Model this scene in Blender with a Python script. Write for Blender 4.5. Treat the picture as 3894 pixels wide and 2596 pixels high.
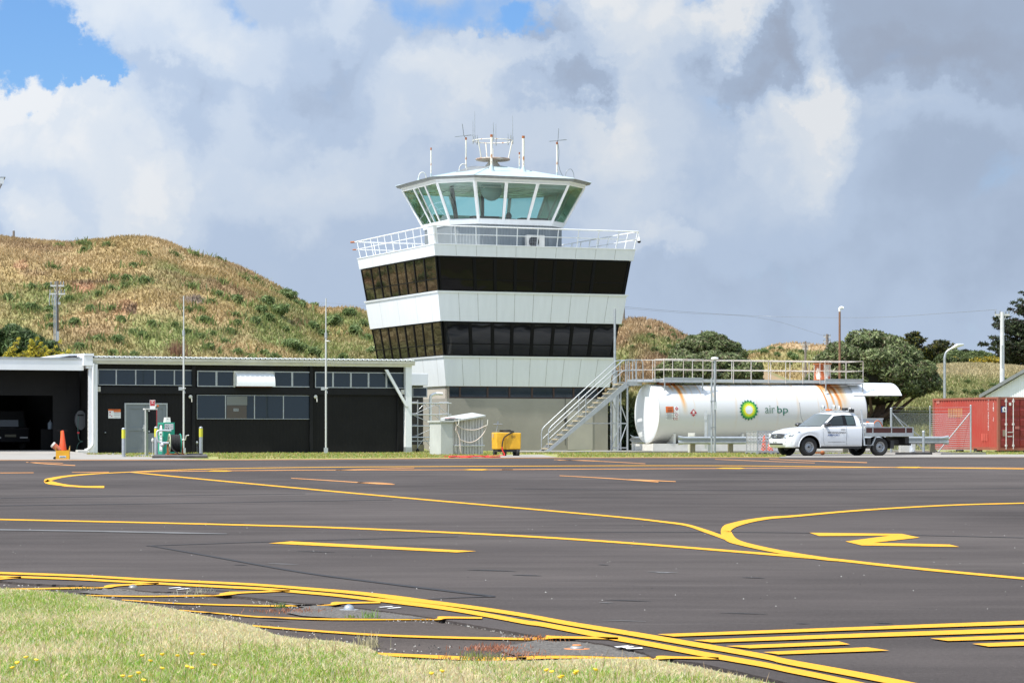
import bpy, math, random
import numpy as np
from mathutils import Vector, Matrix
for o in list(bpy.data.objects): bpy.data.objects.remove(o)
sc = bpy.context.scene
R = math.radians
# ------------------------------------------------------------------ camera, exposure, sun, sky
FP, CX, HY, CH = 10000.0, 1947.0, 1660.0, 0.75       # focal length and horizon in photo pixels, eye height in metres
cam_d = bpy.data.cameras.new('camera'); cam = bpy.data.objects.new('camera', cam_d)
sc.collection.objects.link(cam); sc.camera = cam
cam.location = (0, 0, CH); cam.rotation_euler = (R(90), 0, 0)
cam_d.sensor_width = 36.0; cam_d.lens = 36.0 * FP / 3894.0
cam_d.shift_y = (HY - 1298.0) / 3894.0
cam_d.clip_start = 0.1; cam_d.clip_end = 5000
sc.view_settings.view_transform = 'Standard'; sc.view_settings.look = 'None'
sc.view_settings.exposure = 0.55; sc.view_settings.gamma = 1.0
SUN_EL = R(58); SUN_H = Vector((-0.83, -0.556)).normalized()
sd = Vector((SUN_H.x * math.cos(SUN_EL), SUN_H.y * math.cos(SUN_EL), math.sin(SUN_EL)))
sun_d = bpy.data.lights.new('sun', 'SUN'); sun_d.energy = 4.0; sun_d.angle = R(0.5); sun_d.color = (1.0, 0.95, 0.87)
sun = bpy.data.objects.new('sun', sun_d); sc.collection.objects.link(sun)
sun.rotation_euler = (-sd).to_track_quat('-Z', 'Y').to_euler(); sun.location = (0, 0, 60)

world = bpy.data.worlds.new('World'); sc.world = world; world.use_nodes = True
wn, wl = world.node_tree.nodes, world.node_tree.links
wn.clear()
def wnode(t, **k):
    n = wn.new(t)
    for a, b in k.items(): setattr(n, a, b)
    return n
def wmath(op, a, b=None, clamp=False):
    n = wn.new('ShaderNodeMath'); n.operation = op; n.use_clamp = clamp
    for i, v in enumerate((a, b)):
        if v is None: continue
        if isinstance(v, (int, float)): n.inputs[i].default_value = v
        else: wl.new(v, n.inputs[i])
    return n.outputs[0]
tc = wnode('ShaderNodeTexCoord'); gen = tc.outputs['Generated']
sep = wnode('ShaderNodeSeparateXYZ'); wl.new(gen, sep.inputs[0])
az = wmath('ARCTAN2', sep.outputs[0], sep.outputs[1]); el = wmath('ARCSINE', sep.outputs[2])
comb = wnode('ShaderNodeCombineXYZ'); wl.new(az, comb.inputs[0]); wl.new(el, comb.inputs[1])
def wnoise(scale, det, rough, dist=0.0, off=(0, 0, 0), vec=None, stretch=(1, 1, 1)):
    m = wnode('ShaderNodeMapping'); m.inputs['Location'].default_value = off; m.inputs['Scale'].default_value = stretch
    wl.new(vec or gen, m.inputs[0])
    n = wnode('ShaderNodeTexNoise'); n.inputs['Scale'].default_value = scale; n.inputs['Detail'].default_value = det
    n.inputs['Roughness'].default_value = rough; n.inputs['Distortion'].default_value = dist
    wl.new(m.outputs[0], n.inputs[0]); return n
# warp of the cloud layout so that the masses get billowing outlines
def warp(vec, scale, det, amt, off, rough=0.6):
    nz = wnoise(scale, det, rough, off=off)
    s = wnode('ShaderNodeVectorMath', operation='SUBTRACT'); wl.new(nz.outputs['Color'], s.inputs[0]); s.inputs[1].default_value = (.5, .5, .5)
    k = wnode('ShaderNodeVectorMath', operation='SCALE'); wl.new(s.outputs[0], k.inputs[0]); k.inputs['Scale'].default_value = amt
    a = wnode('ShaderNodeVectorMath', operation='ADD'); wl.new(vec, a.inputs[0]); wl.new(k.outputs[0], a.inputs[1])
    f = wnode('ShaderNodeVectorMath', operation='MULTIPLY'); wl.new(a.outputs[0], f.inputs[0]); f.inputs[1].default_value = (1, 1, 0)
    return f.outputs[0]
w1 = warp(comb.outputs[0], 17, 8, 0.085, (3, 1, 2), 0.62)
def blobs(lst, vec):
    tot = None
    for (x, y, rx, ry, w) in lst:
        m = wnode('ShaderNodeMapping'); m.vector_type = 'TEXTURE'
        m.inputs['Location'].default_value = ((x - CX) / FP, (HY - y) / FP, 0)
        m.inputs['Scale'].default_value = (rx / FP * 1.35, ry / FP * 1.35, 1)
        wl.new(vec, m.inputs[0])
        g = wnode('ShaderNodeTexGradient'); g.gradient_type = 'SPHERICAL'; wl.new(m.outputs[0], g.inputs[0])
        s = wmath('SMOOTH_MIN', g.outputs['Fac'], 0.75); s.node.inputs[2].default_value = 0.3
        v = wmath('MULTIPLY', s, w * 1.3)
        tot = v if tot is None else wmath('ADD', tot, v)
    return tot
bright = blobs([(480, 50, 380, 190, .62), (120, 490, 260, 190, .8), (510, 590, 210, 240, .7), (880, 210, 260, 150, .45),
    (1290, 90, 130, 120, .45), (930, 470, 150, 110, .45), (1150, 680, 460, 190, .42), (1600, 400, 230, 170, .6), (1830, 260, 240, 110, .6),
    (450, 820, 380, 160, .45), (110, 800, 140, 130, .5), (2280, 60, 200, 120, .9), (2600, 190, 320, 160, .8), (2860, 100, 180, 80, .8),
    (3120, 300, 110, 230, .85), (3030, 500, 190, 200, .75), (2250, 450, 420, 170, .5), (2330, 700, 230, 260, .5), (2860, 750, 300, 220, .3),
    (2530, 890, 150, 70, .5), (3500, 430, 380, 130, .25), (70, 290, 150, 130, .75)], w1)
dark = blobs([(3500, 60, 700, 260, .50), (3500, 290, 460, 120, .4), (2170, 340, 240, 70, .75), (2880, 250, 230, 120, .8), (2150, 110, 130, 90, .6),
    (900, 520, 420, 110, .25), (3300, 900, 900, 420, .15), (1350, 330, 420, 170, .2), (3800, 700, 400, 500, .15), (650, 350, 300, 90, .2)], w1)
clear = blobs([(80, 50, 200, 170, .9), (260, 260, 210, 140, .95), (360, 350, 190, 60, .7), (150, 160, 120, 120, .5), (900, 50, 80, 130, .45),
    (1700, 20, 480, 130, .46), (2560, 0, 380, 110, .46), (1990, 110, 130, 90, .5), (1650, 290, 90, 40, .4)], w1)
fine = wnoise(30, 9, 0.52, 0.25, (7, 7, 7)); mid = wnoise(13, 6, 0.55, 0.2, (1, 5, 9))
# billow relief: the same noise sampled a little toward the sun, so puffs read lit on one side
fine2 = wnoise(30, 9, 0.52, 0.25, (7.006, 7.0, 6.991))
rel = wmath('MULTIPLY', wmath('SUBTRACT', fine2.outputs['Fac'], fine.outputs['Fac']), 1.3)
b = wmath('SUBTRACT', bright, dark)
crisp = wmath('ADD', wmath('MINIMUM', wmath('MAXIMUM', b, 0.0), 1.0), 0.30)
b = wmath('ADD', b, wmath('MULTIPLY', wmath('MULTIPLY', wmath('SUBTRACT', fine.outputs['Fac'], .5), 0.60), crisp))
b = wmath('ADD', b, wmath('MULTIPLY', wmath('SUBTRACT', mid.outputs['Fac'], .5), 0.35))
b = wmath('ADD', b, wmath('MULTIPLY', rel, crisp))
ramp = wnode('ShaderNodeValToRGB'); wl.new(wmath('ADD', wmath('MULTIPLY', b, 0.55), 0.42), ramp.inputs[0])
cr = ramp.color_ramp; cr.interpolation = 'EASE'
cr.elements[0].position = 0.0; cr.elements[0].color = (.335, .395, .51, 1)
cr.elements[1].position = 0.92; cr.elements[1].color = (.74, .77, .81, 1)
for p, c in ((.25, (.37, .455, .60, 1)), (.42, (.45, .55, .71, 1)), (.60, (.555, .64, .765, 1)), (.78, (.65, .71, .79, 1))):
    e = cr.elements.new(p); e.color = c
sky = wnode('ShaderNodeTexSky'); sky.sky_type = 'NISHITA'; sky.sun_disc = False; sky.sun_elevation = SUN_EL
sky.sun_rotation = math.atan2(SUN_H.x, SUN_H.y); sky.air_density = 1.1; sky.dust_density = 0.2; sky.ozone_density = 2.5
bg1 = wnode('ShaderNodeBackground'); bg1.inputs[1].default_value = 0.10
tone = wnode('ShaderNodeVectorMath', operation='MULTIPLY'); wl.new(sky.outputs[0], tone.inputs[0]); tone.inputs[1].default_value = (.50, .70, 1.0); wl.new(tone.outputs[0], bg1.inputs[0])
bg2 = wnode('ShaderNodeBackground'); wl.new(ramp.outputs[0], bg2.inputs[0])
# clouds high overhead and round the sun are brighter than those near the horizon
updot = wnode('ShaderNodeVectorMath', operation='DOT_PRODUCT'); wl.new(gen, updot.inputs[0]); updot.inputs[1].default_value = tuple(sd)
gl = wmath('MAXIMUM', wmath('ADD', updot.outputs['Value'], 0.20), 0.0)
CLOUD = 0.69
wl.new(wmath('ADD', wmath('MULTIPLY', gl, CLOUD * 1.35), CLOUD), bg2.inputs[1])
thr = wmath('ADD', wmath('MULTIPLY', clear, 1.0), wmath('MULTIPLY', wmath('SUBTRACT', fine.outputs['Fac'], .5), -1.1))
thr = wmath('SUBTRACT', thr, wmath('MULTIPLY', bright, 0.55))
mr = wnode('ShaderNodeMapRange'); mr.interpolation_type = 'SMOOTHSTEP'; wl.new(thr, mr.inputs[0])
mr.inputs[1].default_value = 0.10; mr.inputs[2].default_value = 0.58; mr.inputs[3].default_value = 0; mr.inputs[4].default_value = 1
mx = wnode('ShaderNodeMixShader'); wl.new(mr.outputs[0], mx.inputs[0]); wl.new(bg2.outputs[0], mx.inputs[1]); wl.new(bg1.outputs[0], mx.inputs[2])
wo = wnode('ShaderNodeOutputWorld'); wl.new(mx.outputs[0], wo.inputs[0])
world.cycles.sampling_method = 'MANUAL'; world.cycles.sample_map_resolution = 512
sc.cycles.max_bounces = 6; sc.cycles.transparent_max_bounces = 12

# ------------------------------------------------------------------ helpers
random.seed(7); rng = np.random.default_rng(11)
COL = sc.collection
def W(x, y, D): return Vector(((x - CX) * D / FP, D, CH + (HY - y) * D / FP))
def G(x, y, z=0.0):
    D = FP * (CH - z) / (y - HY); return Vector(((x - CX) * D / FP, D, z))
def GX(x, D, z=0.0): return Vector(((x - CX) * D / FP, D, z))

def mat(name, col, rough=0.6, metal=0.0, var=0.0, vscale=3.0, bump=0.0, bscale=40.0, var2=None, spec=0.5, coords='Object', stretch=(1, 1, 1), detail=5, coat=0.0):
    m = bpy.data.materials.new(name); m.use_nodes = True
    nt = m.node_tree; n, l = nt.nodes, nt.links; p = n['Principled BSDF']
    p.inputs['Base Color'].default_value = (*col, 1); p.inputs['Roughness'].default_value = rough; p.inputs['Metallic'].default_value = metal
    p.inputs['Specular IOR Level'].default_value = spec; p.inputs['Coat Weight'].default_value = coat
    t = n.new('ShaderNodeTexCoord'); mp = n.new('ShaderNodeMapping'); mp.inputs['Scale'].default_value = stretch; l.new(t.outputs[coords], mp.inputs[0])
    if var > 0 or var2:
        nz = n.new('ShaderNodeTexNoise'); nz.inputs['Scale'].default_value = vscale; nz.inputs['Detail'].default_value = detail; nz.inputs['Roughness'].default_value = .6
        l.new(mp.outputs[0], nz.inputs[0])
        rp = n.new('ShaderNodeValToRGB'); l.new(nz.outputs['Fac'], rp.inputs[0]); rp.color_ramp.elements[0].position = .3; rp.color_ramp.elements[1].position = .7
        c2 = var2 or tuple(c * (1 - var) for c in col); c1 = col if var2 else tuple(min(1, c * (1 + var * .6)) for c in col)
        rp.color_ramp.elements[0].color = (*c2, 1); rp.color_ramp.elements[1].color = (*c1, 1)
        l.new(rp.outputs[0], p.inputs['Base Color'])
    if bump > 0:
        nb = n.new('ShaderNodeTexNoise'); nb.inputs['Scale'].default_value = bscale; nb.inputs['Detail'].default_value = 3; l.new(mp.outputs[0], nb.inputs[0])
        bm = n.new('ShaderNodeBump'); bm.inputs['Strength'].default_value = bump; bm.inputs['Distance'].default_value = 0.02
        l.new(nb.outputs['Fac'], bm.inputs['Height']); l.new(bm.outputs[0], p.inputs['Normal'])
    return m
def att_mat(name, rough=0.7, trans=0.0, spec=0.3):
    m = bpy.data.materials.new(name); m.use_nodes = True; n, l = m.node_tree.nodes, m.node_tree.links; p = n['Principled BSDF']
    a = n.new('ShaderNodeAttribute'); a.attribute_name = 'tint'; l.new(a.outputs['Color'], p.inputs['Base Color'])
    p.inputs['Roughness'].default_value = rough; p.inputs['Specular IOR Level'].default_value = spec
    if trans:
        tb = n.new('ShaderNodeBsdfTranslucent'); l.new(a.outputs['Color'], tb.inputs[0]); mx = n.new('ShaderNodeMixShader'); mx.inputs[0].default_value = trans
        l.new(p.outputs[0], mx.inputs[1]); l.new(tb.outputs[0], mx.inputs[2]); l.new(mx.outputs[0], n['Material Output'].inputs[0])
    return m
def tint_attr(me, face_cols):
    a = me.attributes.new('tint', 'FLOAT_COLOR', 'FACE')
    c = np.ones((len(face_cols), 4), dtype=np.float32); c[:, :3] = face_cols
    a.data.foreach_set('color', c.ravel())
def npmesh(name, verts, faces, material, parent=None, tint=None, smooth=False):
    """verts (n,3), faces (m,k) with a single k"""
    verts = np.asarray(verts, dtype=np.float32); faces = np.asarray(faces, dtype=np.int32); k = faces.shape[1]
    me = bpy.data.meshes.new(name); me.vertices.add(len(verts)); me.vertices.foreach_set('co', verts.ravel())
    me.loops.add(faces.size); me.loops.foreach_set('vertex_index', faces.ravel())
    me.polygons.add(len(faces)); me.polygons.foreach_set('loop_start', np.arange(0, faces.size, k, dtype=np.int32))
    me.polygons.foreach_set('loop_total', np.full(len(faces), k, dtype=np.int32))
    if smooth: me.polygons.foreach_set('use_smooth', np.ones(len(faces), dtype=bool))
    me.update(calc_edges=True); me.materials.append(material)
    if tint is not None: tint_attr(me, tint)
    o = bpy.data.objects.new(name, me); COL.objects.link(o); o.parent = parent
    return o
def tag(o, label=None, cat=None, group=None, kind=None):
    if label: o['label'] = label
    if cat: o['category'] = cat
    if group: o['group'] = group
    if kind: o['kind'] = kind
    return o
def empty(name, label, cat, loc=(0, 0, 0), rz=0.0, group=None):
    o = bpy.data.objects.new(name, None); COL.objects.link(o); o.location = loc; o.rotation_euler = (0, 0, rz); o.empty_display_size = .3
    return tag(o, label, cat, group)
class MB:
    def __init__(s): s.v = []; s.f = []; s.mi = []; s.sm = []
    def add(s, vs, fs, m=0, smooth=False):
        b = len(s.v); s.v += [tuple(v) for v in vs]
        for f in fs: s.f.append([b + i for i in f]); s.mi.append(m); s.sm.append(smooth)
        return s
    def box(s, x0, x1, y0, y1, z0, z1, m=0):
        v = [(x, y, z) for z in (z0, z1) for y in (y0, y1) for x in (x0, x1)]
        return s.add(v, [(0, 2, 3, 1), (4, 5, 7, 6), (0, 1, 5, 4), (2, 6, 7, 3), (0, 4, 6, 2), (1, 3, 7, 5)], m)
    def hexa(s, b4, t4, m=0):
        return s.add(list(b4) + list(t4), [(3, 2, 1, 0), (4, 5, 6, 7), (0, 1, 5, 4), (1, 2, 6, 5), (2, 3, 7, 6), (3, 0, 4, 7)], m)
    def quad(s, a, b, c, d, m=0): return s.add([a, b, c, d], [(0, 1, 2, 3)], m)
    def poly(s, pts, m=0): return s.add(pts, [tuple(range(len(pts)))], m)
    def prism(s, pts, y0, y1, m=0):
        """outline in the local x,z plane, extruded along y"""
        n = len(pts); v = [(p[0], y0, p[1]) for p in pts] + [(p[0], y1, p[1]) for p in pts]
        return s.add(v, [tuple(range(n)), tuple(range(2 * n - 1, n - 1, -1))] + [(i, i + n, (i + 1) % n + n, (i + 1) % n) for i in range(n)], m)
    def cyl(s, p0, p1, r0, r1=None, n=12, m=0, cap=True):
        r1 = r0 if r1 is None else r1; p0 = Vector(p0); p1 = Vector(p1); d = (p1 - p0).normalized()
        a = d.orthogonal().normalized(); b = d.cross(a)
        v = []
        for p, r in ((p0, r0), (p1, r1)):
            for i in range(n):
                t = 2 * math.pi * i / n; v.append(p + (a * math.cos(t) + b * math.sin(t)) * r)
        s.add(v, [(i, (i + 1) % n, n + (i + 1) % n, n + i) for i in range(n)], m, True)
        if cap: s.add(v, [tuple(range(n - 1, -1, -1)), tuple(range(n, 2 * n))], m)
        return s
    def tube(s, pts, r, n=6, m=0):
        pts = [Vector(p) for p in pts]; ring = []; prev = None
        for i, p in enumerate(pts):
            d = (pts[min(i + 1, len(pts) - 1)] - pts[max(i - 1, 0)]).normalized()
            a = d.orthogonal().normalized() if prev is None else (prev - d * prev.dot(d)).normalized()
            prev = a; b = d.cross(a); rr = r[i] if isinstance(r, (list, tuple)) else r
            ring += [p + (a * math.cos(2 * math.pi * k / n) + b * math.sin(2 * math.pi * k / n)) * rr for k in range(n)]
        fs = []
        for i in range(len(pts) - 1):
            for k in range(n): fs.append((i * n + k, i * n + (k + 1) % n, (i + 1) * n + (k + 1) % n, (i + 1) * n + k))
        s.add(ring, fs, m, True); e = (len(pts) - 1) * n
        return s.add(ring, [tuple(range(n - 1, -1, -1)), tuple(range(e, e + n))], m)
    def lathe(s, prof, c=(0, 0, 0), n=20, m=0, axis='z'):
        v = []
        for (r, z) in prof:
            for i in range(n):
                t = 2 * math.pi * i / n; x, y = r * math.cos(t), r * math.sin(t)
                q = (x, y, z) if axis == 'z' else ((x, z, y) if axis == 'y' else (z, x, y)); v.append((q[0] + c[0], q[1] + c[1], q[2] + c[2]))
        fs = []
        for i in range(len(prof) - 1):
            for k in range(n): fs.append((i * n + k, i * n + (k + 1) % n, (i + 1) * n + (k + 1) % n, (i + 1) * n + k))
        return s.add(v, fs, m, True)
    def ball(s, c, r, n=12, m=0, sz=1.0):
        return s.lathe([(r * math.sin(math.pi * k / 8) + 1e-4, -r * sz * math.cos(math.pi * k / 8)) for k in range(9)], c, n, m)
    def loft(s, rows, m=0, smooth=True, close=False):
        n = len(rows[0]); v = [p for r in rows for p in r]; fs = []
        for i in range(len(rows) - 1):
            for k in range(n if close else n - 1): fs.append((i * n + k, i * n + (k + 1) % n, (i + 1) * n + (k + 1) % n, (i + 1) * n + k))
        return s.add(v, fs, m, smooth)
    def build(s, name, mats, parent=None, bevel=0.0, tri=False):
        me = bpy.data.meshes.new(name); me.from_pydata(s.v, [], s.f)
        mats = mats if isinstance(mats, (list, tuple)) else [mats]
        for m in mats: me.materials.append(m)
        me.polygons.foreach_set('material_index', s.mi); me.polygons.foreach_set('use_smooth', s.sm); me.update()
        o = bpy.data.objects.new(name, me); COL.objects.link(o); o.parent = parent
        if bevel:
            b = o.modifiers.new('bevel', 'BEVEL'); b.width = bevel; b.segments = 2; b.limit_method = 'ANGLE'
        return o
class Frame:
    """a local frame on the ground: a to the right, b to the back"""
    def __init__(s, ox, oy, ang, oz=0.0):
        s.o = Vector((ox, oy, oz)); s.ang = ang; s.u = Vector((math.cos(ang), math.sin(ang), 0)); s.w = Vector((-math.sin(ang), math.cos(ang), 0))
    def hit(s, x, y, b=0.0):
        """photo pixel -> (a, z) on the vertical plane at depth b of the frame"""
        d = Vector(((x - CX) / FP, 1, (HY - y) / FP)); p0 = s.o + s.w * b
        t = (p0.dot(s.w)) / d.dot(s.w); p = d * t; r = p - p0
        return r.dot(s.u), p.z + CH - s.o.z
    def world(s, a, b, z): return s.o + s.u * a + s.w * b + Vector((0, 0, z))
def text_mesh(body, size, extrude=0.0):
    c = bpy.data.curves.new('t', 'FONT'); c.body = body; c.size = size; c.extrude = extrude; c.resolution_u = 3
    o = bpy.data.objects.new('t', c); COL.objects.link(o); bpy.context.view_layer.update()
    me = bpy.data.meshes.new_from_object(o.evaluated_get(bpy.context.evaluated_depsgraph_get()))
    vs = [v.co.copy() for v in me.vertices]; fs = [tuple(p.vertices) for p in me.polygons]
    bpy.data.objects.remove(o); bpy.data.curves.remove(c); bpy.data.meshes.remove(me)
    return vs, fs
def put_text(mb, body, fit_w, fit_h, fn, m=0, bold=0.0):
    """letters scaled to fit_w x fit_h, each vertex (s,t) sent through fn"""
    vs, fs = text_mesh(body, 1.0)
    x0 = min(v.x for v in vs); x1 = max(v.x for v in vs); y0 = min(v.y for v in vs); y1 = max(v.y for v in vs)
    if bold:
        vs = vs
    pts = [fn((v.x - x0) / (x1 - x0) * fit_w, (v.y - y0) / (y1 - y0) * fit_h) for v in vs]
    mb.add(pts, fs, m)
    return mb
def lerpq(q, s, t): return (q[0] * (1 - s) + q[1] * s) * (1 - t) + (q[3] * (1 - s) + q[2] * s) * t
def window(parent, q, fw, depth, mf, mp, vb=(), hb=(), bw=None, name='window', label=None):
    """q = bottom-left, bottom-right, top-right, top-left seen from outside"""
    q = [Vector(p) for p in q]; nrm = (q[1] - q[0]).cross(q[3] - q[0]).normalized()
    Lw = (q[1] - q[0]).length; Lh = (q[3] - q[0]).length; bw = bw or fw * .7; f = MB()
    def bar(s0, s1, t0, t1, d):
        a = [lerpq(q, s, t) for s, t in ((s0, t0), (s1, t0), (s1, t1), (s0, t1))]
        f.hexa([p - nrm * .01 for p in a], [p + nrm * d for p in a])
    sx, sy = fw / Lw, fw / Lh
    bar(0, 1, 0, sy, depth); bar(0, 1, 1 - sy, 1, depth); bar(0, sx, sy, 1 - sy, depth * .97); bar(1 - sx, 1, sy, 1 - sy, depth * .97)
    for s_ in vb: bar(s_ - bw / Lw / 2, s_ + bw / Lw / 2, sy, 1 - sy, depth * .9)
    for t_ in hb: bar(sx, 1 - sx, t_ - bw / Lh / 2, t_ + bw / Lh / 2, depth * .8)
    fo = f.build(name, mf, parent)
    if label: fo['label'] = label
    g = MB(); e = nrm * depth * .3
    g.quad(lerpq(q, sx * .8, sy * .8) + e, lerpq(q, 1 - sx * .8, sy * .8) + e, lerpq(q, 1 - sx * .8, 1 - sy * .8) + e, lerpq(q, sx * .8, 1 - sy * .8) + e)
    po = g.build('pane', mp, fo)
    return fo
def copy_tree(o, parent=None):
    c = o.copy(); COL.objects.link(c); c.parent = parent
    for ch in list(o.children): copy_tree(ch, c)
    return c
def curve(pts, n=8):
    """Catmull-Rom through tuples"""
    P = [np.array(p, float) for p in pts]; P = [2 * P[0] - P[1]] + P + [2 * P[-1] - P[-2]]; out = []
    for i in range(1, len(P) - 2):
        for k in range(n):
            t = k / n; a, b_, c, d = P[i - 1:i + 3]
            out.append(.5 * ((2 * b_) + (-a + c) * t + (2 * a - 5 * b_ + 4 * c - d) * t * t + (-a + 3 * b_ - 3 * c + d) * t ** 3))
    out.append(P[-2]); return [tuple(p) for p in out]
def fbm(x, y, seed=0, octv=4, lac=2.1, gain=.5):
    r = np.random.default_rng(seed); out = np.zeros_like(x, dtype=float); amp = 1.0; fr = 1.0
    for _ in range(octv):
        for _k in range(3):
            an = r.uniform(0, 2 * math.pi); ph = r.uniform(0, 6.28); f2 = fr * r.uniform(.8, 1.25)
            out += amp / 3 * np.sin((x * math.cos(an) + y * math.sin(an)) * f2 + ph + 1.3 * np.sin(fr * .7 * (y * math.cos(an) - x * math.sin(an)) + ph * 2))
        amp *= gain; fr *= lac
    return out
# ------------------------------------------------------------------ materials
M = {}
def asphalt(name, base, seed, streak=0.5):
    m = bpy.data.materials.new(name); m.use_nodes = True; n, l = m.node_tree.nodes, m.node_tree.links; p = n['Principled BSDF']
    t = n.new('ShaderNodeTexCoord')
    def nz(scale, det, st=(1, 1, 1), rough=.6, off=0):
        mp = n.new('ShaderNodeMapping'); mp.inputs['Scale'].default_value = st; mp.inputs['Location'].default_value = (seed + off, off, 0); l.new(t.outputs['Object'], mp.inputs[0])
        q = n.new('ShaderNodeTexNoise'); q.inputs['Scale'].default_value = scale; q.inputs['Detail'].default_value = det; q.inputs['Roughness'].default_value = rough
        l.new(mp.outputs[0], q.inputs[0]); return q.outputs['Fac']
    def mth(op, a, b=None, c=False):
        q = n.new('ShaderNodeMath'); q.operation = op; q.use_clamp = c
        for i, v in enumerate((a, b)):
            if v is None: continue
            if isinstance(v, (int, float)): q.inputs[i].default_value = v
            else: l.new(v, q.inputs[i])
        return q.outputs[0]
    big = nz(.10, 4, (1, .55, 1)); mid = nz(.9, 5, (.6, 1.6, 1)); fine = nz(55, 3); agg = nz(160, 2)
    sc1 = nz(2.2, 6, (.25, 5, 1), .75, 3)                                   # tyre scuffs and scratches running across
    v = mth('ADD', mth('MULTIPLY', mth('SUBTRACT', big, .5), 1.9), mth('MULTIPLY', mth('SUBTRACT', mid, .5), 1.1))
    v = mth('ADD', v, mth('MULTIPLY', mth('SUBTRACT', fine, .5), .9)); v = mth('ADD', v, mth('MULTIPLY', mth('SUBTRACT', agg, .5), .8))
    v = mth('ADD', v, 1.0)
    scr = mth('MULTIPLY', mth('MULTIPLY', mth('SUBTRACT', sc1, .60), 9.0, True), streak)
    spk = n.new('ShaderNodeTexVoronoi'); spk.inputs['Scale'].default_value = 9.0; l.new(t.outputs['Object'], spk.inputs[0])
    dots = mth('MULTIPLY', mth('LESS_THAN', spk.outputs['Distance'], .045), .9)
    colr = n.new('ShaderNodeVectorMath'); colr.operation = 'SCALE'; colr.inputs[0].default_value = base; l.new(v, colr.inputs['Scale'])
    mx = n.new('ShaderNodeMix'); mx.data_type = 'RGBA'; l.new(mth('ADD', mth('MULTIPLY', scr, .35), mth('MULTIPLY', dots, .25), True), mx.inputs['Factor'])
    l.new(colr.outputs[0], mx.inputs['A']); mx.inputs['B'].default_value = (.22, .20, .19, 1)
    dst = n.new('ShaderNodeMix'); dst.data_type = 'RGBA'; l.new(mx.outputs['Result'], dst.inputs['A']); dst.inputs['B'].default_value = (base[0] * 1.9, base[1] * 1.95, base[2] * 1.9, 1)
    film = mth('MULTIPLY', mth('SUBTRACT', nz(.16, 6, (.45, 1.3, 1), .62, 9), .52), 4.0, True); l.new(mth('MULTIPLY', film, mth('ADD', .25, mth('MULTIPLY', nz(6, 5, (.2, 3, 1), .7, 5), .9))), dst.inputs['Factor'])
    l.new(dst.outputs['Result'], p.inputs['Base Color']); p.inputs['Roughness'].default_value = .92; p.inputs['Specular IOR Level'].default_value = .12
    bm = n.new('ShaderNodeBump'); bm.inputs['Strength'].default_value = .5; bm.inputs['Distance'].default_value = .006; l.new(mth('ADD', agg, fine), bm.inputs['Height']); l.new(bm.outputs[0], p.inputs['Normal'])
    return m
M['asphalt'] = asphalt('asphalt', (.0670, .0565, .0520), 3, 1.0)
M['old_asphalt'] = asphalt('old_asphalt', (.074, .060, .052), 40, .45)
M['yellow_line'] = mat('road_paint', (.66, .325, .024), .8, var2=(.26, .17, .06), vscale=16, bump=.3, spec=.15, detail=8); rp_ = [n for n in M['yellow_line'].node_tree.nodes if n.type == 'VALTORGB'][0]; rp_.color_ramp.elements[0].position = .30; rp_.color_ramp.elements[1].position = .40
M['orange_line'] = mat('far_paint_hazed', (.62, .28, .09), .75, var=.3, vscale=.8, spec=.2)  # far markings: orange cast of distance haze put into the paint colour
M['pale_line'] = mat('worn_paint', (.13, .125, .12), .8, var=.4, vscale=3)
M['white_line'] = mat('white_paint', (.75, .75, .73), .7, var=.2, vscale=20)
M['tar'] = mat('tar', (.018, .016, .016), .8, var=.3, vscale=5)
M['concrete'] = mat('concrete', (.30, .275, .24), .85, var=.22, vscale=.9, bump=.15, bscale=25)
M['pale_concrete'] = mat('pale_concrete', (.36, .335, .30), .85, var=.2, vscale=1.5, bump=.15)
M['dark_kerb'] = mat('dark_kerb', (.09, .082, .075), .85, var=.4, vscale=3)
M['gravel'] = mat('gravel', (.20, .18, .155), .95, var2=(.06, .052, .045), vscale=70, bump=1.0, bscale=90)
M['white'] = mat('white_paint_panel', (.73, .75, .76), .35, var=.045, vscale=1.6, stretch=(2.5, 2.5, .25), detail=6)
M['white_wall'] = mat('white_wall', (.74, .75, .76), .55, var=.05, vscale=1.2)
M['off_white'] = mat('off_white', (.62, .60, .54), .5, var=.15, vscale=2)
M['grey_metal'] = mat('galvanised', (.42, .44, .45), .42, .55, var=.15, vscale=6)
M['steel'] = mat('steel', (.30, .32, .33), .45, .6, var=.15, vscale=6)
M['aluminium'] = mat('aluminium', (.62, .63, .63), .38, .6, var=.08, vscale=4)
M['black'] = mat('black', (.010, .010, .011), .5, var=.2, vscale=3, spec=.2)
M['rubber'] = mat('rubber', (.018, .017, .016), .8, var=.25, vscale=12)
M['dark'] = mat('dark', (.022, .021, .020), .6)
M['frame_black'] = mat('frame_black', (.006, .006, .006), .5, spec=.12)
M['rust'] = mat('rust', (.38, .12, .035), .85, var=.45, vscale=14)
M['bark'] = mat('bark', (.13, .085, .06), .9, var=.4, vscale=6, bump=.8, bscale=12)
M['pole_wood'] = mat('pole_wood', (.20, .17, .145), .85, var=.3, vscale=3, stretch=(6, 6, .5))
M['brown_pole'] = mat('brown_pole', (.22, .115, .07), .8, var=.25, vscale=3)
M['leaf'] = att_mat('leaf', .6, .3); M['terrain'] = att_mat('terrain', .95); M['grass'] = att_mat('grass_blade', .6, .35)
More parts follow.
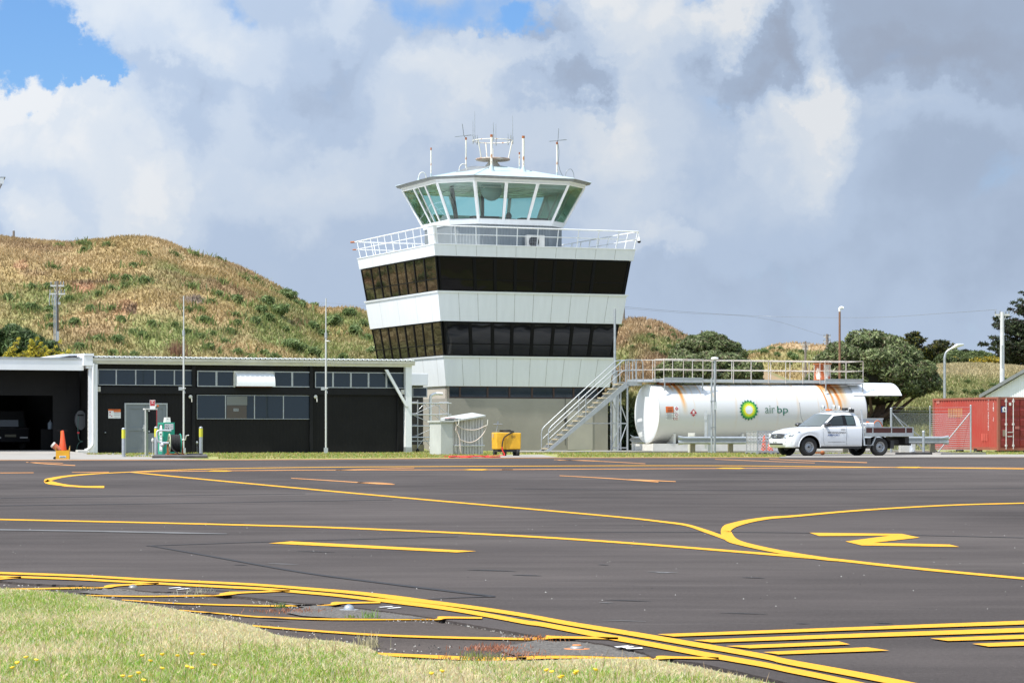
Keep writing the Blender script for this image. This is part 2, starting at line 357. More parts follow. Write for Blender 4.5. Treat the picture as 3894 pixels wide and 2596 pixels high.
def glass(name, base, rough=.03, wob=.15, wscale=1.2, spec=.5, ior=1.5):
    m = bpy.data.materials.new(name); m.use_nodes = True; n, l = m.node_tree.nodes, m.node_tree.links; p = n['Principled BSDF']
    p.inputs['Base Color'].default_value = (*base, 1); p.inputs['Roughness'].default_value = rough; p.inputs['IOR'].default_value = ior
    t = n.new('ShaderNodeTexCoord'); z = n.new('ShaderNodeTexNoise'); z.inputs['Scale'].default_value = wscale; z.inputs['Detail'].default_value = 1; l.new(t.outputs['Object'], z.inputs[0])
    b = n.new('ShaderNodeBump'); b.inputs['Strength'].default_value = wob; b.inputs['Distance'].default_value = .02; l.new(z.outputs['Fac'], b.inputs['Height']); l.new(b.outputs[0], p.inputs['Normal']); p.inputs['Specular IOR Level'].default_value = spec
    return m
M['lower_glass'] = glass('tinted_glass_lower', (.006, .006, .007), .02, .5, .8, .42)
M['tint_glass'] = glass('tinted_glass', (.003, .003, .004), .02, .35, .8, .19)
M['bronze_glass'] = glass('bronze_glass', (.010, .008, .006), .03, .35, .8, .6, 1.6)
M['blue_glass'] = glass('blue_grey_glass', (.016, .026, .036), .05, .1, 1.0, ior=1.5)
M['car_glass'] = glass('car_glass', (.02, .026, .026), .03, .02, ior=1.5)
def see_glass(name, tint, refl):
    m = bpy.data.materials.new(name); m.use_nodes = True; n, l = m.node_tree.nodes, m.node_tree.links; n.remove(n['Principled BSDF'])
    tr = n.new('ShaderNodeBsdfTransparent'); tr.inputs[0].default_value = (*tint, 1)
    gl = n.new('ShaderNodeBsdfGlossy'); gl.inputs['Roughness'].default_value = .02; gl.inputs[0].default_value = (.9, 1, .97, 1)
    fr = n.new('ShaderNodeFresnel'); fr.inputs[0].default_value = 1.5; mm = n.new('ShaderNodeMath'); mm.operation = 'MULTIPLY'; mm.inputs[1].default_value = refl; l.new(fr.outputs[0], mm.inputs[0])
    mx = n.new('ShaderNodeMixShader'); l.new(mm.outputs[0], mx.inputs[0]); l.new(tr.outputs[0], mx.inputs[1]); l.new(gl.outputs[0], mx.inputs[2])
    l.new(mx.outputs[0], n['Material Output'].inputs[0]); return m
M['green_glass'] = see_glass('green_cab_glass', (.82, .96, .93), 1.2)
M['back_glass'] = see_glass('green_cab_glass_back', (.52, .93, .88), 1.0)

# ------------------------------------------------------------------ terrain
def struct(o, label=None): o['kind'] = 'structure'; return o
def sheet(name, pts, material, z=None, thick=0.0):
    """flat ground sheet with an edge face down to its base"""
    n = len(pts); mb = MB(); top = [tuple(p) for p in pts]; mb.poly(top)
    if thick:
        for i in range(n):
            a, b = top[i], top[(i + 1) % n]; mb.add([a, b, (b[0], b[1], b[2] - thick), (a[0], a[1], a[2] - thick)], [(3, 2, 1, 0)])
    return mb.build(name, material)
# the base ground reaches the horizon
M['field'] = mat('field', (.16, .17, .055), .95, var2=(.24, .19, .09), vscale=.5, bump=.4, bscale=8)
g = MB(); g.quad((-3000, -500, -.12), (3000, -500, -.12), (3000, 4500, -.12), (-3000, 4500, -.12)); struct(g.build('ground', M['field']))
A = lambda x, y: (x * .8291, 1700 + y * .8291)
B = lambda x, y: (1950 + x * .8265, 1700 + y * .8265)
r5 = lambda x, y: (x * .42517, 2100 + y * .42517)
r6 = lambda x, y: (1000 + x * .42517, 2100 + y * .42517)
r7 = lambda x, y: (1900 + x * .42517, 2200 + y * .42517)
OLD = -.012
new_edge = [(-300, 2200), (0, 2207), (124, 2218), (300, 2224), (415, 2231), (580, 2247), (721, 2250), (870, 2262), (960, 2270), (1060, 2282), (1161, 2293), (1260, 2295), (1410, 2315), (1560, 2334),
            (1658, 2348), (1820, 2378), (1950, 2400), (2074, 2421), (2180, 2430), (2290, 2445), (2446, 2478), (2487, 2498), (2669, 2520), (2859, 2562), (2940, 2580), (3025, 2602), (3300, 2690), (3700, 2900), (4300, 3300)]
# a ragged broken edge
rag = []
for i in range(len(new_edge) - 1):
    (x0, y0), (x1, y1) = new_edge[i], new_edge[i + 1]; k = max(1, int((x1 - x0) / 14))
    for j in range(k):
        t = j / k; rag.append((x0 + (x1 - x0) * t, y0 + (y1 - y0) * t + (random.uniform(-.9, .9) if 0 < i < 27 else 0)))
rag.append(new_edge[-1])
FAR_EDGE = [(4600, 1736.5), (3894, 1737), (2900, 1737.5), (1950, 1739), (1300, 1744), (800, 1747), (0, 1748), (-500, 1749)]
struct(sheet('apron', [G(x, y, 0) for x, y in rag] + [G(x, y, 0) for x, y in FAR_EDGE], M['asphalt'], thick=.05))
struct(sheet('old_pavement', [G(x, y, OLD) for x, y in [(-500, 2195), (900, 2215), (1700, 2300), (2500, 2430), (3100, 2560), (4300, 3100), (4300, 3600), (-500, 3600)]], M['old_asphalt']))
def ribbon(name, pts, z=.004, material=None, sm=6):
    P = curve(pts, sm) if sm else pts; P = [(x, y, t * (.78 if y < 1800 else 1)) for x, y, t in P]; L, Rr = [], []
    for i, (x, y, t) in enumerate(P):
        x0, y0, _ = P[max(i - 1, 0)]; x1, y1, _ = P[min(i + 1, len(P) - 1)]; dx, dy = x1 - x0, y1 - y0; q = math.hypot(dx, dy) or 1
        nx, ny = -dy / q * t, dx / q * t
        zz = z(x, y) if callable(z) else z
        L.append(G(x + nx, y + ny, zz)); Rr.append(G(x - nx, y - ny, zz))
    mb = MB(); mb.loft([[tuple(a), tuple(b)] for a, b in zip(L, Rr)], smooth=False)
    me_o = mb.build(name, material or M['yellow_line'])
    for p in me_o.data.polygons:
        if p.normal.z < 0: p.flip()
    return struct(me_o)
def pol(name, pts, z=.004, material=None):
    return struct(sheet(name, [G(x, y, z) for x, y in pts], material or M['yellow_line']))
def edge_y(x):
    xs = [p[0] for p in new_edge]; return float(np.interp(x, xs, [p[1] for p in new_edge]))
def zstep(x, y):
    d = y - edge_y(x); t = min(1, max(0, (d + 3) / 7)); return .005 * (1 - t) + (OLD + .005) * t
def conv(f, pts): return [(*f(x, y), t) for x, y, t in pts]
Y = 'apron_marking'
ribbon(Y, conv(A, [(-60, 328, 2.4), (0, 330, 2.4), (600, 343, 2.4), (1100, 355, 2.6), (1600, 370, 2.8), (2352, 404, 3.2)]) + conv(B, [(500, 437, 3.4), (1000, 476, 3.8), (1450, 513, 4.5), (1700, 540, 4.5), (2000, 570, 4.2), (2352, 602, 4), (2450, 611, 4)]))
ribbon(Y, conv(A, [(595, 113, 1.8), (900, 143, 1.9), (1350, 185, 2.2), (1800, 226, 2.3), (2352, 275, 2.4)]) + conv(B, [(500, 321, 2.6), (700, 343, 3.2), (800, 357, 4), (880, 382, 6), (960, 410, 6.5), (1020, 432, 6)]), z=.0045)
ribbon(Y, conv(B, [(2450, 253, 2.0), (2352, 256, 2.0), (2000, 266, 2.2), (1600, 289, 2.8), (1300, 315, 3.6), (1180, 324, 4.5), (1080, 340, 7), (1010, 360, 11), (982, 382, 20), (995, 412, 18), (1040, 437, 9), (1150, 464, 7), (1300, 492, 6.5), (1440, 512, 5.5), (1500, 518, 4)]), z=.005)
pol(Y, [B(*p) for p in [(1365, 392), (1790, 397), (1872, 414), (1660, 438), (2010, 446), (2055, 457), (1605, 450), (1530, 432), (1735, 405), (1410, 407)]])
pol(Y, [A(*p) for p in [(1232, 439), (1335, 430), (2185, 475), (2095, 481), (1370, 446)]])
# far curve and lines near the buildings
ribbon(Y, conv(A, [(478, 181, 4.0), (380, 180, 3.2), (290, 172, 4), (215, 157, 8), (225, 148, 6), (300, 133, 3), (420, 122, 2), (595, 113, 1.5), (800, 104, 1.4), (1100, 96, 1.2), (1600, 90, 1.2), (2352, 86, 1.2)]) + conv(B, [(700, 84, 1.2), (1300, 87, 1.2), (2352, 99, 1.4)]), z=.0045)
OR = M['orange_line']
for pts in ([(595, 113, 1.2), (950, 108, 1.2), (1500, 104, 1.2), (2352, 102, 1.2)], [(0, 117, 1.2), (155, 116, 1.2)], [(330, 114, 1.1), (500, 113, 1.1)], [(120, 68, .9), (220, 76, 1.3), (345, 83, 1.6)], [(130, 69, .8), (250, 71, 1.0), (290, 73, .6)],
            [(1335, 141, .8), (1560, 155, 1.2), (1720, 166, 1.4), (1810, 170, .9)], [(1640, 161, 1), (1740, 163, 1.5), (1800, 167, .8)], [(1540, 104, .8), (1900, 94, 1.0)], [(285, 179, .5), (340, 180, 1.6)]):
    ribbon(Y, conv(A, pts), .0055, OR, 4)
for pts in ([(-50, 102, 1.2), (900, 97, 1.2), (1700, 92, 1.2), (2352, 95, 1.2)], [(215, 130, .9), (450, 143, 1.2), (670, 159, 1.4)], [(530, 147, .8), (640, 152, 1.6), (750, 157, 1.0)],
            [(190, 57, .7), (400, 64, 1.0), (610, 75, 1.0)], [(210, 59, .7), (330, 60, 1.2), (420, 64, .8)], [(930, 55, .7), (1100, 61, 1.0), (1390, 72, .8)], [(1180, 54, .8), (1400, 63, 1.2), (1630, 70, 1.5)]):
    ribbon(Y, conv(B, pts), .0055, OR, 4)
for f, x0, x1, y in ((A, 940, 1065, 108), (A, 2120, 2245, 102), (B, 930, 1075, 96), (B, 1750, 1890, 92)):
    pol(Y, [f(x0, y), f(x0 + 40, y - 2.6), f(x1 - 25, y - 2.6), f(x1, y + .5), f(x1 - 35, y + 3), f(x0 + 25, y + 2)], .006)
ribbon('apron_edge_line', [(-400, 1749.6, .9), (0, 1748.8, .9), (800, 1747.8, .9), (1300, 1745, .9), (1950, 1740, .8), (2900, 1738.4, .8), (3894, 1738, .8), (4300, 1738, .8)], .004, OR, 3)
# double edge lines and their branches
ribbon(Y, conv(r5, [(-150, 173, 4), (0, 180, 4), (700, 205, 4), (1300, 238, 4), (2000, 270, 4.2), (2352, 290, 4.4)]) + conv(r6, [(450, 325, 5), (850, 360, 6), (1200, 403, 8), (1450, 434, 7), (1900, 492, 6.6), (2352, 560, 7)]) + conv(r7, [(600, 392, 7.5), (1150, 482, 8.5), (1700, 575, 9), (2352, 688, 9.5)]) + [(3000, 2515, 10), (3300, 2570, 11), (3700, 2650, 12), (4000, 2710, 13)], .005)
ribbon(Y, conv(r5, [(-150, 212, 3.8), (150, 216, 3.8), (700, 236, 3.6), (1000, 252, 3.6), (1350, 270, 4), (1600, 284, 4), (2000, 304, 4.2), (2352, 322, 4.4)]) + conv(r6, [(300, 348, 5), (600, 374, 5), (900, 407, 5.5), (1200, 440, 7), (1600, 490, 7), (2000, 556, 7.5), (2352, 621, 7.5)]) + conv(r7, [(400, 408, 8), (900, 502, 9.5), (1350, 582, 9), (1900, 684, 9.5), (2352, 762, 9.5)]) + [(3000, 2545, 10), (3150, 2575, 10), (3400, 2630, 11), (3800, 2720, 12)], .005)
for pts in (conv(r5, [(-150, 250, 2), (0, 234, 2.6), (100, 224, 3), (190, 218, 3)]),
            conv(r5, [(60, 324, 1.6), (300, 321, 2.4), (600, 316, 2.6), (880, 309, 3), (985, 298, 5.5), (1060, 290, 3.4), (1250, 281, 2.8), (1420, 274, 2.6)]),
            conv(r5, [(770, 380, 1.6), (1000, 385, 2), (1300, 389, 2.2), (1700, 384, 2.5), (1920, 378, 3.5), (2050, 363, 6), (2160, 355, 3.6), (2352, 348, 3)]) + conv(r6, [(100, 343, 3), (240, 340, 2.6)]),
            conv(r5, [(1090, 421, 1.4), (1600, 453, 2.2), (2352, 473, 2.6)]) + conv(r6, [(280, 472, 2.8), (560, 463, 3.4), (640, 453, 6), (720, 448, 3.6), (900, 445, 3), (1050, 443, 3)]),
            conv(r5, [(1600, 512, 1.6), (2000, 545, 2.2), (2352, 574, 2.6)]) + conv(r6, [(600, 594, 3), (1300, 593, 3.2), (1490, 592, 3.5), (1580, 584, 6.5), (1660, 578, 3.8), (1960, 582, 3.4)]),
            conv(r5, [(2260, 650, 2.4)]) + conv(r6, [(0, 660, 3), (500, 700, 3.4), (1100, 738, 3.6), (1700, 757, 3.8), (2352, 770, 4)]) + conv(r7, [(280, 534, 4.5), (400, 521, 7.5), (500, 519, 4.6), (800, 524, 4), (1060, 530, 4)]),
            conv(r6, [(1010, 898, 2), (1060, 906, 5.5), (1400, 922, 5.8), (1700, 938, 7), (2000, 950, 6.5), (2352, 944, 5)]) + conv(r7, [(150, 710, 6), (420, 696, 6), (800, 699, 4.6), (1100, 704, 4.6), (1330, 708, 5), (1440, 700, 6.5), (1600, 700, 4), (1960, 708, 4)])):
    ribbon(Y, pts, zstep)
ribbon('worn_marking', conv(r5, [(0, 262, .8), (330, 275, .9), (500, 281, 1.4), (870, 297, 1.0)]), OLD + .004, mat('worn_yellow', (.36, .22, .03), .8, var=.4, vscale=8), 4)
for pts in ([(665, 858), (1500, 828), (2352, 796), (2500, 790), (2500, 807), (2352, 813), (1500, 842), (740, 869)], [(830, 885), (1500, 858), (2352, 829), (2500, 824), (2500, 844), (2352, 849), (1500, 876), (915, 896)],
            [(980, 912), (1500, 891), (1552, 905), (1090, 923)], [(1152, 940), (1630, 918), (1732, 933), (1222, 951)], [(1920, 877), (2500, 855), (2500, 875), (2000, 889)], [(2113, 902), (2500, 886), (2500, 906), (2190, 915)]):
    pol('holding_position_marking', [B(*p) for p in pts], .0055)
ribbon('worn_marking', conv(A, [(-50, 376, 2.4), (400, 383, 2.4), (800, 391, 2.6), (1040, 396, 1.0)]), .004, M['pale_line'], 3)
ribbon('tar_seam', conv(A, [(690, 450, 1.2), (1000, 504, 2.2), (1400, 574, 2.4), (1800, 626, 2.6), (2150, 668, 3), (2272, 682, 1.5)]), .003, M['tar'], 4)
ribbon('tar_seam', conv(A, [(2272, 682, 1.2), (2100, 687, 1), (1930, 696, .8)]), .0035, M['tar'], 3)
ribbon('tar_seam', conv(A, [(670, 451, .7), (1300, 430, .7), (2100, 408, .6)]), .0025, M['tar'], 3)
ribbon('tar_seam', conv(A, [(0, 267, .8), (800, 256, .7), (1800, 240, .6)]), .0025, M['tar'], 3)
ribbon('tar_seam', conv(A, [(0, 232, .6), (700, 222, .6), (1400, 212, .5)]), .0025, M['tar'], 3)
ribbon('tar_seam', conv(B, [(0, 190, .5), (900, 196, .5), (2352, 188, .5)]), .0025, M['tar'], 3)
ribbon('tar_seam', conv(B, [(-100, 392, .6), (500, 390, .7), (1300, 392, .7), (2352, 415, .8)]), .0025, M['tar'], 3)
for i_ in range(26):                                                   # short black tyre scuffs
    x_, y_ = random.uniform(500, 3700), random.uniform(1960, 2380); l_ = random.uniform(40, 190); ribbon('tyre_mark', [(x_, y_, .3), (x_ + l_ * .5, y_ + l_ * .012, random.uniform(.7, 1.5)), (x_ + l_, y_ + l_ * .03, .3)], .0022, M['tar'] if i_ % 3 else M['pale_line'], 3)
for cx, cy, s in ((820, 644, 1.0), (1788, 731, 1.1)):
    for dx, dy in ((-18, -2), (20, 3)):
        pol('painted_number', [A(cx + dx - 32 * s, cy + dy + 2), A(cx + dx + 22 * s, cy + dy - 2.5), A(cx + dx + 32 * s, cy + dy - .5), A(cx + dx - 22 * s, cy + dy + 3.5)], .005, M['white_line'])
for pts in ([(465, 915), (530, 910), (545, 914), (480, 919)], [(500, 919), (545, 912), (560, 915), (520, 922)], [(520, 922), (595, 919), (598, 924), (524, 926)]):
    pol('painted_number', [B(*p) for p in pts], .005, M['white_line'])
# gravel strips along the broken edge
for pts in ([(950, 2269), (1160, 2292), (1210, 2300), (1500, 2345), (1650, 2355), (1560, 2352), (1330, 2340), (1180, 2312)], [(1120, 2318), (1190, 2300), (1310, 2303), (1430, 2318), (1640, 2350), (1500, 2351), (1300, 2349), (1150, 2340), (1090, 2328)],
            [(1900, 2460), (2060, 2428), (2200, 2435), (2330, 2458), (2470, 2494), (2380, 2497), (2200, 2490), (1960, 2490), (1910, 2475)], [(290, 2249), (440, 2236), (720, 2252), (800, 2259), (700, 2262), (420, 2262)]):
    sh = sheet('gravel_patch', [G(x, y, OLD + .004 + .002 * pts[0][0] % .003) for x, y in pts], M['gravel']); sh['kind'] = 'structure'
# loose stones
def stones(name, n, regs, z, lo, hi, cols):
    V = []; F = []; T = []
    for _ in range(n):
        x0, x1, yf, h = random.choice(regs); x = random.uniform(x0, x1); y = yf(x) + random.uniform(0, 1) ** 1.5 * h
        p = G(x, y, z); s = random.uniform(lo, hi); b = len(V); a = random.uniform(0, 3.1)
        for k in range(4): V.append((p.x + s * math.cos(a + k * 1.57) * random.uniform(.6, 1.2), p.y + s * math.sin(a + k * 1.57), z - .002))
        V.append((p.x, p.y, z + s * random.uniform(.5, .9)))
        F += [(b + k, b + (k + 1) % 4, b + 4) for k in range(4)]; T += [random.choice(cols)] * 4
    return npmesh(name, V, F, M['terrain'], tint=T)
grass_edge = [(-400, 2228), (0, 2237), (140, 2243), (300, 2262), (500, 2290), (640, 2310), (800, 2345), (950, 2375), (1040, 2410), (1120, 2425), (1290, 2438), (1400, 2458), (1440, 2487), (1560, 2508), (1800, 2513), (1950, 2513), (2120, 2508), (2280, 2502), (2480, 2506), (2560, 2520), (2700, 2545), (2900, 2590), (2980, 2615), (3300, 2760), (3600, 3000)]
gx = [p[0] for p in grass_edge]; gy = [p[1] for p in grass_edge]
ge = lambda x: float(np.interp(x, gx, gy))
ed = lambda x: edge_y(x) + 2
tag(stones('gravel', 1500, [(950, 1650, ed, 22), (1100, 1650, lambda x: 2305 + (x - 1100) * .07, 28), (1900, 2470, ed, 40), (1660, 2470, ed, 10), (300, 800, ed, 18)], OLD + .004, .002, .006, [(.20, .18, .16), (.12, .11, .10), (.05, .05, .05), (.26, .25, .23)]), kind='stuff')
tag(stones('loose_chippings', 420, [(600, 1500, lambda x: ge(x) - 35, 32), (1400, 2300, lambda x: ge(x) - 60, 55), (0, 1000, lambda x: ge(x) - 18, 16)], OLD + .004, .002, .005, [(.03, .03, .03), (.05, .045, .04), (.35, .33, .3)]), kind='stuff')
tag(stones('apron_grit', 160, [(0, 3894, lambda x: 1990, 330)], .001, .002, .006, [(.4, .39, .37), (.3, .29, .27), (.03, .03, .03)]), kind='stuff')

# ---- foreground grass
bank = [G(x, y - 1, OLD + .01) for x, y in grass_edge[1:]] + [Vector((3.0, 1.5, 0)), Vector((-4, 1.5, 0)), G(-400, 2240, 0)]
M['soil'] = mat('soil', (.24, .24, .09), .95, var2=(.40, .34, .18), vscale=6, bump=.6, bscale=60)
struct(sheet('grass_bank', bank, M['soil'], thick=.03))
def blades(name, px, py, z, h, w, cols, mat_, lean=.5, seed=3):
    r = np.random.default_rng(seed); n = len(px); a = r.uniform(0, 2 * np.pi, n); la = r.uniform(0, 2 * np.pi, n); ln = r.uniform(0.1, lean, n) * h
    dx, dy = np.cos(a) * w / 2, np.sin(a) * w / 2; lx, ly = np.cos(la) * ln, np.sin(la) * ln
    V = np.zeros((n, 6, 3))
    for k, (t, ww) in enumerate(((0, 1.0), (.55, .8), (1.0, .12))):
        cx_, cy_ = px + lx * t * t, py + ly * t * t; zz = z + h * t * (1 - .25 * t * ln / np.maximum(h, 1e-4))
        V[:, 2 * k, 0] = cx_ - dx * ww; V[:, 2 * k, 1] = cy_ - dy * ww; V[:, 2 * k, 2] = zz
        V[:, 2 * k + 1, 0] = cx_ + dx * ww; V[:, 2 * k + 1, 1] = cy_ + dy * ww; V[:, 2 * k + 1, 2] = zz
    b = (np.arange(n) * 6)[:, None]; F = np.concatenate([b + [0, 1, 3, 2], b + [2, 3, 5, 4]], 1).reshape(-1, 4)
    return npmesh(name, V.reshape(-1, 3), F, mat_, tint=np.repeat(cols, 2, 0))
N = 260000
D = rng.uniform(7.3, 13.6, N); X = rng.uniform(-2.9, 1.1, N); xs = X * FP / D + CX; ys = HY + FP * CH / D
gy_ = np.interp(xs, gx, gy); keep = (ys > gy_ + rng.normal(0, 2.5, N)) & (xs > -60) & (xs < 3950) & (ys < 2680)
X, D, xs, ys, gy_ = X[keep], D[keep], xs[keep], ys[keep], gy_[keep]; n = len(X)
f1 = fbm(X * 2.6, D * 1.3, 5, 4) + .35 * fbm(X * 9, D * 5, 6, 3)
edge = np.clip(1 - (ys - gy_) / 110, 0, 1)
dry = 1 / (1 + np.exp(-(f1 * 3.2 + edge * 2.6 - .95)))
isdry = rng.uniform(0, 1, n) < np.clip(dry * .78 + .26, 0, 1)
gr = np.stack([rng.uniform(.18, .32, n), rng.uniform(.29, .43, n), rng.uniform(.03, .08, n)], 1)
dr = np.stack([rng.uniform(.52, .70, n), rng.uniform(.46, .60, n), rng.uniform(.25, .37, n)], 1)
gcol = np.where(isdry[:, None], dr, gr)
hh = rng.uniform(.011, .031, n)  * (1 - .35 * edge) * (1 + .35 * np.clip(-f1, 0, 1)); ww = rng.uniform(.0020, .0046, n)
gz = np.where(ys > gy_ + 2, .0, -.015)
tag(blades('grass', X, D, gz - .004 + 0 * X, hh, ww, gcol, M['grass'], 1.25, 3), kind='stuff')
print('fore grass', n)
# taller seed stalks near the camera
k = 260; D2 = rng.uniform(7.6, 9.6, k); X2 = rng.uniform(-1.6, .9, k); ok = (HY + FP * CH / D2) > np.interp(X2 * FP / D2 + CX, gx, gy) + 30
X2, D2 = X2[ok], D2[ok]; k = len(X2)
tag(blades('dry_grass_stalks', X2, D2, np.zeros(k), rng.uniform(.05, .085, k), np.full(k, .0028), np.tile([[.5, .36, .2]], (k, 1)) * rng.uniform(.6, 1.1, (k, 1)), M['grass'], .5, 8), kind='stuff')
# ---- small weeds on the old pavement
def weed(x, y, z, n, h, col, spread=.05, seed=0):
    p = G(x, y, z); r = np.random.default_rng(seed); px = p.x + r.normal(0, spread, n); py = p.y + r.normal(0, spread * 1.2, n)
    return blades('weed', px, py, np.full(n, z), r.uniform(.3, 1, n) * h, np.full(n, .004), np.array(col)[None, :] * r.uniform(.6, 1.3, (n, 1)), M['grass'], 1.0, seed)
for i, (x, y, h, col, sp, n, lab) in enumerate([(r6(170, 490) + (.03, (.16, .26, .05), .02, 40, 'green weed tuft on the yellow line at the left end of the gravel')), (r6(960, 585) + (.045, (.2, .32, .08), .02, 50, 'tall green weed right of the steel dome on the gravel')),
        (r6(785, 585) + (.02, (.25, .3, .06), .012, 30, 'small green weed just below the steel dome')), (r5(1770, 370) + (.045, (.42, .40, .30), .04, 60, 'pale dry weed beside the white painted marks')), (r5(1450, 335) + (.015, (.2, .26, .06), .06, 60, 'low green weed at the right tip of the flat round slab')),
        (r6(240, 525) + (.015, (.42, .17, .09), .07, 220, 'reddish matted weed at the left end of the gravel')), (r6(2050, 865) + (.02, (.45, .18, .10), .06, 260, 'reddish matted weed left of the orange taxiway light')), (r6(1800, 965) + (.02, (.40, .22, .13), .06, 90, 'reddish weed growing over the lowest yellow line')),
        (r6(1930, 955) + (.035, (.22, .28, .08), .04, 120, 'green weed growing over the lowest yellow line')), (r7(170, 680) + (.018, (.42, .20, .12), .05, 130, 'red brown weed below the orange taxiway light')), (r7(400, 545) + (.02, (.42, .18, .08), .05, 150, 'reddish weed on the yellow line kink above the orange light')),
        (r6(940, 850) + (.07, (.5, .44, .26), .03, 60, 'tuft of tall dry grass at the grass edge')), (r5(700, 328) + (.015, (.2, .26, .08), .05, 60, 'tiny green weed left of the flat round slab')), (r7(560, 715) + (.010, (.45, .27, .18), .10, 120, 'strip of pinkish weed at the lawn edge under the orange light'))]):
    o = weed(x, y, OLD + .004, n, h, col, sp, 50 + i); tag(o, lab, 'weed', 'weeds on the old pavement')
# dandelions
fl = MB(); fl.lathe([(.0005, 0), (.0006, .05)], n=5, m=1); fl.lathe([(.002, .048), (.008, .053), (.0075, .056), (.001, .057)], n=10)
M['petal'] = mat('petal', (.85, .55, .02), .6); M['stem'] = mat('stem', (.15, .22, .05), .7)
first = None
for i, (x, y) in enumerate([r5(*p) for p in [(140, 1030), (190, 1005), (255, 955), (310, 950), (1305, 945), (1585, 915), (1735, 940), (1820, 920), (1460, 940), (1645, 1025), (1690, 1035), (1905, 1010), (1275, 1143), (1105, 1132), (1190, 1118), (1240, 1118), (1330, 970), (1425, 1040)]] + [r6(*p) for p in [(1500, 1115), (1580, 1090)]] + [r7(*p) for p in [(475, 825), (455, 855), (560, 880), (650, 868), (685, 868), (820, 840), (505, 885)]]):
    p = G(x, y + 45, 0)
    if first is None: o = first = fl.build('dandelion', [M['petal'], M['stem']])
    else: o = first.copy(); COL.objects.link(o)
    o.location = p; o.rotation_euler = (random.uniform(-.3, .3), random.uniform(-.3, .3), random.uniform(0, 6)); o.scale = (1, 1, random.uniform(.7, 1.0))
    tag(o, 'small yellow dandelion in the foreground lawn', 'dandelion', 'dandelions in the foreground lawn')

# ---- strip of lawn and concrete between the apron and the buildings
def verge(xa, xb, yf, Db):
    pass
M['lawn'] = mat('lawn', (.20, .24, .05), .9, var2=(.32, .28, .10), vscale=1.2, bump=.5, bscale=14)
lawn_pts = [G(-500, 1748.6, .006), G(0, 1747.6, .006), G(800, 1746.6, .006), G(1300, 1743.6, .006), G(1950, 1738.6, .006), G(2900, 1737, .006), G(3894, 1736.6, .006), G(4600, 1736, .006), GX(4600, 175, .006), GX(-900, 175, .006)]
struct(sheet('lawn', lawn_pts, M['lawn']))
N = 42000
xs = rng.uniform(330, 3894, N); yfar = np.interp(xs, [0, 800, 1300, 1950, 3894], [1746, 1745, 1742, 1738, 1736]); D0 = FP * CH / (yfar - HY); D = D0 + rng.uniform(0, 1, N) * (rng.uniform(18, 40, N))
X = (xs - CX) * D / FP
ok = ~((xs < 480) & (D < 108)) & ~((xs > 1900) & (xs < 2120) & (D < 112)) & ~((xs > 2990) & (D < 112)) & ~((xs > 2300) & (xs < 3600) & (D > 118.5)) & ~((xs > 480) & (xs < 830) & (D < 97))
# keep the grass out of the buildings
def inside(X, D, ox, oy, w_, l_, ang=R(21.8)):
    a = (X - ox) * math.cos(ang) + (D - oy) * math.sin(ang); b = -(X - ox) * math.sin(ang) + (D - oy) * math.cos(ang); return (a > 0) & (a < w_) & (b > 0) & (b < l_)
ok &= ~inside(X, D, -18.9, 117.9, 15.4, 30); X, D = X[ok], D[ok]; n = len(X)
gc = np.stack([rng.uniform(.16, .34, n), rng.uniform(.22, .34, n), rng.uniform(.03, .09, n)], 1)
dd = rng.uniform(0, 1, n) < .3; gc[dd] = [.45, .38, .17]
tag(blades('lawn_grass', X, D, np.full(n, .0), rng.uniform(.03, .09, n), rng.uniform(.02, .05, n), gc, M['grass'], .8, 9), kind='stuff')

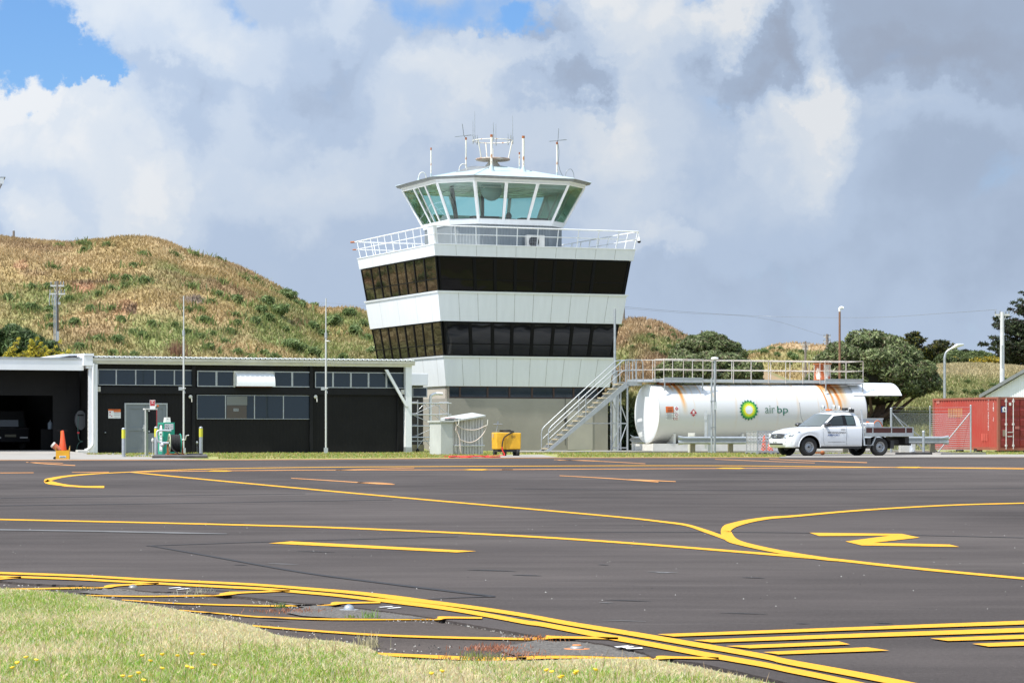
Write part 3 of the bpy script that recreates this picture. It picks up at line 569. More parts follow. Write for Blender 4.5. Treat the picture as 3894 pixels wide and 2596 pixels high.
# ---- hills
class Hill:
    def __init__(s, crest, Dt, Dc, seed, amp=.6, z0=0.0, pw=1.0, fall=.35):
        s.cx = [p[0] for p in crest]; s.cy = [p[1] + (13 if Dt == 142 else 0) for p in crest]; s.Dt, s.Dc, s.seed, s.amp, s.z0, s.pw, s.fall = Dt, Dc, seed, amp, z0, pw, fall
    def z(s, x, D):
        x = np.asarray(x, float); D = np.asarray(D, float); zc = CH + (HY - np.interp(x, s.cx, s.cy)) * s.Dc / FP - .0
        t = (D - s.Dt) / (s.Dc - s.Dt); tt = np.clip(t, 0, 1); pr = np.sin(tt ** s.pw * math.pi / 2) ** 1.15
        X = (x - CX) * D / FP
        nz = s.amp * (fbm(X * .16, D * .13, s.seed, 3) + .45 * fbm(X * .6, D * .5, s.seed + 1, 3)) * np.clip(tt * 2.5, 0, 1) * (1 - .75 * np.clip((tt - .75) * 4, 0, 1))
        back = np.clip(t - 1, 0, 2) * (s.Dc - s.Dt) * s.fall
        return s.z0 + (zc - s.z0) * pr + nz - back
    def build(s, x0, x1, nx, Dend, nd, tint, name='hill'):
        xs = np.linspace(x0, x1, nx); Ds = s.Dt + (Dend - s.Dt) * np.linspace(0, 1, nd) ** 1.0; XX, DD = np.meshgrid(xs, Ds); Z = s.z(XX, DD)
        V = np.stack([(XX - CX) * DD / FP, DD, Z], -1).reshape(-1, 3)
        i = np.arange(nd - 1)[:, None] * nx + np.arange(nx - 1)[None, :]; F = np.stack([i, i + 1, i + nx + 1, i + nx], -1).reshape(-1, 4)
        fx = (XX[:-1, :-1] + XX[1:, 1:]).ravel() / 2; fd = (DD[:-1, :-1] + DD[1:, 1:]).ravel() / 2
        o = npmesh(name, V, F, M['terrain'], tint=tint(s, fx, fd), smooth=True); o['kind'] = 'structure'; return o
    def hit(s, x, y):
        Ds = np.linspace(s.Dt, s.Dc * 1.02, 900); z = s.z(np.full_like(Ds, x), Ds); ray = CH + (HY - y) * Ds / FP
        k = np.argmax(z >= ray); D = Ds[k] if (z >= ray).any() else s.Dc
        return Vector(((x - CX) * D / FP, D, float(s.z(x, D))))
    def scatter(s, n, x0, x1, tint, seed, h=(.2, .6), w=(.05, .14), dmax=1.03, name='hill_grass'):
        r = np.random.default_rng(seed); x = r.uniform(x0, x1, n); t = r.uniform(0.0, dmax, n) ** 1.0; D = s.Dt + (s.Dc - s.Dt) * t; z = s.z(x, D); X = (x - CX) * D / FP
        X2 = X * FP / D + CX; c = tint(s, X2, D) * r.uniform(.8, 1.3, (n, 1)); lf = r.uniform(0, 1, n) < .18; c[lf] = c[lf] * .5 + np.array([.56, .42, .24]) * .5
        return tag(blades(name, X, D, z - .03, r.uniform(*h, n), r.uniform(*w, n), np.clip(c, 0, 1), M['grass'], .8, seed + 1), kind='stuff')
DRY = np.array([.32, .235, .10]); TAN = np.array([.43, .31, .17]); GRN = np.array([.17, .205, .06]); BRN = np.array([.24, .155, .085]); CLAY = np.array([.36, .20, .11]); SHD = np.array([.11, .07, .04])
def mixc(a, b, t): return a * (1 - t[:, None]) + b * t[:, None]
def tint_left(s, x, D):
    X = (x - CX) * D / FP; n1 = fbm(X * .09, D * .11, 31, 4); n2 = fbm(X * .5, D * .45, 33, 3)
    c = mixc(np.tile(DRY, (len(x), 1)), TAN, np.clip(.5 + n1 * .5 + n2 * .35, 0, 1)); z = s.z(x, D); y = HY - (z - CH) * FP / D
    gr = np.clip(.18 + n2 * .7 + (y - 1180) / 380 - n1 * .4 + np.clip((x - 900) / 700, 0, .35), 0, .9); c = mixc(c, GRN, gr); c = mixc(c, BRN, np.clip(fbm(X * .35, D * .4, 35, 3) * .9 - .25, 0, .7))
    for (cx_, cy_, rx, ry, col, st) in ((325, 1098, 50, 20, CLAY, 1), (80, 1010, 28, 18, CLAY, .8), (478, 1170, 42, 26, CLAY * .8, .8), (500, 1180, 18, 20, SHD, .9), (740, 1140, 42, 16, SHD + .08, .9), (330, 1075, 80, 7, SHD, .8), (125, 1040, 50, 16, BRN, .6), (460, 1200, 35, 7, CLAY * 1.2, .8), (1150, 1230, 60, 14, BRN * .8, .7)):  # SHD spots: shade of the dark hollows painted into the slope colour
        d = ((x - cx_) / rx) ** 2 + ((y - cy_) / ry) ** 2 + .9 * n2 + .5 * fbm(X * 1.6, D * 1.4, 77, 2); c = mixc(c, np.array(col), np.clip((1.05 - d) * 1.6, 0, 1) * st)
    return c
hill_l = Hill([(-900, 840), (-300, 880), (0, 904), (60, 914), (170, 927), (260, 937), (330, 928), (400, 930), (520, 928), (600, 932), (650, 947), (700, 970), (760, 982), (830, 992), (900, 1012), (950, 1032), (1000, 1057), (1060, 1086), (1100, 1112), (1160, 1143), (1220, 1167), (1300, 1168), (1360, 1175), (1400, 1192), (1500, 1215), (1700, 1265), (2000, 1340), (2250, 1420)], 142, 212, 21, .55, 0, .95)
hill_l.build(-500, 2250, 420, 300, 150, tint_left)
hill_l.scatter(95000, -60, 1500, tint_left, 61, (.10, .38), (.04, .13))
def tint_mid(s, x, D):
    X = (x - CX) * D / FP; n1 = fbm(X * .2, D * .15, 41, 4); c = mixc(np.tile(TAN * .9, (len(x), 1)), BRN, np.clip(.35 + n1 * .7, 0, 1)); return mixc(c, GRN, np.clip(fbm(X * .5, D * .4, 43, 3) - .1, 0, .8))
hill_m = Hill([(2000, 1400), (2250, 1300), (2330, 1255), (2395, 1225), (2440, 1229), (2520, 1250), (2600, 1288), (2650, 1305), (2720, 1330), (2800, 1352), (2900, 1400), (3100, 1480)], 150, 196, 71, .5)
hill_m.build(2100, 3050, 180, 250, 80, tint_mid)
hill_m.scatter(26000, 2250, 2850, tint_mid, 63, (.12, .45), (.05, .14))
def tint_back(s, x, D):
    X = (x - CX) * D / FP; n1 = fbm(X * .08, D * .07, 51, 4); c = mixc(np.tile(TAN * .95, (len(x), 1)), DRY, np.clip(.5 + n1, 0, 1)); return mixc(c, GRN, np.clip(fbm(X * .2, D * .16, 53, 3) + .05, 0, .8))
hill_b = Hill([(1900, 1420), (2500, 1390), (2600, 1375), (2700, 1352), (2760, 1343), (2860, 1345), (2900, 1338), (2935, 1328), (3000, 1332), (3060, 1340), (3150, 1342), (3300, 1352), (3500, 1380), (3800, 1400), (4400, 1420)], 205, 330, 81, .9)
hill_b.build(2300, 4300, 220, 420, 70, tint_back)
hill_b.scatter(26000, 2550, 3250, tint_back, 65, (.15, .5), (.08, .2))
def tint_right(s, x, D):
    X = (x - CX) * D / FP; n1 = fbm(X * .12, D * .14, 57, 4); c = mixc(np.tile(np.array([.40, .34, .20]), (len(x), 1)), np.array([.34, .30, .14]), np.clip(.5 + n1, 0, 1)); z = s.z(x, D); y = HY - (z - CH) * FP / D
    return mixc(c, np.array([.20, .22, .07]), np.clip(fbm(X * .3, D * .3, 59, 3) * .5 + .15 + (y - 1430) / 160, 0, .8))
hill_r = Hill([(2700, 1560), (3000, 1500), (3300, 1440), (3450, 1410), (3560, 1400), (3650, 1394), (3760, 1396), (3894, 1406), (4100, 1402), (4700, 1420)], 150, 192, 91, .25)
hill_r.build(2750, 4400, 240, 240, 80, tint_right)
hill_r.scatter(52000, 3100, 3960, tint_right, 67, (.12, .34), (.04, .12))

# ------------------------------------------------------------------ plants
def leaves(name, blobs_, n, size, cols, parent=None, seed=1, flat=.5, shell=.55, asp=1.6, material=None, mixp=None):
    """leaf faces spread through a set of ellipsoids (centre, radii)"""
    r = np.random.default_rng(seed); vol = np.array([b[1][0] * b[1][1] * b[1][2] for b in blobs_]) ** .67; pick = r.choice(len(blobs_), n, p=vol / vol.sum())
    C = np.array([b[0] for b in blobs_])[pick]; Rr = np.array([b[1] for b in blobs_])[pick]
    d = r.normal(size=(n, 3)); d /= np.linalg.norm(d, axis=1)[:, None]; rad = shell + (1.08 - shell) * r.uniform(0, 1, n) ** .5
    P = C + d * Rr * rad[:, None]
    nn = d * (1 - flat) + r.normal(size=(n, 3)) * .6; nn[:, 2] += flat * .6; nn /= np.linalg.norm(nn, axis=1)[:, None]
    t = np.cross(nn, r.normal(size=(n, 3))); t /= np.linalg.norm(t, axis=1)[:, None]; bt = np.cross(nn, t); s = size * r.uniform(.55, 1.25, n)[:, None]
    V = np.stack([P - t * s * asp, P + bt * s * .5, P + t * s * asp, P - bt * s * .5], 1).reshape(-1, 3); F = np.arange(4 * n).reshape(-1, 4)
    cols = np.array(cols); ci = r.choice(len(cols), n, p=mixp); T = cols[ci] * r.uniform(.7, 1.3, (n, 1))
    return npmesh(name, V, F, material or M['leaf'], parent, tint=T)
SCR = [(.15, .215, .07), (.20, .27, .10), (.105, .16, .055), (.26, .31, .13)]
LAST = [None]
def shrub(p, rad, seed, lab='green scrub bush growing on the dry grassy hillside', grp='scrub bushes on the hillside', name='shrub', cols=SCR, n=None, size=.10, sq=.75):
    r = random.Random(seed); bl = [((0, 0, rad * .35), (rad * .8, rad * .8, rad * sq * .7))]
    for _ in range(7): a = r.uniform(0, 6.28); q = r.uniform(.3, .8) * rad; bl.append(((q * math.cos(a), q * math.sin(a), r.uniform(.1, .8) * rad * sq), (rad * r.uniform(.25, .45),) * 2 + (rad * r.uniform(.25, .42),)))
    o = leaves(name, bl, n or int(420 + rad * rad * 420), size, cols, None, seed, .3, .35, 2.0); o.location = p + Vector((0, -rad * .3, rad * .22)); LAST[0] = o
    return tag(o, lab, 'shrub', grp)
z3b = lambda x, y: (x * .3401, 880 + y * .3401); z4b = lambda x, y: (700 + x * .3401, 980 + y * .3401)
bushes = [z3b(*p) + (q,) for *p, q in [(780, 745, 85), (760, 640, 60), (600, 400, 38), (920, 450, 35), (1190, 150, 32), (930, 130, 30), (985, 150, 32), (660, 165, 25), (1495, 375, 48), (1280, 520, 45), (1620, 540, 100), (1430, 525, 60), (1385, 600, 30), (540, 620, 60), (340, 840, 75), (90, 730, 80), (360, 620, 45),
    (570, 870, 60), (830, 1010, 80), (1010, 860, 50), (1250, 860, 45), (1100, 700, 40), (1480, 1120, 60), (1330, 1200, 120), (1600, 1160, 60), (1700, 1030, 50), (560, 960, 50), (1250, 640, 50), (1360, 980, 50), (2100, 870, 45), (2240, 870, 40), (2180, 260, 40), (1960, 1040, 55), (2100, 1120, 55), (2290, 990, 55), (1600, 250, 50), (940, 205, 40), (580, 1060, 50), (880, 1290, 60), (1090, 1200, 50), (2160, 610, 30), (2250, 1180, 60), (1500, 1380, 60), (1960, 260, 25), (2330, 1300, 55), (1260, 1360, 50), (430, 870, 45), (230, 840, 35)]]
bushes += [z4b(*p) + (q,) for *p, q in [(390, 20, 40), (505, 20, 32), (680, 95, 30), (815, 160, 28), (905, 235, 32), (1055, 310, 40), (430, 280, 32), (100, 320, 30), (390, 400, 45), (600, 460, 90), (300, 495, 50), (920, 490, 90), (1150, 430, 110), (1300, 520, 110), (1080, 600, 110), (950, 680, 70), (1450, 510, 60), (580, 640, 45), (240, 700, 65), (600, 730, 45), (800, 720, 60), (860, 590, 60), (1450, 760, 90),
    (1680, 720, 100), (1850, 620, 70), (1920, 820, 90), (1560, 850, 60), (2000, 740, 60), (2060, 900, 60), (520, 820, 60), (330, 850, 45), (280, 1000, 55), (1200, 990, 110), (1330, 1020, 60), (900, 1070, 45), (600, 1060, 55), (1450, 1070, 70), (1030, 1110, 55), (740, 1110, 50), (460, 940, 45), (2110, 1050, 60), (1130, 810, 50), (180, 890, 45), (1880, 560, 35), (690, 240, 40), (800, 250, 35), (1780, 1110, 45)]]
for i, (x, y, q) in enumerate(bushes):
    p = hill_l.hit(x, y + q * .12); rad = q * .34 * (.95 if x > 960 and y > 1090 else .72) * random.uniform(.7, 1.25) * p.y / FP
    ridge = y < 985 or (x > 900 and y < 1100)
    shrub(p, rad, 200 + i, 'small scrub bush on the hill skyline' if ridge else ('green bush in the dense scrub at the right end of the left hill' if x > 960 else 'green scrub bush dotted on the dry slope of the left hill'),
          'scrub bushes on the hill skyline' if ridge else ('dense scrub at the right end of the hill' if x > 960 else 'scrub bushes on the dry slope'))
    o = bpy.data.objects[-1] if False else LAST[0]; lo_, hi_ = (930, 985) if ridge else (1000, 1360)
    size_ = 'large' if q > 75 else ('middling' if q > 48 else 'small')
    over = ['the garage doorway', 'the white pier', 'the grey double doors', 'the left thin mast', 'the curved white awning', 'the big windows of the black hall', 'the right thin mast', 'the right strip windows', 'the white end post'][int(np.searchsorted([200, 360, 560, 760, 930, 1110, 1290, 1430], x))]
    lev = 'on the skyline' if ridge else ('high on the hill' if y < 1120 else ('halfway up the hill' if y < 1230 else 'low on the hill'))
    o['label'] = '%s green scrub bush %s above %s' % (size_, lev, over)
bx, by = [], []
for o in [o for o in COL.objects if o.name.startswith('shrub')]:
    r_ = max(o.dimensions.x, .6); k = int(15 + r_ * 24); bx += list(o.location.x + rng.normal(0, r_ * .55, k)); by += list(o.location.y - .2 + rng.normal(0, r_ * .4, k))
bx, by = np.array(bx), np.array(by); bxs = bx * FP / by + CX; k = len(bx)
tag(blades('scrub_undergrowth', bx, by, hill_l.z(bxs, by) - .05, rng.uniform(.25, .75, k), rng.uniform(.06, .16, k), np.array([[.21, .255, .085]]) * rng.uniform(.55, 1.35, (k, 1)), M['grass'], 1.0, 77), kind='stuff')
z6b = lambda x, y: (2360 + x * .3401, 1150 + y * .3401)
for i, (x, y, q) in enumerate([(*z6b(*p), q) for *p, q in [(340, 380, 60), (10, 270, 35), (590, 380, 50), (520, 420, 35), (660, 440, 50), (310, 290, 30), (570, 330, 30), (680, 370, 28), (450, 310, 30), (540, 500, 55), (380, 530, 50), (470, 580, 60), (130, 510, 30), (590, 600, 60), (750, 400, 25)]]):
    p = hill_m.hit(x, y + q * .1); shrub(p, q * .34 * .6 * p.y / FP, 400 + i, 'scrub bush on the bare dune right of the tower', 'scrub bushes on the dune behind the stairs', cols=SCR + [(.16, .13, .06)])
for i, (x, y, q) in enumerate([(*z6b(*p), q) for *p, q in [(1600, 560, 70), (1690, 525, 40), (1780, 525, 45), (1900, 590, 60), (1950, 620, 60), (1740, 590, 50), (2020, 560, 40), (1560, 560, 40), (1480, 580, 30), (1880, 680, 50)]]):
    p = hill_b.hit(x, y + q * .1); shrub(p, q * .34 * .6 * p.y / FP, 430 + i, 'scrub bush on the far dune above the fuel tank', 'scrub bushes on the far dune', size=.16)
z3c = lambda x, y: (3200 + x * .43375, 1080 + y * .43375)
for i, (x, y, q) in enumerate([(*z3c(*p), q) for *p, q in [(1100, 870, 45), (1080, 950, 40), (1160, 960, 60), (960, 965, 40), (1330, 900, 50), (1440, 850, 40), (870, 940, 40), (1230, 950, 40)]]):
    p = hill_r.hit(x, y + q * .1); shrub(p, q * .43 * .6 * p.y / FP, 450 + i, 'green bush on the grassy bank above the red container', 'bushes on the grassy bank', cols=[(.12, .17, .05), (.16, .2, .07), (.08, .12, .04)])
# dry brown dock stand on the hill foot
p = hill_l.hit(672, 1350); n = 240; r_ = np.random.default_rng(5)
tag(blades('dock_stand', p.x + r_.normal(0, .3, n), p.y + r_.normal(0, .3, n), np.full(n, p.z - .1), r_.uniform(.3, 1.3, n), np.full(n, .03), np.array([[.28, .16, .10]]) * r_.uniform(.6, 1.3, (n, 1)), M['grass'], .25, 3), 'stand of tall rusty brown dried weeds at the foot of the hill', 'weeds')
# ------------------------------------------------------------------ control tower
TA = R(21.8); TF = Frame(-4.09, 138.0, TA)
TW, TL, TZ = 11.6, 12.7, 10.85
ins = lambda z: max(0.0, (TZ - z) * .143)
tower = empty('control_tower', 'black and white banded airport control tower with green glass cab on top', 'control tower', (TF.o.x, TF.o.y, 0), TA)
def ring(z, e=0.0):
    i = ins(z) - e; return [Vector((i, i, z)), Vector((TW - i, i, z)), Vector((TW - i, TL - i, z)), Vector((i, TL - i, z))]
def band(z0, z1, e0=0.0, e1=0.0, m=0, mb=None, under=True, top=True):
    mb = mb or MB(); b, t = ring(z0, e0), ring(z1, e1)
    for k in range(4): mb.add([b[k], b[(k + 1) % 4], t[(k + 1) % 4], t[k]], [(0, 1, 2, 3)], m)
    if under: mb.add(b, [(3, 2, 1, 0)], m)
    if top: mb.add(t, [(0, 1, 2, 3)], m)
    return mb
M['joint'] = mat('panel_joint', (.40, .40, .37), .7, var=.35, vscale=4)
joints_f = [.105, .205, .305, .40, .50, .60, .70, .80, .90]; joints_l = [.2, .45, .7, .9]
def joints(mb, z0, z1, e0, e1, m=1):
    b, t = ring(z0, e0), ring(z1, e1)
    for (k, fr) in ((0, joints_f), (3, joints_l)):
        b0, b1, t0, t1 = b[k], b[(k + 1) % 4], t[k], t[(k + 1) % 4]; nrm = (b1 - b0).cross(t0 - b0).normalized(); w = .011 / (b1 - b0).length
        for s in fr:
            q = [b0.lerp(b1, s - w), b0.lerp(b1, s + w), t0.lerp(t1, s + w), t0.lerp(t1, s - w)]
            mb.add([p + nrm * .004 for p in q], [(0, 1, 2, 3)], m)
for z0, z1 in ((3.44, 5.02), (6.86, 8.42), (10.27, 10.85)):
    mb = band(z0, z1); joints(mb, z0 + .03, z1 - .03, 0, 0); mb.build('cladding_band', [M['white'], M['joint']], tower)
    if z1 < 10: band(z1 - .075, z1 + .02, .05, .06).build('sill', M['white'], tower)
# dark soffit strips and window ribbons, set back a little
band(5.02, 6.86, -.16, -.16).build('dark_core', M['frame_black'], tower); band(8.42, 10.27, -.16, -.16).build('dark_core', M['frame_black'], tower)
def face_quad(k, z0, z1, s0, s1, e=-.10):
    b, t = ring(z0, e), ring(z1, e); b0, b1, t0, t1 = b[k], b[(k + 1) % 4], t[k], t[(k + 1) % 4]
    return [b0.lerp(b1, s0), b0.lerp(b1, s1), t0.lerp(t1, s1), t0.lerp(t1, s0)]
for z0, z1, fr, lf, hf, hl in ((8.44, 10.25, [0.008, .19, .295, .40, .505, .605, .71, .81, .992], [0, .135, .25, .365, .48, .60, .72, .85, 1], .34, .36),
                       (5.04, 6.84, [0.008, .155, .28, .39, .506, .625, .733, .849, .992], [0, .12, .24, .365, .49, .615, .74, .87, 1], .36, .34)):
    for k, f, gm, h_, frm in ((0, fr, M['tint_glass'] if z0 > 8 else M['lower_glass'], hf, .085), (3, [1 - q for q in lf][::-1], M['bronze_glass'], hl, .055), (1, fr, M['tint_glass'], hf, .085), (2, fr, M['tint_glass'], hf, .085)):
        if k == 3: f = lf
        for i in range(len(f) - 1):
            window(tower, face_quad(k, z0, z1, f[i], f[i + 1]), frm, .06, M['frame_black'], gm, hb=(h_,), bw=.05)
# clerestory and concrete base
M['plaster'] = mat('grey_render_wall', (.30, .28, .24), .9, var=.14, vscale=.5, bump=.25, bscale=18, stretch=(1, 1, .5))
M['sunlit_wall'] = mat('sunlit_wall', (.46, .415, .35), .9, var=.12, vscale=.6, bump=.25, bscale=18)  # left-face concrete, its sunlit cream tone put into the colour
i0 = 1.13; BW = TW - i0
wb = MB(); wb.box(i0, BW, i0, TL - i0, -.1, 2.80); wb.build('base_wall', M['plaster'], tower)
cb = MB(); cb.box(i0 + .14, BW - .1, i0 + .2, TL - i0, 2.80, 3.46); cb.build('dark_core', M['frame_black'], tower)
cb = MB(); cb.box(i0 + .02, i0 + .14, i0 + .02, TL - i0, 2.801, 3.45); cb.box(i0 + .02, i0 + .12, i0 + .02, i0 + .3, 2.801, 3.44); cb.build('column', M['sunlit_wall'], tower)
fr = [0, .07, .245, .385, .53, .67, .80, .96]
for i in range(7):
    a0, a1 = i0 + .16 + fr[i] * 9.0, i0 + .16 + fr[i + 1] * 9.0
    window(tower, [(a0, i0 + .14, 2.82), (a1, i0 + .14, 2.82), (a1, i0 + .14, 3.44), (a0, i0 + .14, 3.44)], .05, .04, mat('brown_frame', (.05, .025, .018), .5) if i == 0 else M.setdefault('brown_frame', mat('brown_frame', (.05, .025, .018), .5)), M['blue_glass'])
# wall panel, cable and conduit on the base wall
a, z = TF.hit(2160, 1555, i0); a2, z2 = TF.hit(2253, 1710, i0)
pn = MB(); pn.box(a, a2, i0 - .03, i0 - .001, max(z2, .05), 2.0 + .15); pn.build('wall_panel', mat('panel_cream', (.40, .375, .32), .8, var=.1, vscale=1), tower)
a, z = TF.hit(2149, 1500, i0); cd = MB(); cd.tube([(a, i0 - .02, .3), (a, i0 - .02, 3.0)], .012); cd.box(a - .06, a + .06, i0 - .07, i0 - .01, 1.55, 1.75); cd.build('conduit', M['dark'], tower)
# deck
dk = MB(); dk.add(ring(10.86, -.02), [(0, 1, 2, 3)]); dk.build('deck', M['white_wall'], tower)
lp = MB()
for k in range(4):
    t, t2 = ring(10.852, .03), ring(10.852, -.12)
    lp.hexa([t[k], t[(k + 1) % 4], t2[(k + 1) % 4], t2[k]], [p + Vector((0, 0, .045)) for p in (t[k], t[(k + 1) % 4], t2[(k + 1) % 4], t2[k])])
lp.build('coping', M['white'], tower)
# railing leaning outwards with the walls
rl = empty('deck_railing', None, None); rl.parent = tower
def rpt(k, s, z, e=-.05):
    i = -(z - 10.85) * .17 + .05; c = [Vector((i, i, z)), Vector((TW - i, i, z)), Vector((TW - i, TL - i, z)), Vector((i, TL - i, z))]; return c[k].lerp(c[(k + 1) % 4], s)
M['white_pipe'] = mat('white_pipe', (.78, .78, .77), .4, var=.06, vscale=3)
def rpt2(k, s, zb, zt):
    return rpt(k, s, zb), rpt(k, s, zt)
tr_ = MB()
for k in range(4):
    tr_.tube([rpt(k, 0, 11.83), rpt(k, 1, 11.83)], .034, 8); tr_.tube([rpt(k, 0, 11.40), rpt(k, 1, 11.40)], .024, 8)
tr_.build('top_and_mid_rail', M['white_pipe'], rl)
ps = MB()
for k, n in ((0, 10), (1, 10), (2, 10), (3, 11)):
    for i in range(n + (1 if k == 1 else 0)):
        s = (i + .05) / n if k != 3 else (i + .35) / n
        if s > 1: continue
        b_, t_ = rpt2(k, min(s, .998), 10.88, 11.83); MB().cyl(b_, t_, .026, n=6).build('post', M['white_pipe'], rl)
cp = MB(); cp.hexa([rpt(3, .93, 10.9), rpt(3, .9995, 10.9), rpt(3, .9995, 10.9) + Vector((.06, 0, 0)), rpt(3, .93, 10.9) + Vector((.06, 0, 0))], [rpt(3, .93, 11.80), rpt(3, .9995, 11.80), rpt(3, .9995, 11.80) + Vector((.06, 0, 0)), rpt(3, .93, 11.80) + Vector((.06, 0, 0))])
cp.hexa([rpt(0, .001, 10.9), rpt(0, .018, 10.9), rpt(0, .018, 10.9) + Vector((0, .06, 0)), rpt(0, .001, 10.9) + Vector((0, .06, 0))], [rpt(0, .001, 11.80), rpt(0, .018, 11.80), rpt(0, .018, 11.80) + Vector((0, .06, 0)), rpt(0, .001, 11.80) + Vector((0, .06, 0))])
cp.build('corner_panel', M['white'], rl)
# little rusty rail ends at the far left corner
re = MB(); e1 = rpt(3, 0, 11.83); re.tube([e1, e1 + Vector((-.18, .2, 0))], .05, 8); e1 = rpt(3, 0, 11.40); re.tube([e1, e1 + Vector((-.15, .2, 0))], .035, 8); re.build('rail_end', M['rust'], rl)

# cab: an irregular octagon, corners cut
cc = Vector((5.8, 6.35, 0))
def octo(half, cut, z): h, c = half, cut; return [cc + Vector(p) + Vector((0, 0, z)) for p in [(-h + c, -h, 0), (h - c, -h, 0), (h, -h + c, 0), (h, h - c, 0), (h - c, h, 0), (-h + c, h, 0), (-h, h - c, 0), (-h, -h + c, 0)]]
cab = empty('cab', None, None); cab.parent = tower
def octband(mb, lo, hi, m=0):
    for k in range(8): mb.add([lo[k], lo[(k + 1) % 8], hi[(k + 1) % 8], hi[k]], [(0, 1, 2, 3)], m)
    return mb
M['ribbed'] = mat('grey_ribbed_cladding', (.20, .225, .235), .5, var=.1, vscale=2)
cw = MB(); lo, hi = octo(3.25, 1.15, 10.87), octo(3.25, 1.15, 12.30); octband(cw, lo, hi)
for k in range(8):                                                     # ribs of the cladding
    b0, b1, t0, t1 = lo[k], lo[(k + 1) % 8], hi[k], hi[(k + 1) % 8]; L_ = (b1 - b0).length; nn = int(L_ / .17); nrm = (b1 - b0).cross(t0 - b0).normalized()
    for i in range(nn):
        s0, s1 = (i + .15) / nn, (i + .6) / nn; q = [b0.lerp(b1, s0), b0.lerp(b1, s1), b0.lerp(b1, s1 - .1 / nn) + nrm * .035, b0.lerp(b1, s0 + .1 / nn) + nrm * .035]
        cw.hexa(q, [p + Vector((0, 0, 1.42)) for p in q])
cw.build('cab_wall', M['ribbed'], cab)
sl = MB(); a_, b_ = octo(3.32, 1.18, 12.26), octo(3.42, 1.2, 12.49); octband(sl, a_, b_); sl.add(a_, [tuple(range(7, -1, -1))]); sl.add(b_, [tuple(range(8))]); sl.build('sill', M['white'], cab)
S0, S1 = octo(3.35, 1.2, 12.49), octo(4.35, 1.6, 14.50)
hd_lo, hd_hi = octo(4.36, 1.6, 14.46), octo(4.44, 1.63, 14.66)
hm = MB(); octband(hm, hd_lo, hd_hi); hm.add(hd_lo, [tuple(range(7, -1, -1))]); hm.build('head_beam', M['white'], cab)
for k in range(8):
    n = {0: 3, 2: 3, 4: 3, 6: 3}.get(k, 1)
    for i in range(n):
        s0, s1 = i / n, (i + 1) / n
        q = [S0[k].lerp(S0[(k + 1) % 8], s0), S0[k].lerp(S0[(k + 1) % 8], s1), S1[k].lerp(S1[(k + 1) % 8], s1), S1[k].lerp(S1[(k + 1) % 8], s0)]
        window(cab, q, .075, .05, M['white_pipe'], M['green_glass'] if k in (0, 1, 6, 7) else M['back_glass'], vb=((.42,) if (k == 6 and i == 1) else ()), bw=.05)
for k in range(8): MB().tube([S0[k] + Vector((0, 0, -.05)), S1[k]], .075, 6).build('corner_post', M['white_pipe'], cab)
# roof
M['roof_white'] = mat('pale_roof', (.40, .48, .49), .5, var=.08, vscale=1.5)
M['roof_grey'] = mat('grey_gutter', (.20, .21, .21), .5, var=.2, vscale=3)
e0, e1, apex = octo(4.62, 1.75, 14.62), octo(4.70, 1.78, 14.74), cc + Vector((0, 0, 15.80))
gt = MB(); octband(gt, e0, e1); gt.add(e0, [tuple(range(7, -1, -1))]); gt.build('gutter', M['roof_grey'], cab)
rf = MB(); e2 = octo(4.70, 1.78, 14.745); e3 = octo(.5, .2, 15.72)
octband(rf, e2, e3); rf.add(e3, [tuple(range(8))])
for k in range(8): rf.tube([e2[k], e3[k]], .03, 5)
rf.build('roof', M['roof_white'], cab)
hb = MB(); hb.lathe([(.75, 15.62), (.42, 15.78), (.28, 15.95), (.22, 16.1)], (cc.x, cc.y, 0), 16); hb.build('roof_hub', M['off_white'], cab)
pt = MB(); q = [cc + Vector(p) for p in [(-2.9, -1.9, 15.12), (-1.6, -2.9, 15.05), (-.4, -1.2, 15.55), (-1.5, -.6, 15.6)]]
pt.add(q, [(0, 1, 2, 3)]); pt.hexa([p - Vector((0, 0, .0)) for p in q], [p + Vector((0, 0, .06)) for p in q]); pt.build('roof_panel', M['roof_grey'], cab)
# interior
it = MB(); it.add(octo(3.3, 1.15, 12.5), [tuple(range(8))]); it.build('cab_floor', M['dark'], cab)
it = MB(); it.add(octo(4.3, 1.55, 14.47), [tuple(range(7, -1, -1))]); it.build('cab_ceiling', mat('ceiling_dark', (.03, .035, .035), .8), cab)
lt = MB()
for k in range(5):
    lt.box(cc.x - 3.2, cc.x + 3.2, cc.y - 2.8 + k * 1.1, cc.y - 2.74 + k * 1.1, 14.30, 14.34)
    lt.box(cc.x - 2.8 + k * 1.2, cc.x - 2.74 + k * 1.2, cc.y - 2.8, cc.y + 2.8, 14.25, 14.29)
lt.build('ceiling_track', M['aluminium'], cab)
bl = MB(); bq = octo(3.75, 1.35, 13.3); bq0 = octo(3.42, 1.2, 12.66)
for k in (4, ):
    a0, a1, c0, c1 = bq0[k], bq0[(k + 1) % 8], bq[k], bq[(k + 1) % 8]; ctr = cc + Vector((0, 0, 13))
    bl.add([p.lerp(ctr, .06) for p in (a0, a1, c1, c0)], [(0, 1, 2, 3)])
bl.build('sun_blind', mat('turquoise_blind', (.25, .60, .56), .7), cab)
for (ax, bx, w_, h_) in ((-1.5, -2.6, 1.5, .22), (1.35, -2.55, 1.6, .2), (.1, -2.2, .5, .16)):
    cn = MB(); cn.box(cc.x + ax - w_ / 2, cc.x + ax + w_ / 2, cc.y + bx - .3, cc.y + bx + .3, 12.5, 12.5 + h_); cn.build('console', M['dark'], cab)
ch = MB(); ch.tube([cc + Vector((.15, -2.0, 12.5)), cc + Vector((.15, -2.0, 12.7))], .07); ch.ball(cc + Vector((.15, -2.0, 12.83)), .17, sz=1.25); ch.build('head_shape', M['dark'], cab)  # dark rounded head shape on a short stem by the console
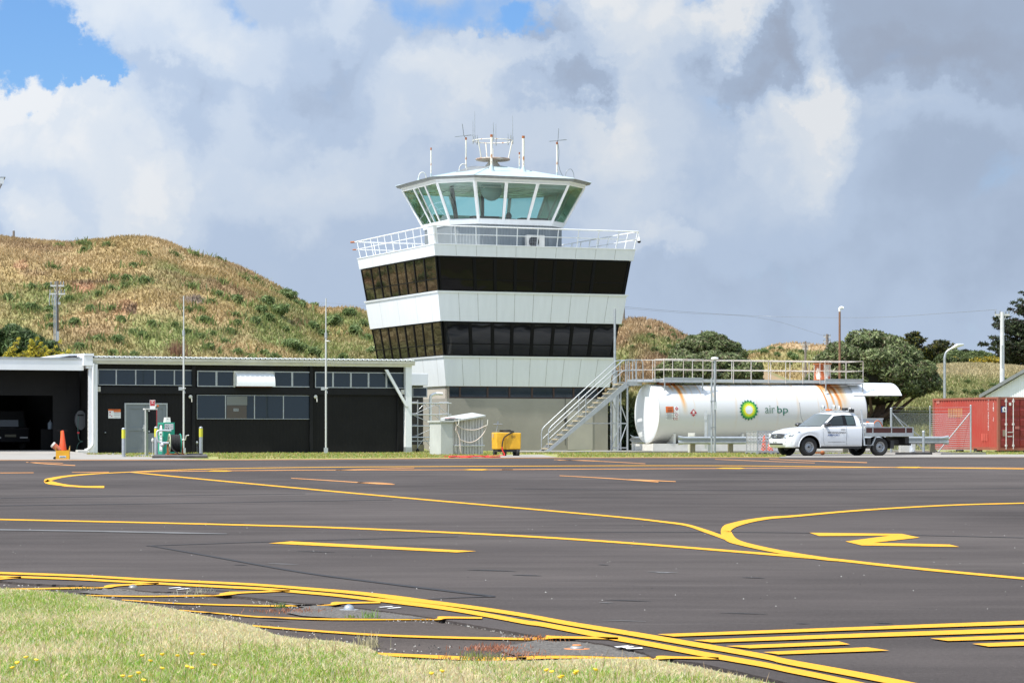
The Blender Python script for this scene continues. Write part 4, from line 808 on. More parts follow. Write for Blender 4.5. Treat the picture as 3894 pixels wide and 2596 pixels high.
dsh = MB(); dsh.lathe([(.001, 0), (.62, .0), (.62, .06), (.001, .06)], (cc.x - 1.1, cc.y - 2.6, 14.2), 20, axis='y'); dsh.build('round_lamp', mat('pale_disc', (.25, .32, .31), .6), cab)
po = MB(); po.tube([cc + Vector((-.3, .8, 12.5)), cc + Vector((-.3, .8, 14.45))], .09); po.tube([cc + Vector((-2.6, -1.2, 12.5)), cc + Vector((-2.9, -1.2, 14.45))], .12); po.build('inner_post', M['dark'], cab)
# air conditioner: a thing standing on the deck
acw = TF.world(cc.x + 1.02, cc.y - 3.25 - .40, 0); ac = empty('air_conditioner', 'white outdoor air conditioner unit on the tower deck by the grey cab wall', 'air conditioner', (acw.x, acw.y, 10.9), TA)
b = MB(); b.box(-.52, .52, -.17, .17, .08, .80); b.box(-.45, -.35, -.15, .15, 0, .08); b.box(.35, .45, -.15, .15, 0, .08); b.build('casing', M['off_white'], ac, bevel=.02)
b = MB(); b.lathe([(.001, 0), (.30, 0), (.30, .02)], (-.12, -.178, .43), 20, axis='y'); b.build('fan', M['dark'], ac)
b = MB()
for k in range(7): b.box(-.42, .18, -.215, -.205, .16 + k * .09, .17 + k * .09); b.box(-.42 + k * .098, -.41 + k * .098, -.213, -.207, .14, .72)
b.build('grille', M['steel'], ac)
# security camera hanging from the right railing corner
e_ = TF.world(*(rpt(0, 1, 11.83))); sc_ = empty('security_camera', 'white dome security camera hung from the right corner of the deck railing', 'camera', (e_.x + .02, e_.y, 11.83))
b = MB(); b.tube([(0, 0, 0), (.02, 0, -.32)], .02); b.cyl((0.02, 0, -.5), (.02, 0, -.30), .10, .07); b.build('housing', M['white_pipe'], sc_)
b = MB(); b.ball((.02, 0, -.52), .10); b.build('dome', M['black'], sc_)
# antennas and pipes on the roof
def rooft(name, x, y0, y1, da, r, lab, cat='antenna', cap='rust', base=.14):
    """a mast through photo rows y0 (top) .. y1 (foot) at depth Dt"""
    D_ = da; p1 = W(x, y1, D_); p0 = W(x, y0, D_); t = empty(name, lab, cat, p1, TA, 'masts on the control tower roof'); h = p0.z - p1.z
    b = MB(); b.cyl((0, 0, -.25), (0, 0, h), r, n=10); b.build('mast', M['mast'], t)
    b = MB(); b.cyl((0, 0, -.2), (0, 0, .18), base, r * 1.1, n=12); b.build('flashing', M['roof_white'], t)
    b = MB(); b.cyl((0, 0, h - .12), (0, 0, h + .015), r * 1.15, n=10); b.build('rusty_cap', M['rust'], t)
    return t, h
def mast_mat():
    m = mat('rusty_white_mast', (.72, .68, .58), .6, var2=(.42, .17, .06), vscale=2.6, stretch=(2, 2, .8), detail=6); rp = [n for n in m.node_tree.nodes if n.type == 'VALTORGB'][0]
    rp.color_ramp.elements[0].position = .36; rp.color_ramp.elements[1].position = .43; return m
M['mast'] = mast_mat()
rooft('vent_pipe', 1639, 563, 672, 146.5, .035, 'thin rusty pipe standing at the left edge of the cab roof', 'pipe', base=.05)
rooft('vent_pipe', 1869, 513, 640, 143.2, .062, 'thick white pipe with a rusty top in front of the roof ring', 'pipe', base=.2)
rooft('vent_pipe', 1990, 518, 648, 144.2, .070, 'thickest rusty white pipe on a cone base right of the roof ring', 'pipe', base=.24)
rooft('vent_pipe', 1975, 580, 645, 148.5, .035, 'short thin rusty pipe close behind the thick one', 'pipe', base=.05)
def cross(t, h, L1, up, tilt):
    b = MB(); b.tube([(0, 0, h - .1), (tilt * .6, 0, h + .15), (tilt, 0, h + up)], .02, 5); b.build('aerial', M['steel'], t)
    b = MB(); b.tube([(tilt * .6 - L1, -.2, h + .0), (tilt * .6 + L1, .2, h + .18)], .014, 5); b.tube([(tilt * .6 - L1 * .3, L1, h + .1), (tilt * .6 + L1 * .3, -L1, h + .1)], .014, 5); b.build('cross_arm', M['steel'], t)
t, h = rooft('cross_antenna', 1772, 524, 650, 144.5, .045, 'rusty mast carrying a crossed whip antenna left of the roof ring', base=.08); cross(t, h, .6, .75, -.22)
t, h = rooft('cross_antenna', 2118, 541, 668, 145.0, .045, 'right hand mast with a crossed whip antenna and hanging cable', base=.08); cross(t, h, .62, .75, .1)
b = MB(); b.tube(curve([(.06, 0, h - .05), (.12, 0, h - .5), (.1, 0, h - 1.2), (.25, 0, .15), (.45, 0, -.05), (.6, 0, .3), (.85, 0, .38), (1.0, 0, .1), (1.02, 0, -.35)], 5), .018, 5); b.build('cable', M['steel'], t)
for (x, y, Dd, lab) in ((1605, 676, 147.0, 'left'), (1760, 645, 143.6, 'middle')):
    p = W(x, y, Dd); t = empty('cable_gooseneck', 'white bent cable pipe on the cab roof, the %s one' % lab, 'pipe', p, TA, 'bent cable pipes on the roof'); b = MB()
    b.tube(curve([(-.2, 0, -.2), (-.2, 0, .05), (-.1, 0, .25), (.08, 0, .3), (.22, 0, .15), (.25, 0, -.1)], 5), .03, 6); b.build('bent_pipe', M['off_white'], t); b = MB(); b.cyl((-.2, 0, -.25), (-.2, 0, 0), .12, .04); b.build('foot', M['roof_white'], t)
# ring platform with whips
rg = TF.world(cc.x, cc.y, 0); ring_t = empty('antenna_ring', 'round white ring frame with several whip antennas above the cab roof', 'antenna', (rg.x, rg.y, 15.8), TA)
def tor(mb, z, rad, r, n=28): mb.tube([(rad * math.cos(2 * math.pi * k / n), rad * math.sin(2 * math.pi * k / n), z) for k in range(n + 1)], r, 6)
b = MB(); b.cyl((0, 0, .1), (0, 0, .45), .12); tor(b, .33, .92, .05); b.lathe([(.001, .27), (.9, .27), (.9, .30), (.001, .30)], n=24); b.build('lower_platform', mat('rusty_platform', (.55, .50, .42), .8, var2=(.25, .12, .07), vscale=4), ring_t)
b = MB(); tor(b, 1.36, 1.12, .027); b.build('upper_ring', M['mast'], ring_t)
for k, an in enumerate((200, 340, 90)):
    b = MB(); c_, s_ = math.cos(R(an)), math.sin(R(an)); b.cyl((.85 * c_, .85 * s_, .33), (1.08 * c_, 1.08 * s_, 1.36), .034); b.build('strut', M['mast'], ring_t)
for an, h_, r_, in ((185, 1.45, .018), (150, 1.05, .018), (250, .75, .03), (60, .95, .02), (20, .35, .03), (350, 1.3, .02), (120, .3, .03), (310, .25, .03)):
    b = MB(); c_, s_ = 1.12 * math.cos(R(an)), 1.12 * math.sin(R(an)); b.cyl((c_, s_, 1.22), (c_, s_, 1.62), .04); b.cyl((c_, s_, 1.6), (c_, s_, 1.5 + h_), r_, r_ * .5, 6); b.build('whip_antenna', M['grey_metal'], ring_t)
b = MB(); b.cyl((0, 0, .4), (0, 0, .95), .06, .03); b.build('beacon', M['white_pipe'], ring_t)

# ------------------------------------------------------------------ link building between the tower and the black hall
lk = Frame(-5.35, 133.5, TA); link = empty('link_building', 'low dark clad link between the black hall and the tower under a white fascia', 'building', lk.o, TA)
a0, z0 = lk.hit(1520, 1465); a1, z1 = lk.hit(1628, 1420)
b = MB(); b.box(a0 - 3, a1, 0, 5.2, z0, z1); b.build('fascia', M['white'], link, bevel=.02)
M['dark_clad'] = mat('dark_brown_cladding', (.025, .021, .018), .6, var=.25, vscale=2, stretch=(8, 8, .4))
b = MB(); b.box(a0 - 3, a1 - .05, .6, 5.0, .35, z0); b.build('wall', M['dark_clad'], link)
b = MB(); b.box(a0 - 3, a1 - .02, .55, 5.0, -.1, .35); b.build('plinth', mat('mossy_plinth', (.20, .18, .12), .9, var=.3, vscale=4), link)
aw0, zw0 = lk.hit(1567, 1510, .6); aw1, zw1 = lk.hit(1624, 1472, .6)
window(link, [(aw0, .59, zw0), (aw1, .59, zw0), (aw1, .59, zw1), (aw0, .59, zw1)], .05, .03, M['grey_metal'], M['blue_glass'])
dp = MB(); pp = [lk.hit(x, y, .4) for x, y in ((1683, 1497), (1660, 1496), (1643, 1502), (1637, 1515), (1637, 1600), (1637, 1705))]
dp.tube(curve([(p[0], .4, p[1]) for p in pp], 4), .075, 8); dp.build('downpipe', M['white_pipe'], link)

# ------------------------------------------------------------------ long black hall
HF = Frame(-18.79, 118.0, TA); hall = empty('black_hall', 'long low black clad building with white fascia and high strip windows', 'building', HF.o, TA)
def black_mat(ribs):
    m = mat('black_vertical_boards', (.012, .0115, .0115), .6, spec=.15, var=.15, vscale=1.5); n, l = m.node_tree.nodes, m.node_tree.links
    t = n.new('ShaderNodeTexCoord'); s = n.new('ShaderNodeSeparateXYZ'); l.new(t.outputs['Object'], s.inputs[0])
    w = n.new('ShaderNodeMath'); w.operation = 'PINGPONG'; w.inputs[1].default_value = ribs / 2; l.new(s.outputs[0], w.inputs[0])
    c = n.new('ShaderNodeMath'); c.operation = 'LESS_THAN'; c.inputs[1].default_value = .014; l.new(w.outputs[0], c.inputs[0])
    iv = n.new('ShaderNodeMath'); iv.operation = 'SUBTRACT'; iv.inputs[0].default_value = 1; l.new(c.outputs[0], iv.inputs[1])
    bm = n.new('ShaderNodeBump'); bm.inputs['Strength'].default_value = 1; bm.inputs['Distance'].default_value = .02; l.new(iv.outputs[0], bm.inputs['Height']); l.new(bm.outputs[0], n['Principled BSDF'].inputs['Normal']); return m
M['boards'] = black_mat(.16)
HH = HF.hit(700, 1386)[1]                                              # underside of the fascia
HT = HF.hit(700, 1364)[1]; HA1 = HF.hit(1566, 1500)[0]; HA0 = HF.hit(372, 1500)[0]
b = MB(); b.box(-.2, HA1 - .25, .30, 24, -.1, HH + .3); b.build('wall', M['boards'], hall)
# posts and horizontal black beam standing slightly proud
bm_z1 = HF.hit(900, 1475)[1]; bm_z0 = HF.hit(900, 1498)[1]
b = MB(); b.box(HA0, HA1 - .3, .20, .297, bm_z0, bm_z1 + .02)
for x0, x1 in ((735, 747), (1183, 1195)):
    a0, a1 = HF.hit(x0, 1500)[0], HF.hit(x1, 1500)[0]; b.box(a0, a1, .18, .295, 0, bm_z0 - .002); b.box(a0, a1, .18, .295, bm_z1 + .022, HH)
b.box(HF.hit(1517, 1500)[0], HF.hit(1520, 1500)[0], .2, .296, 0, bm_z0 - .002)
b.build('black_beam', M['black'], hall)
# white fascia, gutter and end posts
b = MB(); b.box(-.35, HA1, -.02, .28, HH, HT - .12); b.build('fascia', M['white_wall'], hall)
b = MB(); b.box(-.2, HA1 + .12, -.16, -.021, HT - .13, HT); b.box(-.2, HA1 + .12, -.12, -.022, HT - .2, HT - .131); b.build('gutter', M['off_white'], hall, bevel=.02)
b = MB(); b.box(HA1 - .30, HA1, .0, .42, 0, HH - .001); b.build('end_post', M['white_wall'], hall)
b = MB(); b.box(HA1 - .31, HA1 + .01, -.01, .43, 0, .27); b.build('post_base', M['grey_metal'], hall)
p0 = HF.hit(1470, 1405, -.02); p1 = HF.hit(1547, 1545, -.02)
b = MB(); b.hexa([(p0[0] - .09, -.06, p0[1]), (p0[0] + .06, -.06, p0[1]), (p0[0] + .06, .04, p0[1]), (p0[0] - .09, .04, p0[1])], [(p1[0] - .07, -.06, p1[1]), (p1[0] + .07, -.06, p1[1]), (p1[0] + .07, .04, p1[1]), (p1[0] - .07, .04, p1[1])]); b.build('diagonal_brace', M['white_wall'], hall)
# roof: shallow, with the sawtooth ends of its long-run sheets showing
rm = MB(); rm.quad((-.2, -.18, HT + .06), (HA1 + .15, -.18, HT + .06), (HA1 + .15, 24, HT + .35), (-.2, 24, HT + .35)); rm.quad((-.2, -.18, HT), (HA1 + .15, -.18, HT), (HA1 + .15, 24, HT + .25), (-.2, 24, HT + .25))
k = 0; a = 0.0
while a < HA1:
    rm.hexa([(a, -.22, HT + .01), (a + .18, -.22, HT + .01), (a + .18, 3, HT + .05), (a, 3, HT + .05)], [(a + .03, -.22, HT + .085), (a + .15, -.22, HT + .085), (a + .15, 3, HT + .15), (a + .03, 3, HT + .15)]); a += .235
rm.build('roof', M['white'], hall)
b = MB(); b.box(0, HA1, -.17, -.15, HT + .002, HT + .06); b.build('roof_edge_gap', M['dark'], hall)
# strip windows
def hwin(x0, x1, y0, y1, vb, b_=.29, fw=.05, fm='grey_metal', depth=.06, n=1, xs_=None, gm='blue_glass'):
    edges = xs_ or [x0 + (x1 - x0) * i / n for i in range(n + 1)]
    for i in range(len(edges) - 1):
        ym0, ym1 = y0, y1
        a0, a1 = HF.hit(edges[i], 1450, b_)[0], HF.hit(edges[i + 1], 1450, b_)[0]; zt, zb = HF.hit((x0 + x1) / 2, y0, b_)[1], HF.hit((x0 + x1) / 2, y1, b_)[1]
        window(hall, [(a0, b_, zb), (a1, b_, zb), (a1, b_, zt), (a0, b_, zt)], fw, depth, M[fm], M[gm])
hwin(372, 733, 1405, 1465, (), xs_=[372, 441, 515, 588, 662, 733], fw=.028)
hwin(749, 1183, 1411, 1471, (), xs_=[749, 822, 893, 1040, 1110, 1182], fw=.045)
hwin(1196, 1541, 1415, 1475, (), xs_=[1197, 1265, 1333, 1400, 1468, 1541], fw=.04)
hwin(748, 1180, 1502, 1593, (), xs_=[748, 857, 967, 1077, 1181], fw=.022, depth=.04)
# curtain and sign seen behind the second big pane: pale blind panel and an OUT board
a0, a1 = HF.hit(862, 1500, .262)[0], HF.hit(940, 1500, .262)[0]
b = MB(); b.box(a0, a1, .255, .262, HF.hit(900, 1540, .26)[1], HF.hit(900, 1506, .26)[1]); b.build('blind', mat('pale_blind', (.16, .17, .165), .5), hall)
b = MB(); b.box(a0, a1 - .03, .255, .262, HF.hit(900, 1591, .26)[1], HF.hit(900, 1541, .26)[1]); b.build('inner_board', mat('brown_board', (.075, .06, .052), .5), hall)
b = MB(); sx, sz = HF.hit(888, 1563, .25); b.box(sx, sx + .24, .248, .254, sz, sz + .13)
b.build('out_sign', M['steel'], hall); b = MB(); put_text(b, 'OUT', .19, .09, lambda s, t: (sx + .025 + s, .246, sz + .02 + t)); b.build('sign_text', M['dark'], hall)
# white curved roller awning over the strip windows
a0, a1 = HF.hit(903, 1440, -.2)[0], HF.hit(1046, 1440, -.2)[0]; zt = HF.hit(970, 1418, -.2)[1]; zb = HF.hit(970, 1468, -.2)[1]
b = MB(); prof = [(.26, zt)] + [(.26 - .52 * math.sin(R(t)), zb + (zt - zb) * math.cos(R(t)) ** .8) for t in range(0, 91, 10)]
b.loft([[(aa, y, z) for aa in (a0, a1)] for y, z in prof])
for aa in (a0, a1): b.add([(aa, y, z) for y, z in prof] + [(aa, .26, zb)], [tuple(range(len(prof) + 1))])
b.build('curved_awning', M['white'], hall)
b = MB(); b.box(a0 - .06, a1 + .05, .2, .285, zt - .02, zt + .1); b.box(a0 - .06, a0 - .01, .2, .28, zb - .05, zt); b.build('awning_frame', M['off_white'], hall)
b = MB(); b.box(a0 + .05, a1 - .1, -.1, .25, zb - .05, zb - .003); b.build('awning_underside', mat('red_brown', (.13, .05, .03), .7), hall)
# grey double door
da0, da1 = HF.hit(473, 1600, .25)[0], HF.hit(636, 1600, .25)[0]; dz = HF.hit(555, 1532, .25)[1]; M['door'] = mat('grey_door', (.165, .185, .20), .5, var=.08, vscale=2)
dd_ = empty('double_door', None, None); dd_.parent = hall
b = MB(); b.box(da0, da1, .19, .298, dz - .07, dz); b.box(da0, da0 + .07, .19, .298, 0, dz - .071); b.box(da1 - .07, da1, .19, .298, 0, dz - .071); b.build('frame', M['grey_metal'], dd_)
mid = (da0 + da1) / 2; ddx = HF.hit(552, 1600, .25)[0]
for s0, s1 in ((da0 + .075, ddx - .005), (ddx + .005, da1 - .075)):
    b = MB(); b.box(s0, s1, .235, .297, .03, dz - .075); b.box(s0, s0 + .13, .215, .234, .03, dz - .075); b.box(s1 - .13, s1, .215, .234, .03, dz - .075)
    for zz in ((.03, .22), (1.02, 1.18), (dz - .25, dz - .075)): b.box(s0 + .131, s1 - .131, .2155, .234, *zz)
    b.build('door_leaf', M['door'], dd_)
b = MB(); b.box(ddx - .09, ddx - .05, .17, .214, 1.0, 1.3); b.box(ddx - .16, ddx - .05, .15, .17, 1.13, 1.16); b.build('handle', M['aluminium'], dd_)
# wall lamps and small fixtures
for x, lab in ((726, 'left'), (1202, 'right')):
    a, z = HF.hit(x, 1508, .1); wp = HF.world(a, .18, z); t = empty('wall_lamp', 'small round swan neck wall lamp on the black hall, the %s one' % lab, 'lamp', wp, TA, 'wall lamps on the black hall')
    b = MB(); b.lathe([(.001, .02), (.085, .02), (.085, -.03), (.001, -.04)], n=16, axis='y'); b.build('back_plate', M['off_white'], t); b = MB(); b.tube([(0, -.05, -.02), (.02, -.14, -.05), (.025, -.15, -.24)], .022, 6); b.build('lamp_head', M['off_white'], t)
for x, y, lab, s in ((377, 1479, 'left end of the black hall', .07), (1533, 1490, 'right end of the black hall beside the white post', .09)):
    a, z = HF.hit(x, y, .1); p = HF.world(a, .13, z); t = MB(); t.box(-s, s, 0, .06, -.11, .11); t.box(-s * .5, s * .5, -.03, 0, -.04, .04); o = t.build('junction_box', M['off_white']); o.location = p; o.rotation_euler = (0, 0, TA); tag(o, 'pale box, ' + lab, 'junction box')
a, z = HF.hit(403, 1644, .1); o = MB().ball((0, 0, 0), .035).lathe([(.05, .0), (.05, .03)], n=10, axis='y').build('wall_tap', M['steel']); o.location = HF.world(a, .24, z); tag(o, 'small metal fitting low on the black wall left of the doors', 'tap')
a, z = HF.hit(751, 1682, .1); o = MB().lathe([(.001, -.01), (.06, -.01), (.06, .02)], n=12, axis='y').tube([(0, 0, -.05), (.01, 0, -.5), (.04, .02, -.7)], .006).build('wall_socket', M['grey_metal']); o.location = HF.world(a, .20, z); tag(o, 'small round fitting with a thin cord on the black wall by the right bollard', 'socket')
# warning sign
def board(name, fr, x0, x1, y0, y1, b_, lab, cat, bgm, parts):
    a0, z1 = fr.hit(x0, y0, b_); a1, z0 = fr.hit(x1, y1, b_); w_, h_ = a1 - a0, z1 - z0; t = empty(name, lab, cat, fr.world(a0, b_, z0), fr.ang)
    q = MB(); q.box(0, w_, 0, .015, 0, h_); q.build('board', bgm, t)
    for pn, m_, fn in parts: q = MB(); fn(q, w_, h_); q.build(pn, m_, t)
    return t
M['sign_white'] = mat('sign_white', (.72, .72, .70), .5); M['sign_orange'] = mat('sign_orange', (.62, .13, .02), .5); M['sign_red'] = mat('sign_red', (.42, .02, .03), .5); M['ink'] = mat('ink', (.03, .03, .03), .6)
def diamond(q, x, z, r, y=-.004): q.add([(x - r, y, z), (x, y, z - r), (x + r, y, z), (x, y, z + r)], [(0, 1, 2, 3)])
def lines(q, x0, x1, zs, h, y=-.003):
    for z in zs: q.add([(x0, y, z), (x1, y, z), (x1, y, z + h), (x0, y, z + h)], [(0, 1, 2, 3)])
board('hazard_sign', HF, 412, 459, 1555, 1590, .26, 'orange topped white hazard notice on the black wall left of the doors', 'sign', M['sign_white'],
      [('orange_header', M['sign_orange'], lambda q, w, h: (q.add([(0, -.003, h * .82), (w, -.003, h * .82), (w, -.003, h), (0, -.003, h)], [(0, 1, 2, 3)]), q.add([(w * .42, -.003, h * .68), (w, -.003, h * .68), (w, -.003, h * .82), (w * .42, -.003, h * .82)], [(0, 1, 2, 3)]))),
       ('hazard_diamonds', M['sign_red'], lambda q, w, h: (diamond(q, w * .14, h * .66, h * .11), diamond(q, w * .14, h * .38, h * .08), diamond(q, w * .27, h * .22, h * .08))),
       ('lettering', M['ink'], lambda q, w, h: (lines(q, w * .45, w * .92, [h * .12, h * .34, h * .40, h * .55, h * .60], h * .018), put_text(q, 'HAZCHEM', w * .5, h * .08, lambda s, t: (w * .3 + s, -.006, h * .87 + t))))])

# ------------------------------------------------------------------ garage wing on the left
gar = empty('garage_wing', 'black garage wing with an open dark doorway and a white fascia at the left edge', 'building', HF.o, TA)
fz0, fz1 = HF.hit(150, 1406.5)[1], HF.hit(150, 1366)[1]; ge_ = HF.hit(318, 1400)[0]; GB = 1.65; GZ = .12
b = MB(); b.box(-13, ge_, 0, .25, fz0, fz1); b.box(-13, ge_, .25, 12, fz0 + .25, fz1 - .05); b.build('fascia_roof', M['white_wall'], gar)
b = MB(); b.box(-13, ge_ + .03, -.03, .24, fz1, fz1 + .09); b.build('roof_flashing', M['grey_metal'], gar)
b = MB(); b.quad((-13, .26, fz0 + .2), (ge_, .26, fz0 + .2), (ge_, GB, fz0 + .2), (-13, GB, fz0 + .2)); b.build('soffit', M['dark'], gar)
go1 = HF.hit(202, 1600, GB)[0]; goz = HF.hit(100, 1503, GB)[1]; gw1 = HF.hit(303, 1600, GB)[0]
M['black_clad'] = mat('matt_black_cladding', (.012, .0118, .0118), .6, spec=.15, var=.12, vscale=1.2)
b = MB(); b.box(go1, gw1, GB, GB + .15, 0, fz0 + .24); b.box(-13, go1 - .001, GB, GB + .15, goz, fz0 + .24); b.build('front_wall', M['black_clad'], gar)
b = MB(); b.box(go1 + .6, go1 + .612, GB - .004, GB, goz, fz0); b.box(go1, gw1, GB - .004, GB, goz + .38, goz + .39); b.box(go1 + .002, gw1, GB - .004, GB, 1.85, 1.86); b.build('panel_joint', M['frame_black'], gar)
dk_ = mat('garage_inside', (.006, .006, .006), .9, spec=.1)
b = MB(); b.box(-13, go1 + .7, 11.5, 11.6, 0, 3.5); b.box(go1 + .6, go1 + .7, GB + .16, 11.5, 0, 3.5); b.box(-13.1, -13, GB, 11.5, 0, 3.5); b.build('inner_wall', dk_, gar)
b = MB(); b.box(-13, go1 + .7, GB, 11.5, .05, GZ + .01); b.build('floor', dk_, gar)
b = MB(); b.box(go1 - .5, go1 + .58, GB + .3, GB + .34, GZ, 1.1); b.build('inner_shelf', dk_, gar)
for i, (x, y0, y1) in enumerate(((168, 1659, 1700), (187, 1661, 1706), (191, 1602, 1632))):
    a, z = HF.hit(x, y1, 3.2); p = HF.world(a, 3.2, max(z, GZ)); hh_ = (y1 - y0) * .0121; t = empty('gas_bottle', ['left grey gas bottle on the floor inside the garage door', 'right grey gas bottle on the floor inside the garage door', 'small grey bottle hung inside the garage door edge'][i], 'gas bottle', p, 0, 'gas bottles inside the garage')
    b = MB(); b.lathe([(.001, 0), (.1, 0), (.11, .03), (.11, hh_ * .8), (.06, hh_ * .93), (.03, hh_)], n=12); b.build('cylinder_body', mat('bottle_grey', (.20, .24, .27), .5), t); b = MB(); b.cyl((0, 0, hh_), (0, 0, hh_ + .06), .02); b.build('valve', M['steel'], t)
# blockwork wall end and white pier
bk = bpy.data.materials.new('painted_blockwork'); bk.use_nodes = True; n_, l_ = bk.node_tree.nodes, bk.node_tree.links; br = n_.new('ShaderNodeTexBrick'); tcx = n_.new('ShaderNodeTexCoord'); sx_ = n_.new('ShaderNodeSeparateXYZ'); cx_ = n_.new('ShaderNodeCombineXYZ')
l_.new(tcx.outputs['Object'], sx_.inputs[0]); l_.new(sx_.outputs[1], cx_.inputs[0]); l_.new(sx_.outputs[2], cx_.inputs[1]); l_.new(cx_.outputs[0], br.inputs[0])
br.inputs['Color1'].default_value = (.46, .45, .41, 1); br.inputs['Color2'].default_value = (.40, .39, .36, 1); br.inputs['Mortar'].default_value = (.06, .06, .055, 1); br.inputs['Scale'].default_value = 1; br.inputs['Mortar Size'].default_value = .012; br.inputs['Brick Width'].default_value = .4; br.inputs['Row Height'].default_value = .2
l_.new(br.outputs[0], n_['Principled BSDF'].inputs['Base Color']); n_['Principled BSDF'].inputs['Roughness'].default_value = .8
pa0 = HF.hit(336, 1500)[0]; pa1 = HF.hit(369, 1500)[0]
pier = empty('white_pier', 'white painted wall end between the garage and the black hall', 'wall', HF.o, TA)
b = MB(); b.box(pa0 + .03, pa1 - .02, .02, 2.4, 0, HT - .25); b.build('block_wall', bk, pier)
b = MB(); b.box(pa0, pa1, -.12, .018, 0, HH - .02); b.box(pa1 - .2, pa1 + .0, -.125, -.121, 0, .3); b.build('pier', M['white_wall'], pier)
cz0, cz1 = HF.hit(340, 1390, -.15)[1], HF.hit(340, 1344, -.15)[1]
b = MB(); b.box(HF.hit(317, 1400, -.2)[0], HF.hit(352, 1400, -.2)[0], -.25, .5, cz0, cz1 - .12); b.box(HF.hit(319, 1400, -.2)[0], HF.hit(356, 1400, -.2)[0], -.28, 1.2, cz1 - .11, cz1); b.box(HF.hit(330, 1400, -.2)[0], HF.hit(352, 1400, -.2)[0], -.2, .4, cz0 - .12, cz0 - .002); b.build('rainwater_head', M['white_wall'], pier)
b = MB(); x_ = HF.hit(354, 1400, -.2)[0]; b.tube(curve([(x_ + .02, -.2, cz0 + .1), (x_, -.2, cz0 - .3), (x_, -.2, 1.5), (x_, -.2, .55), (x_ - .03, -.2, .38), (x_ - .18, -.22, .22), (x_ - .38, -.25, .15)], 4), .055, 8)
for zz in (.9, 2.1): b.lathe([(.075, zz), (.075, zz + .03)], (x_, -.2, 0), 8)
b.build('downpipe', M['white_pipe'], pier)
b = MB(); x_ = HF.hit(308, 1400, -.2)[0]; b.box(x_ - .22, x_ + .28, -.45, -.05, 0, .16); o = b.build('white_basin', M['off_white'], None, bevel=.03); o.location = HF.o; o.rotation_euler = (0, 0, TA); tag(o, 'low white concrete drain basin at the foot of the white pier', 'drain')
# sloping roof skirt seen above the garage fascia
q0, q1, q2, q3 = HF.hit(185, 1361, 6), HF.hit(243, 1346, 6), HF.hit(320, 1345, 6), HF.hit(320, 1362, 6)
b = MB(); b.hexa([(q0[0], 6, q0[1]), (q3[0] + .2, 6, q3[1]), (q3[0] + .2, 12, q3[1]), (q0[0], 12, q0[1])], [(q1[0], 6, q1[1]), (q2[0] + .2, 6, q2[1]), (q2[0] + .2, 12, q2[1]), (q1[0], 12, q1[1])]); b.build('raised_roof', M['white_wall'], pier)
b = MB(); b.hexa([(q0[0] + .45, 5.95, q0[1] + .02), (q3[0] - .02, 5.95, q3[1] + .02), (q3[0] - .02, 5.99, q3[1] + .02), (q0[0] + .45, 5.99, q0[1] + .02)], [(q1[0] + .25, 5.95, q1[1] - .08), (q3[0] - .02, 5.95, q2[1] - .08), (q3[0] - .02, 5.99, q2[1] - .08), (q1[0] + .25, 5.99, q1[1] - .08)]); b.build('dark_louvre', M['dark'], pier)
# wall mounted hose reel cover on the block wall
a, z = HF.hit(309, 1595, .9); t = empty('hose_reel_cover', 'dark grey rounded plastic hose reel on the block wall beside the garage', 'hose reel', HF.world(a - .05, .9, z), TA)
b = MB(); b.loft([[(sx * .26 * math.cos(R(t_)), -.14, .42 * math.sin(R(t_)) * (1 if math.sin(R(t_)) > 0 else 1.1)) for t_ in range(0, 361, 20) for sx in (1,)], [(.24 * math.cos(R(t_)), .14, .40 * math.sin(R(t_))) for t_ in range(0, 361, 20)]]); b.add([(.26 * math.cos(R(t_)), -.14, .42 * math.sin(R(t_)) * (1 if math.sin(R(t_)) > 0 else 1.1)) for t_ in range(0, 360, 20)], [tuple(range(18))]); b.build('cover', mat('dark_plastic', (.05, .052, .056), .45), t)
b = MB(); b.box(-.15, .13, -.15, -.141, .17, .23); b.build('slot', M['frame_black'], t)
b = MB(); b.tube(curve([(-.12, -.16, .15), (-.14, -.17, -.4), (-.12, -.18, -.8), (-.05, -.2, -.95), (.08, -.2, -.98)], 4), .014, 6); b.tube(curve([(.06, -.2, -.98), (-.1, -.22, -1.05), (-.2, -.24, -1.25), (-.2, -.24, -1.75)], 4), .012, 6); b.build('hose', mat('green_hose', (.05, .12, .10), .5), t)
b = MB(); b.box(-.17, -.08, -.2, -.15, -.63, -.55); b.build('red_tap', M['sign_red'], t)
# dark utility vehicle parked inside the garage, tail towards the door
v = empty('parked_van', 'dark van standing nose in inside the open garage, only its tail showing', 'van', HF.world(HF.hit(38, 1600, 5.5)[0], 5.5, GZ), TA)
dv = mat('dark_car_paint', (.006, .006, .007), .5, spec=.15)
b = MB(); b.prism([(-.88, .35), (.88, .35), (.9, .95), (.84, 1.05), (-.84, 1.05), (-.9, .95)], 0, 4.3); b.prism([(-.82, 1.05), (.82, 1.05), (.66, 1.85), (-.66, 1.85)], .15, 3.2); b.build('body', dv, v, bevel=.04)
b = MB(); b.add([(-.7, .13, 1.1), (.7, .13, 1.1), (.6, .17, 1.72), (-.6, .17, 1.72)], [(0, 1, 2, 3)]); b.build('rear_window', M['car_glass'], v)
b = MB(); b.box(-.9, .9, -.1, 0, .4, .6); b.build('bumper', dv, v); b = MB(); b.box(-.26, .26, -.13, -.101, .62, .74); b.build('number_plate', mat('plate', (.12, .11, .07), .5), v)
for s in (-1, 1):
    b = MB(); b.box(s * .62 - .18, s * .62 + .18, -.125, -.101, .56, .63); b.build('reflector', mat('reflector', (.45, .45, .43), .4), v)
    b = MB(); b.lathe([(.001, -.11), (.3, -.11), (.33, -.06), (.33, .06), (.3, .11), (.001, .11)], (s * .74, .8, .33 + .02), 16, axis='x'); b.build('wheel', M['rubber'], v)
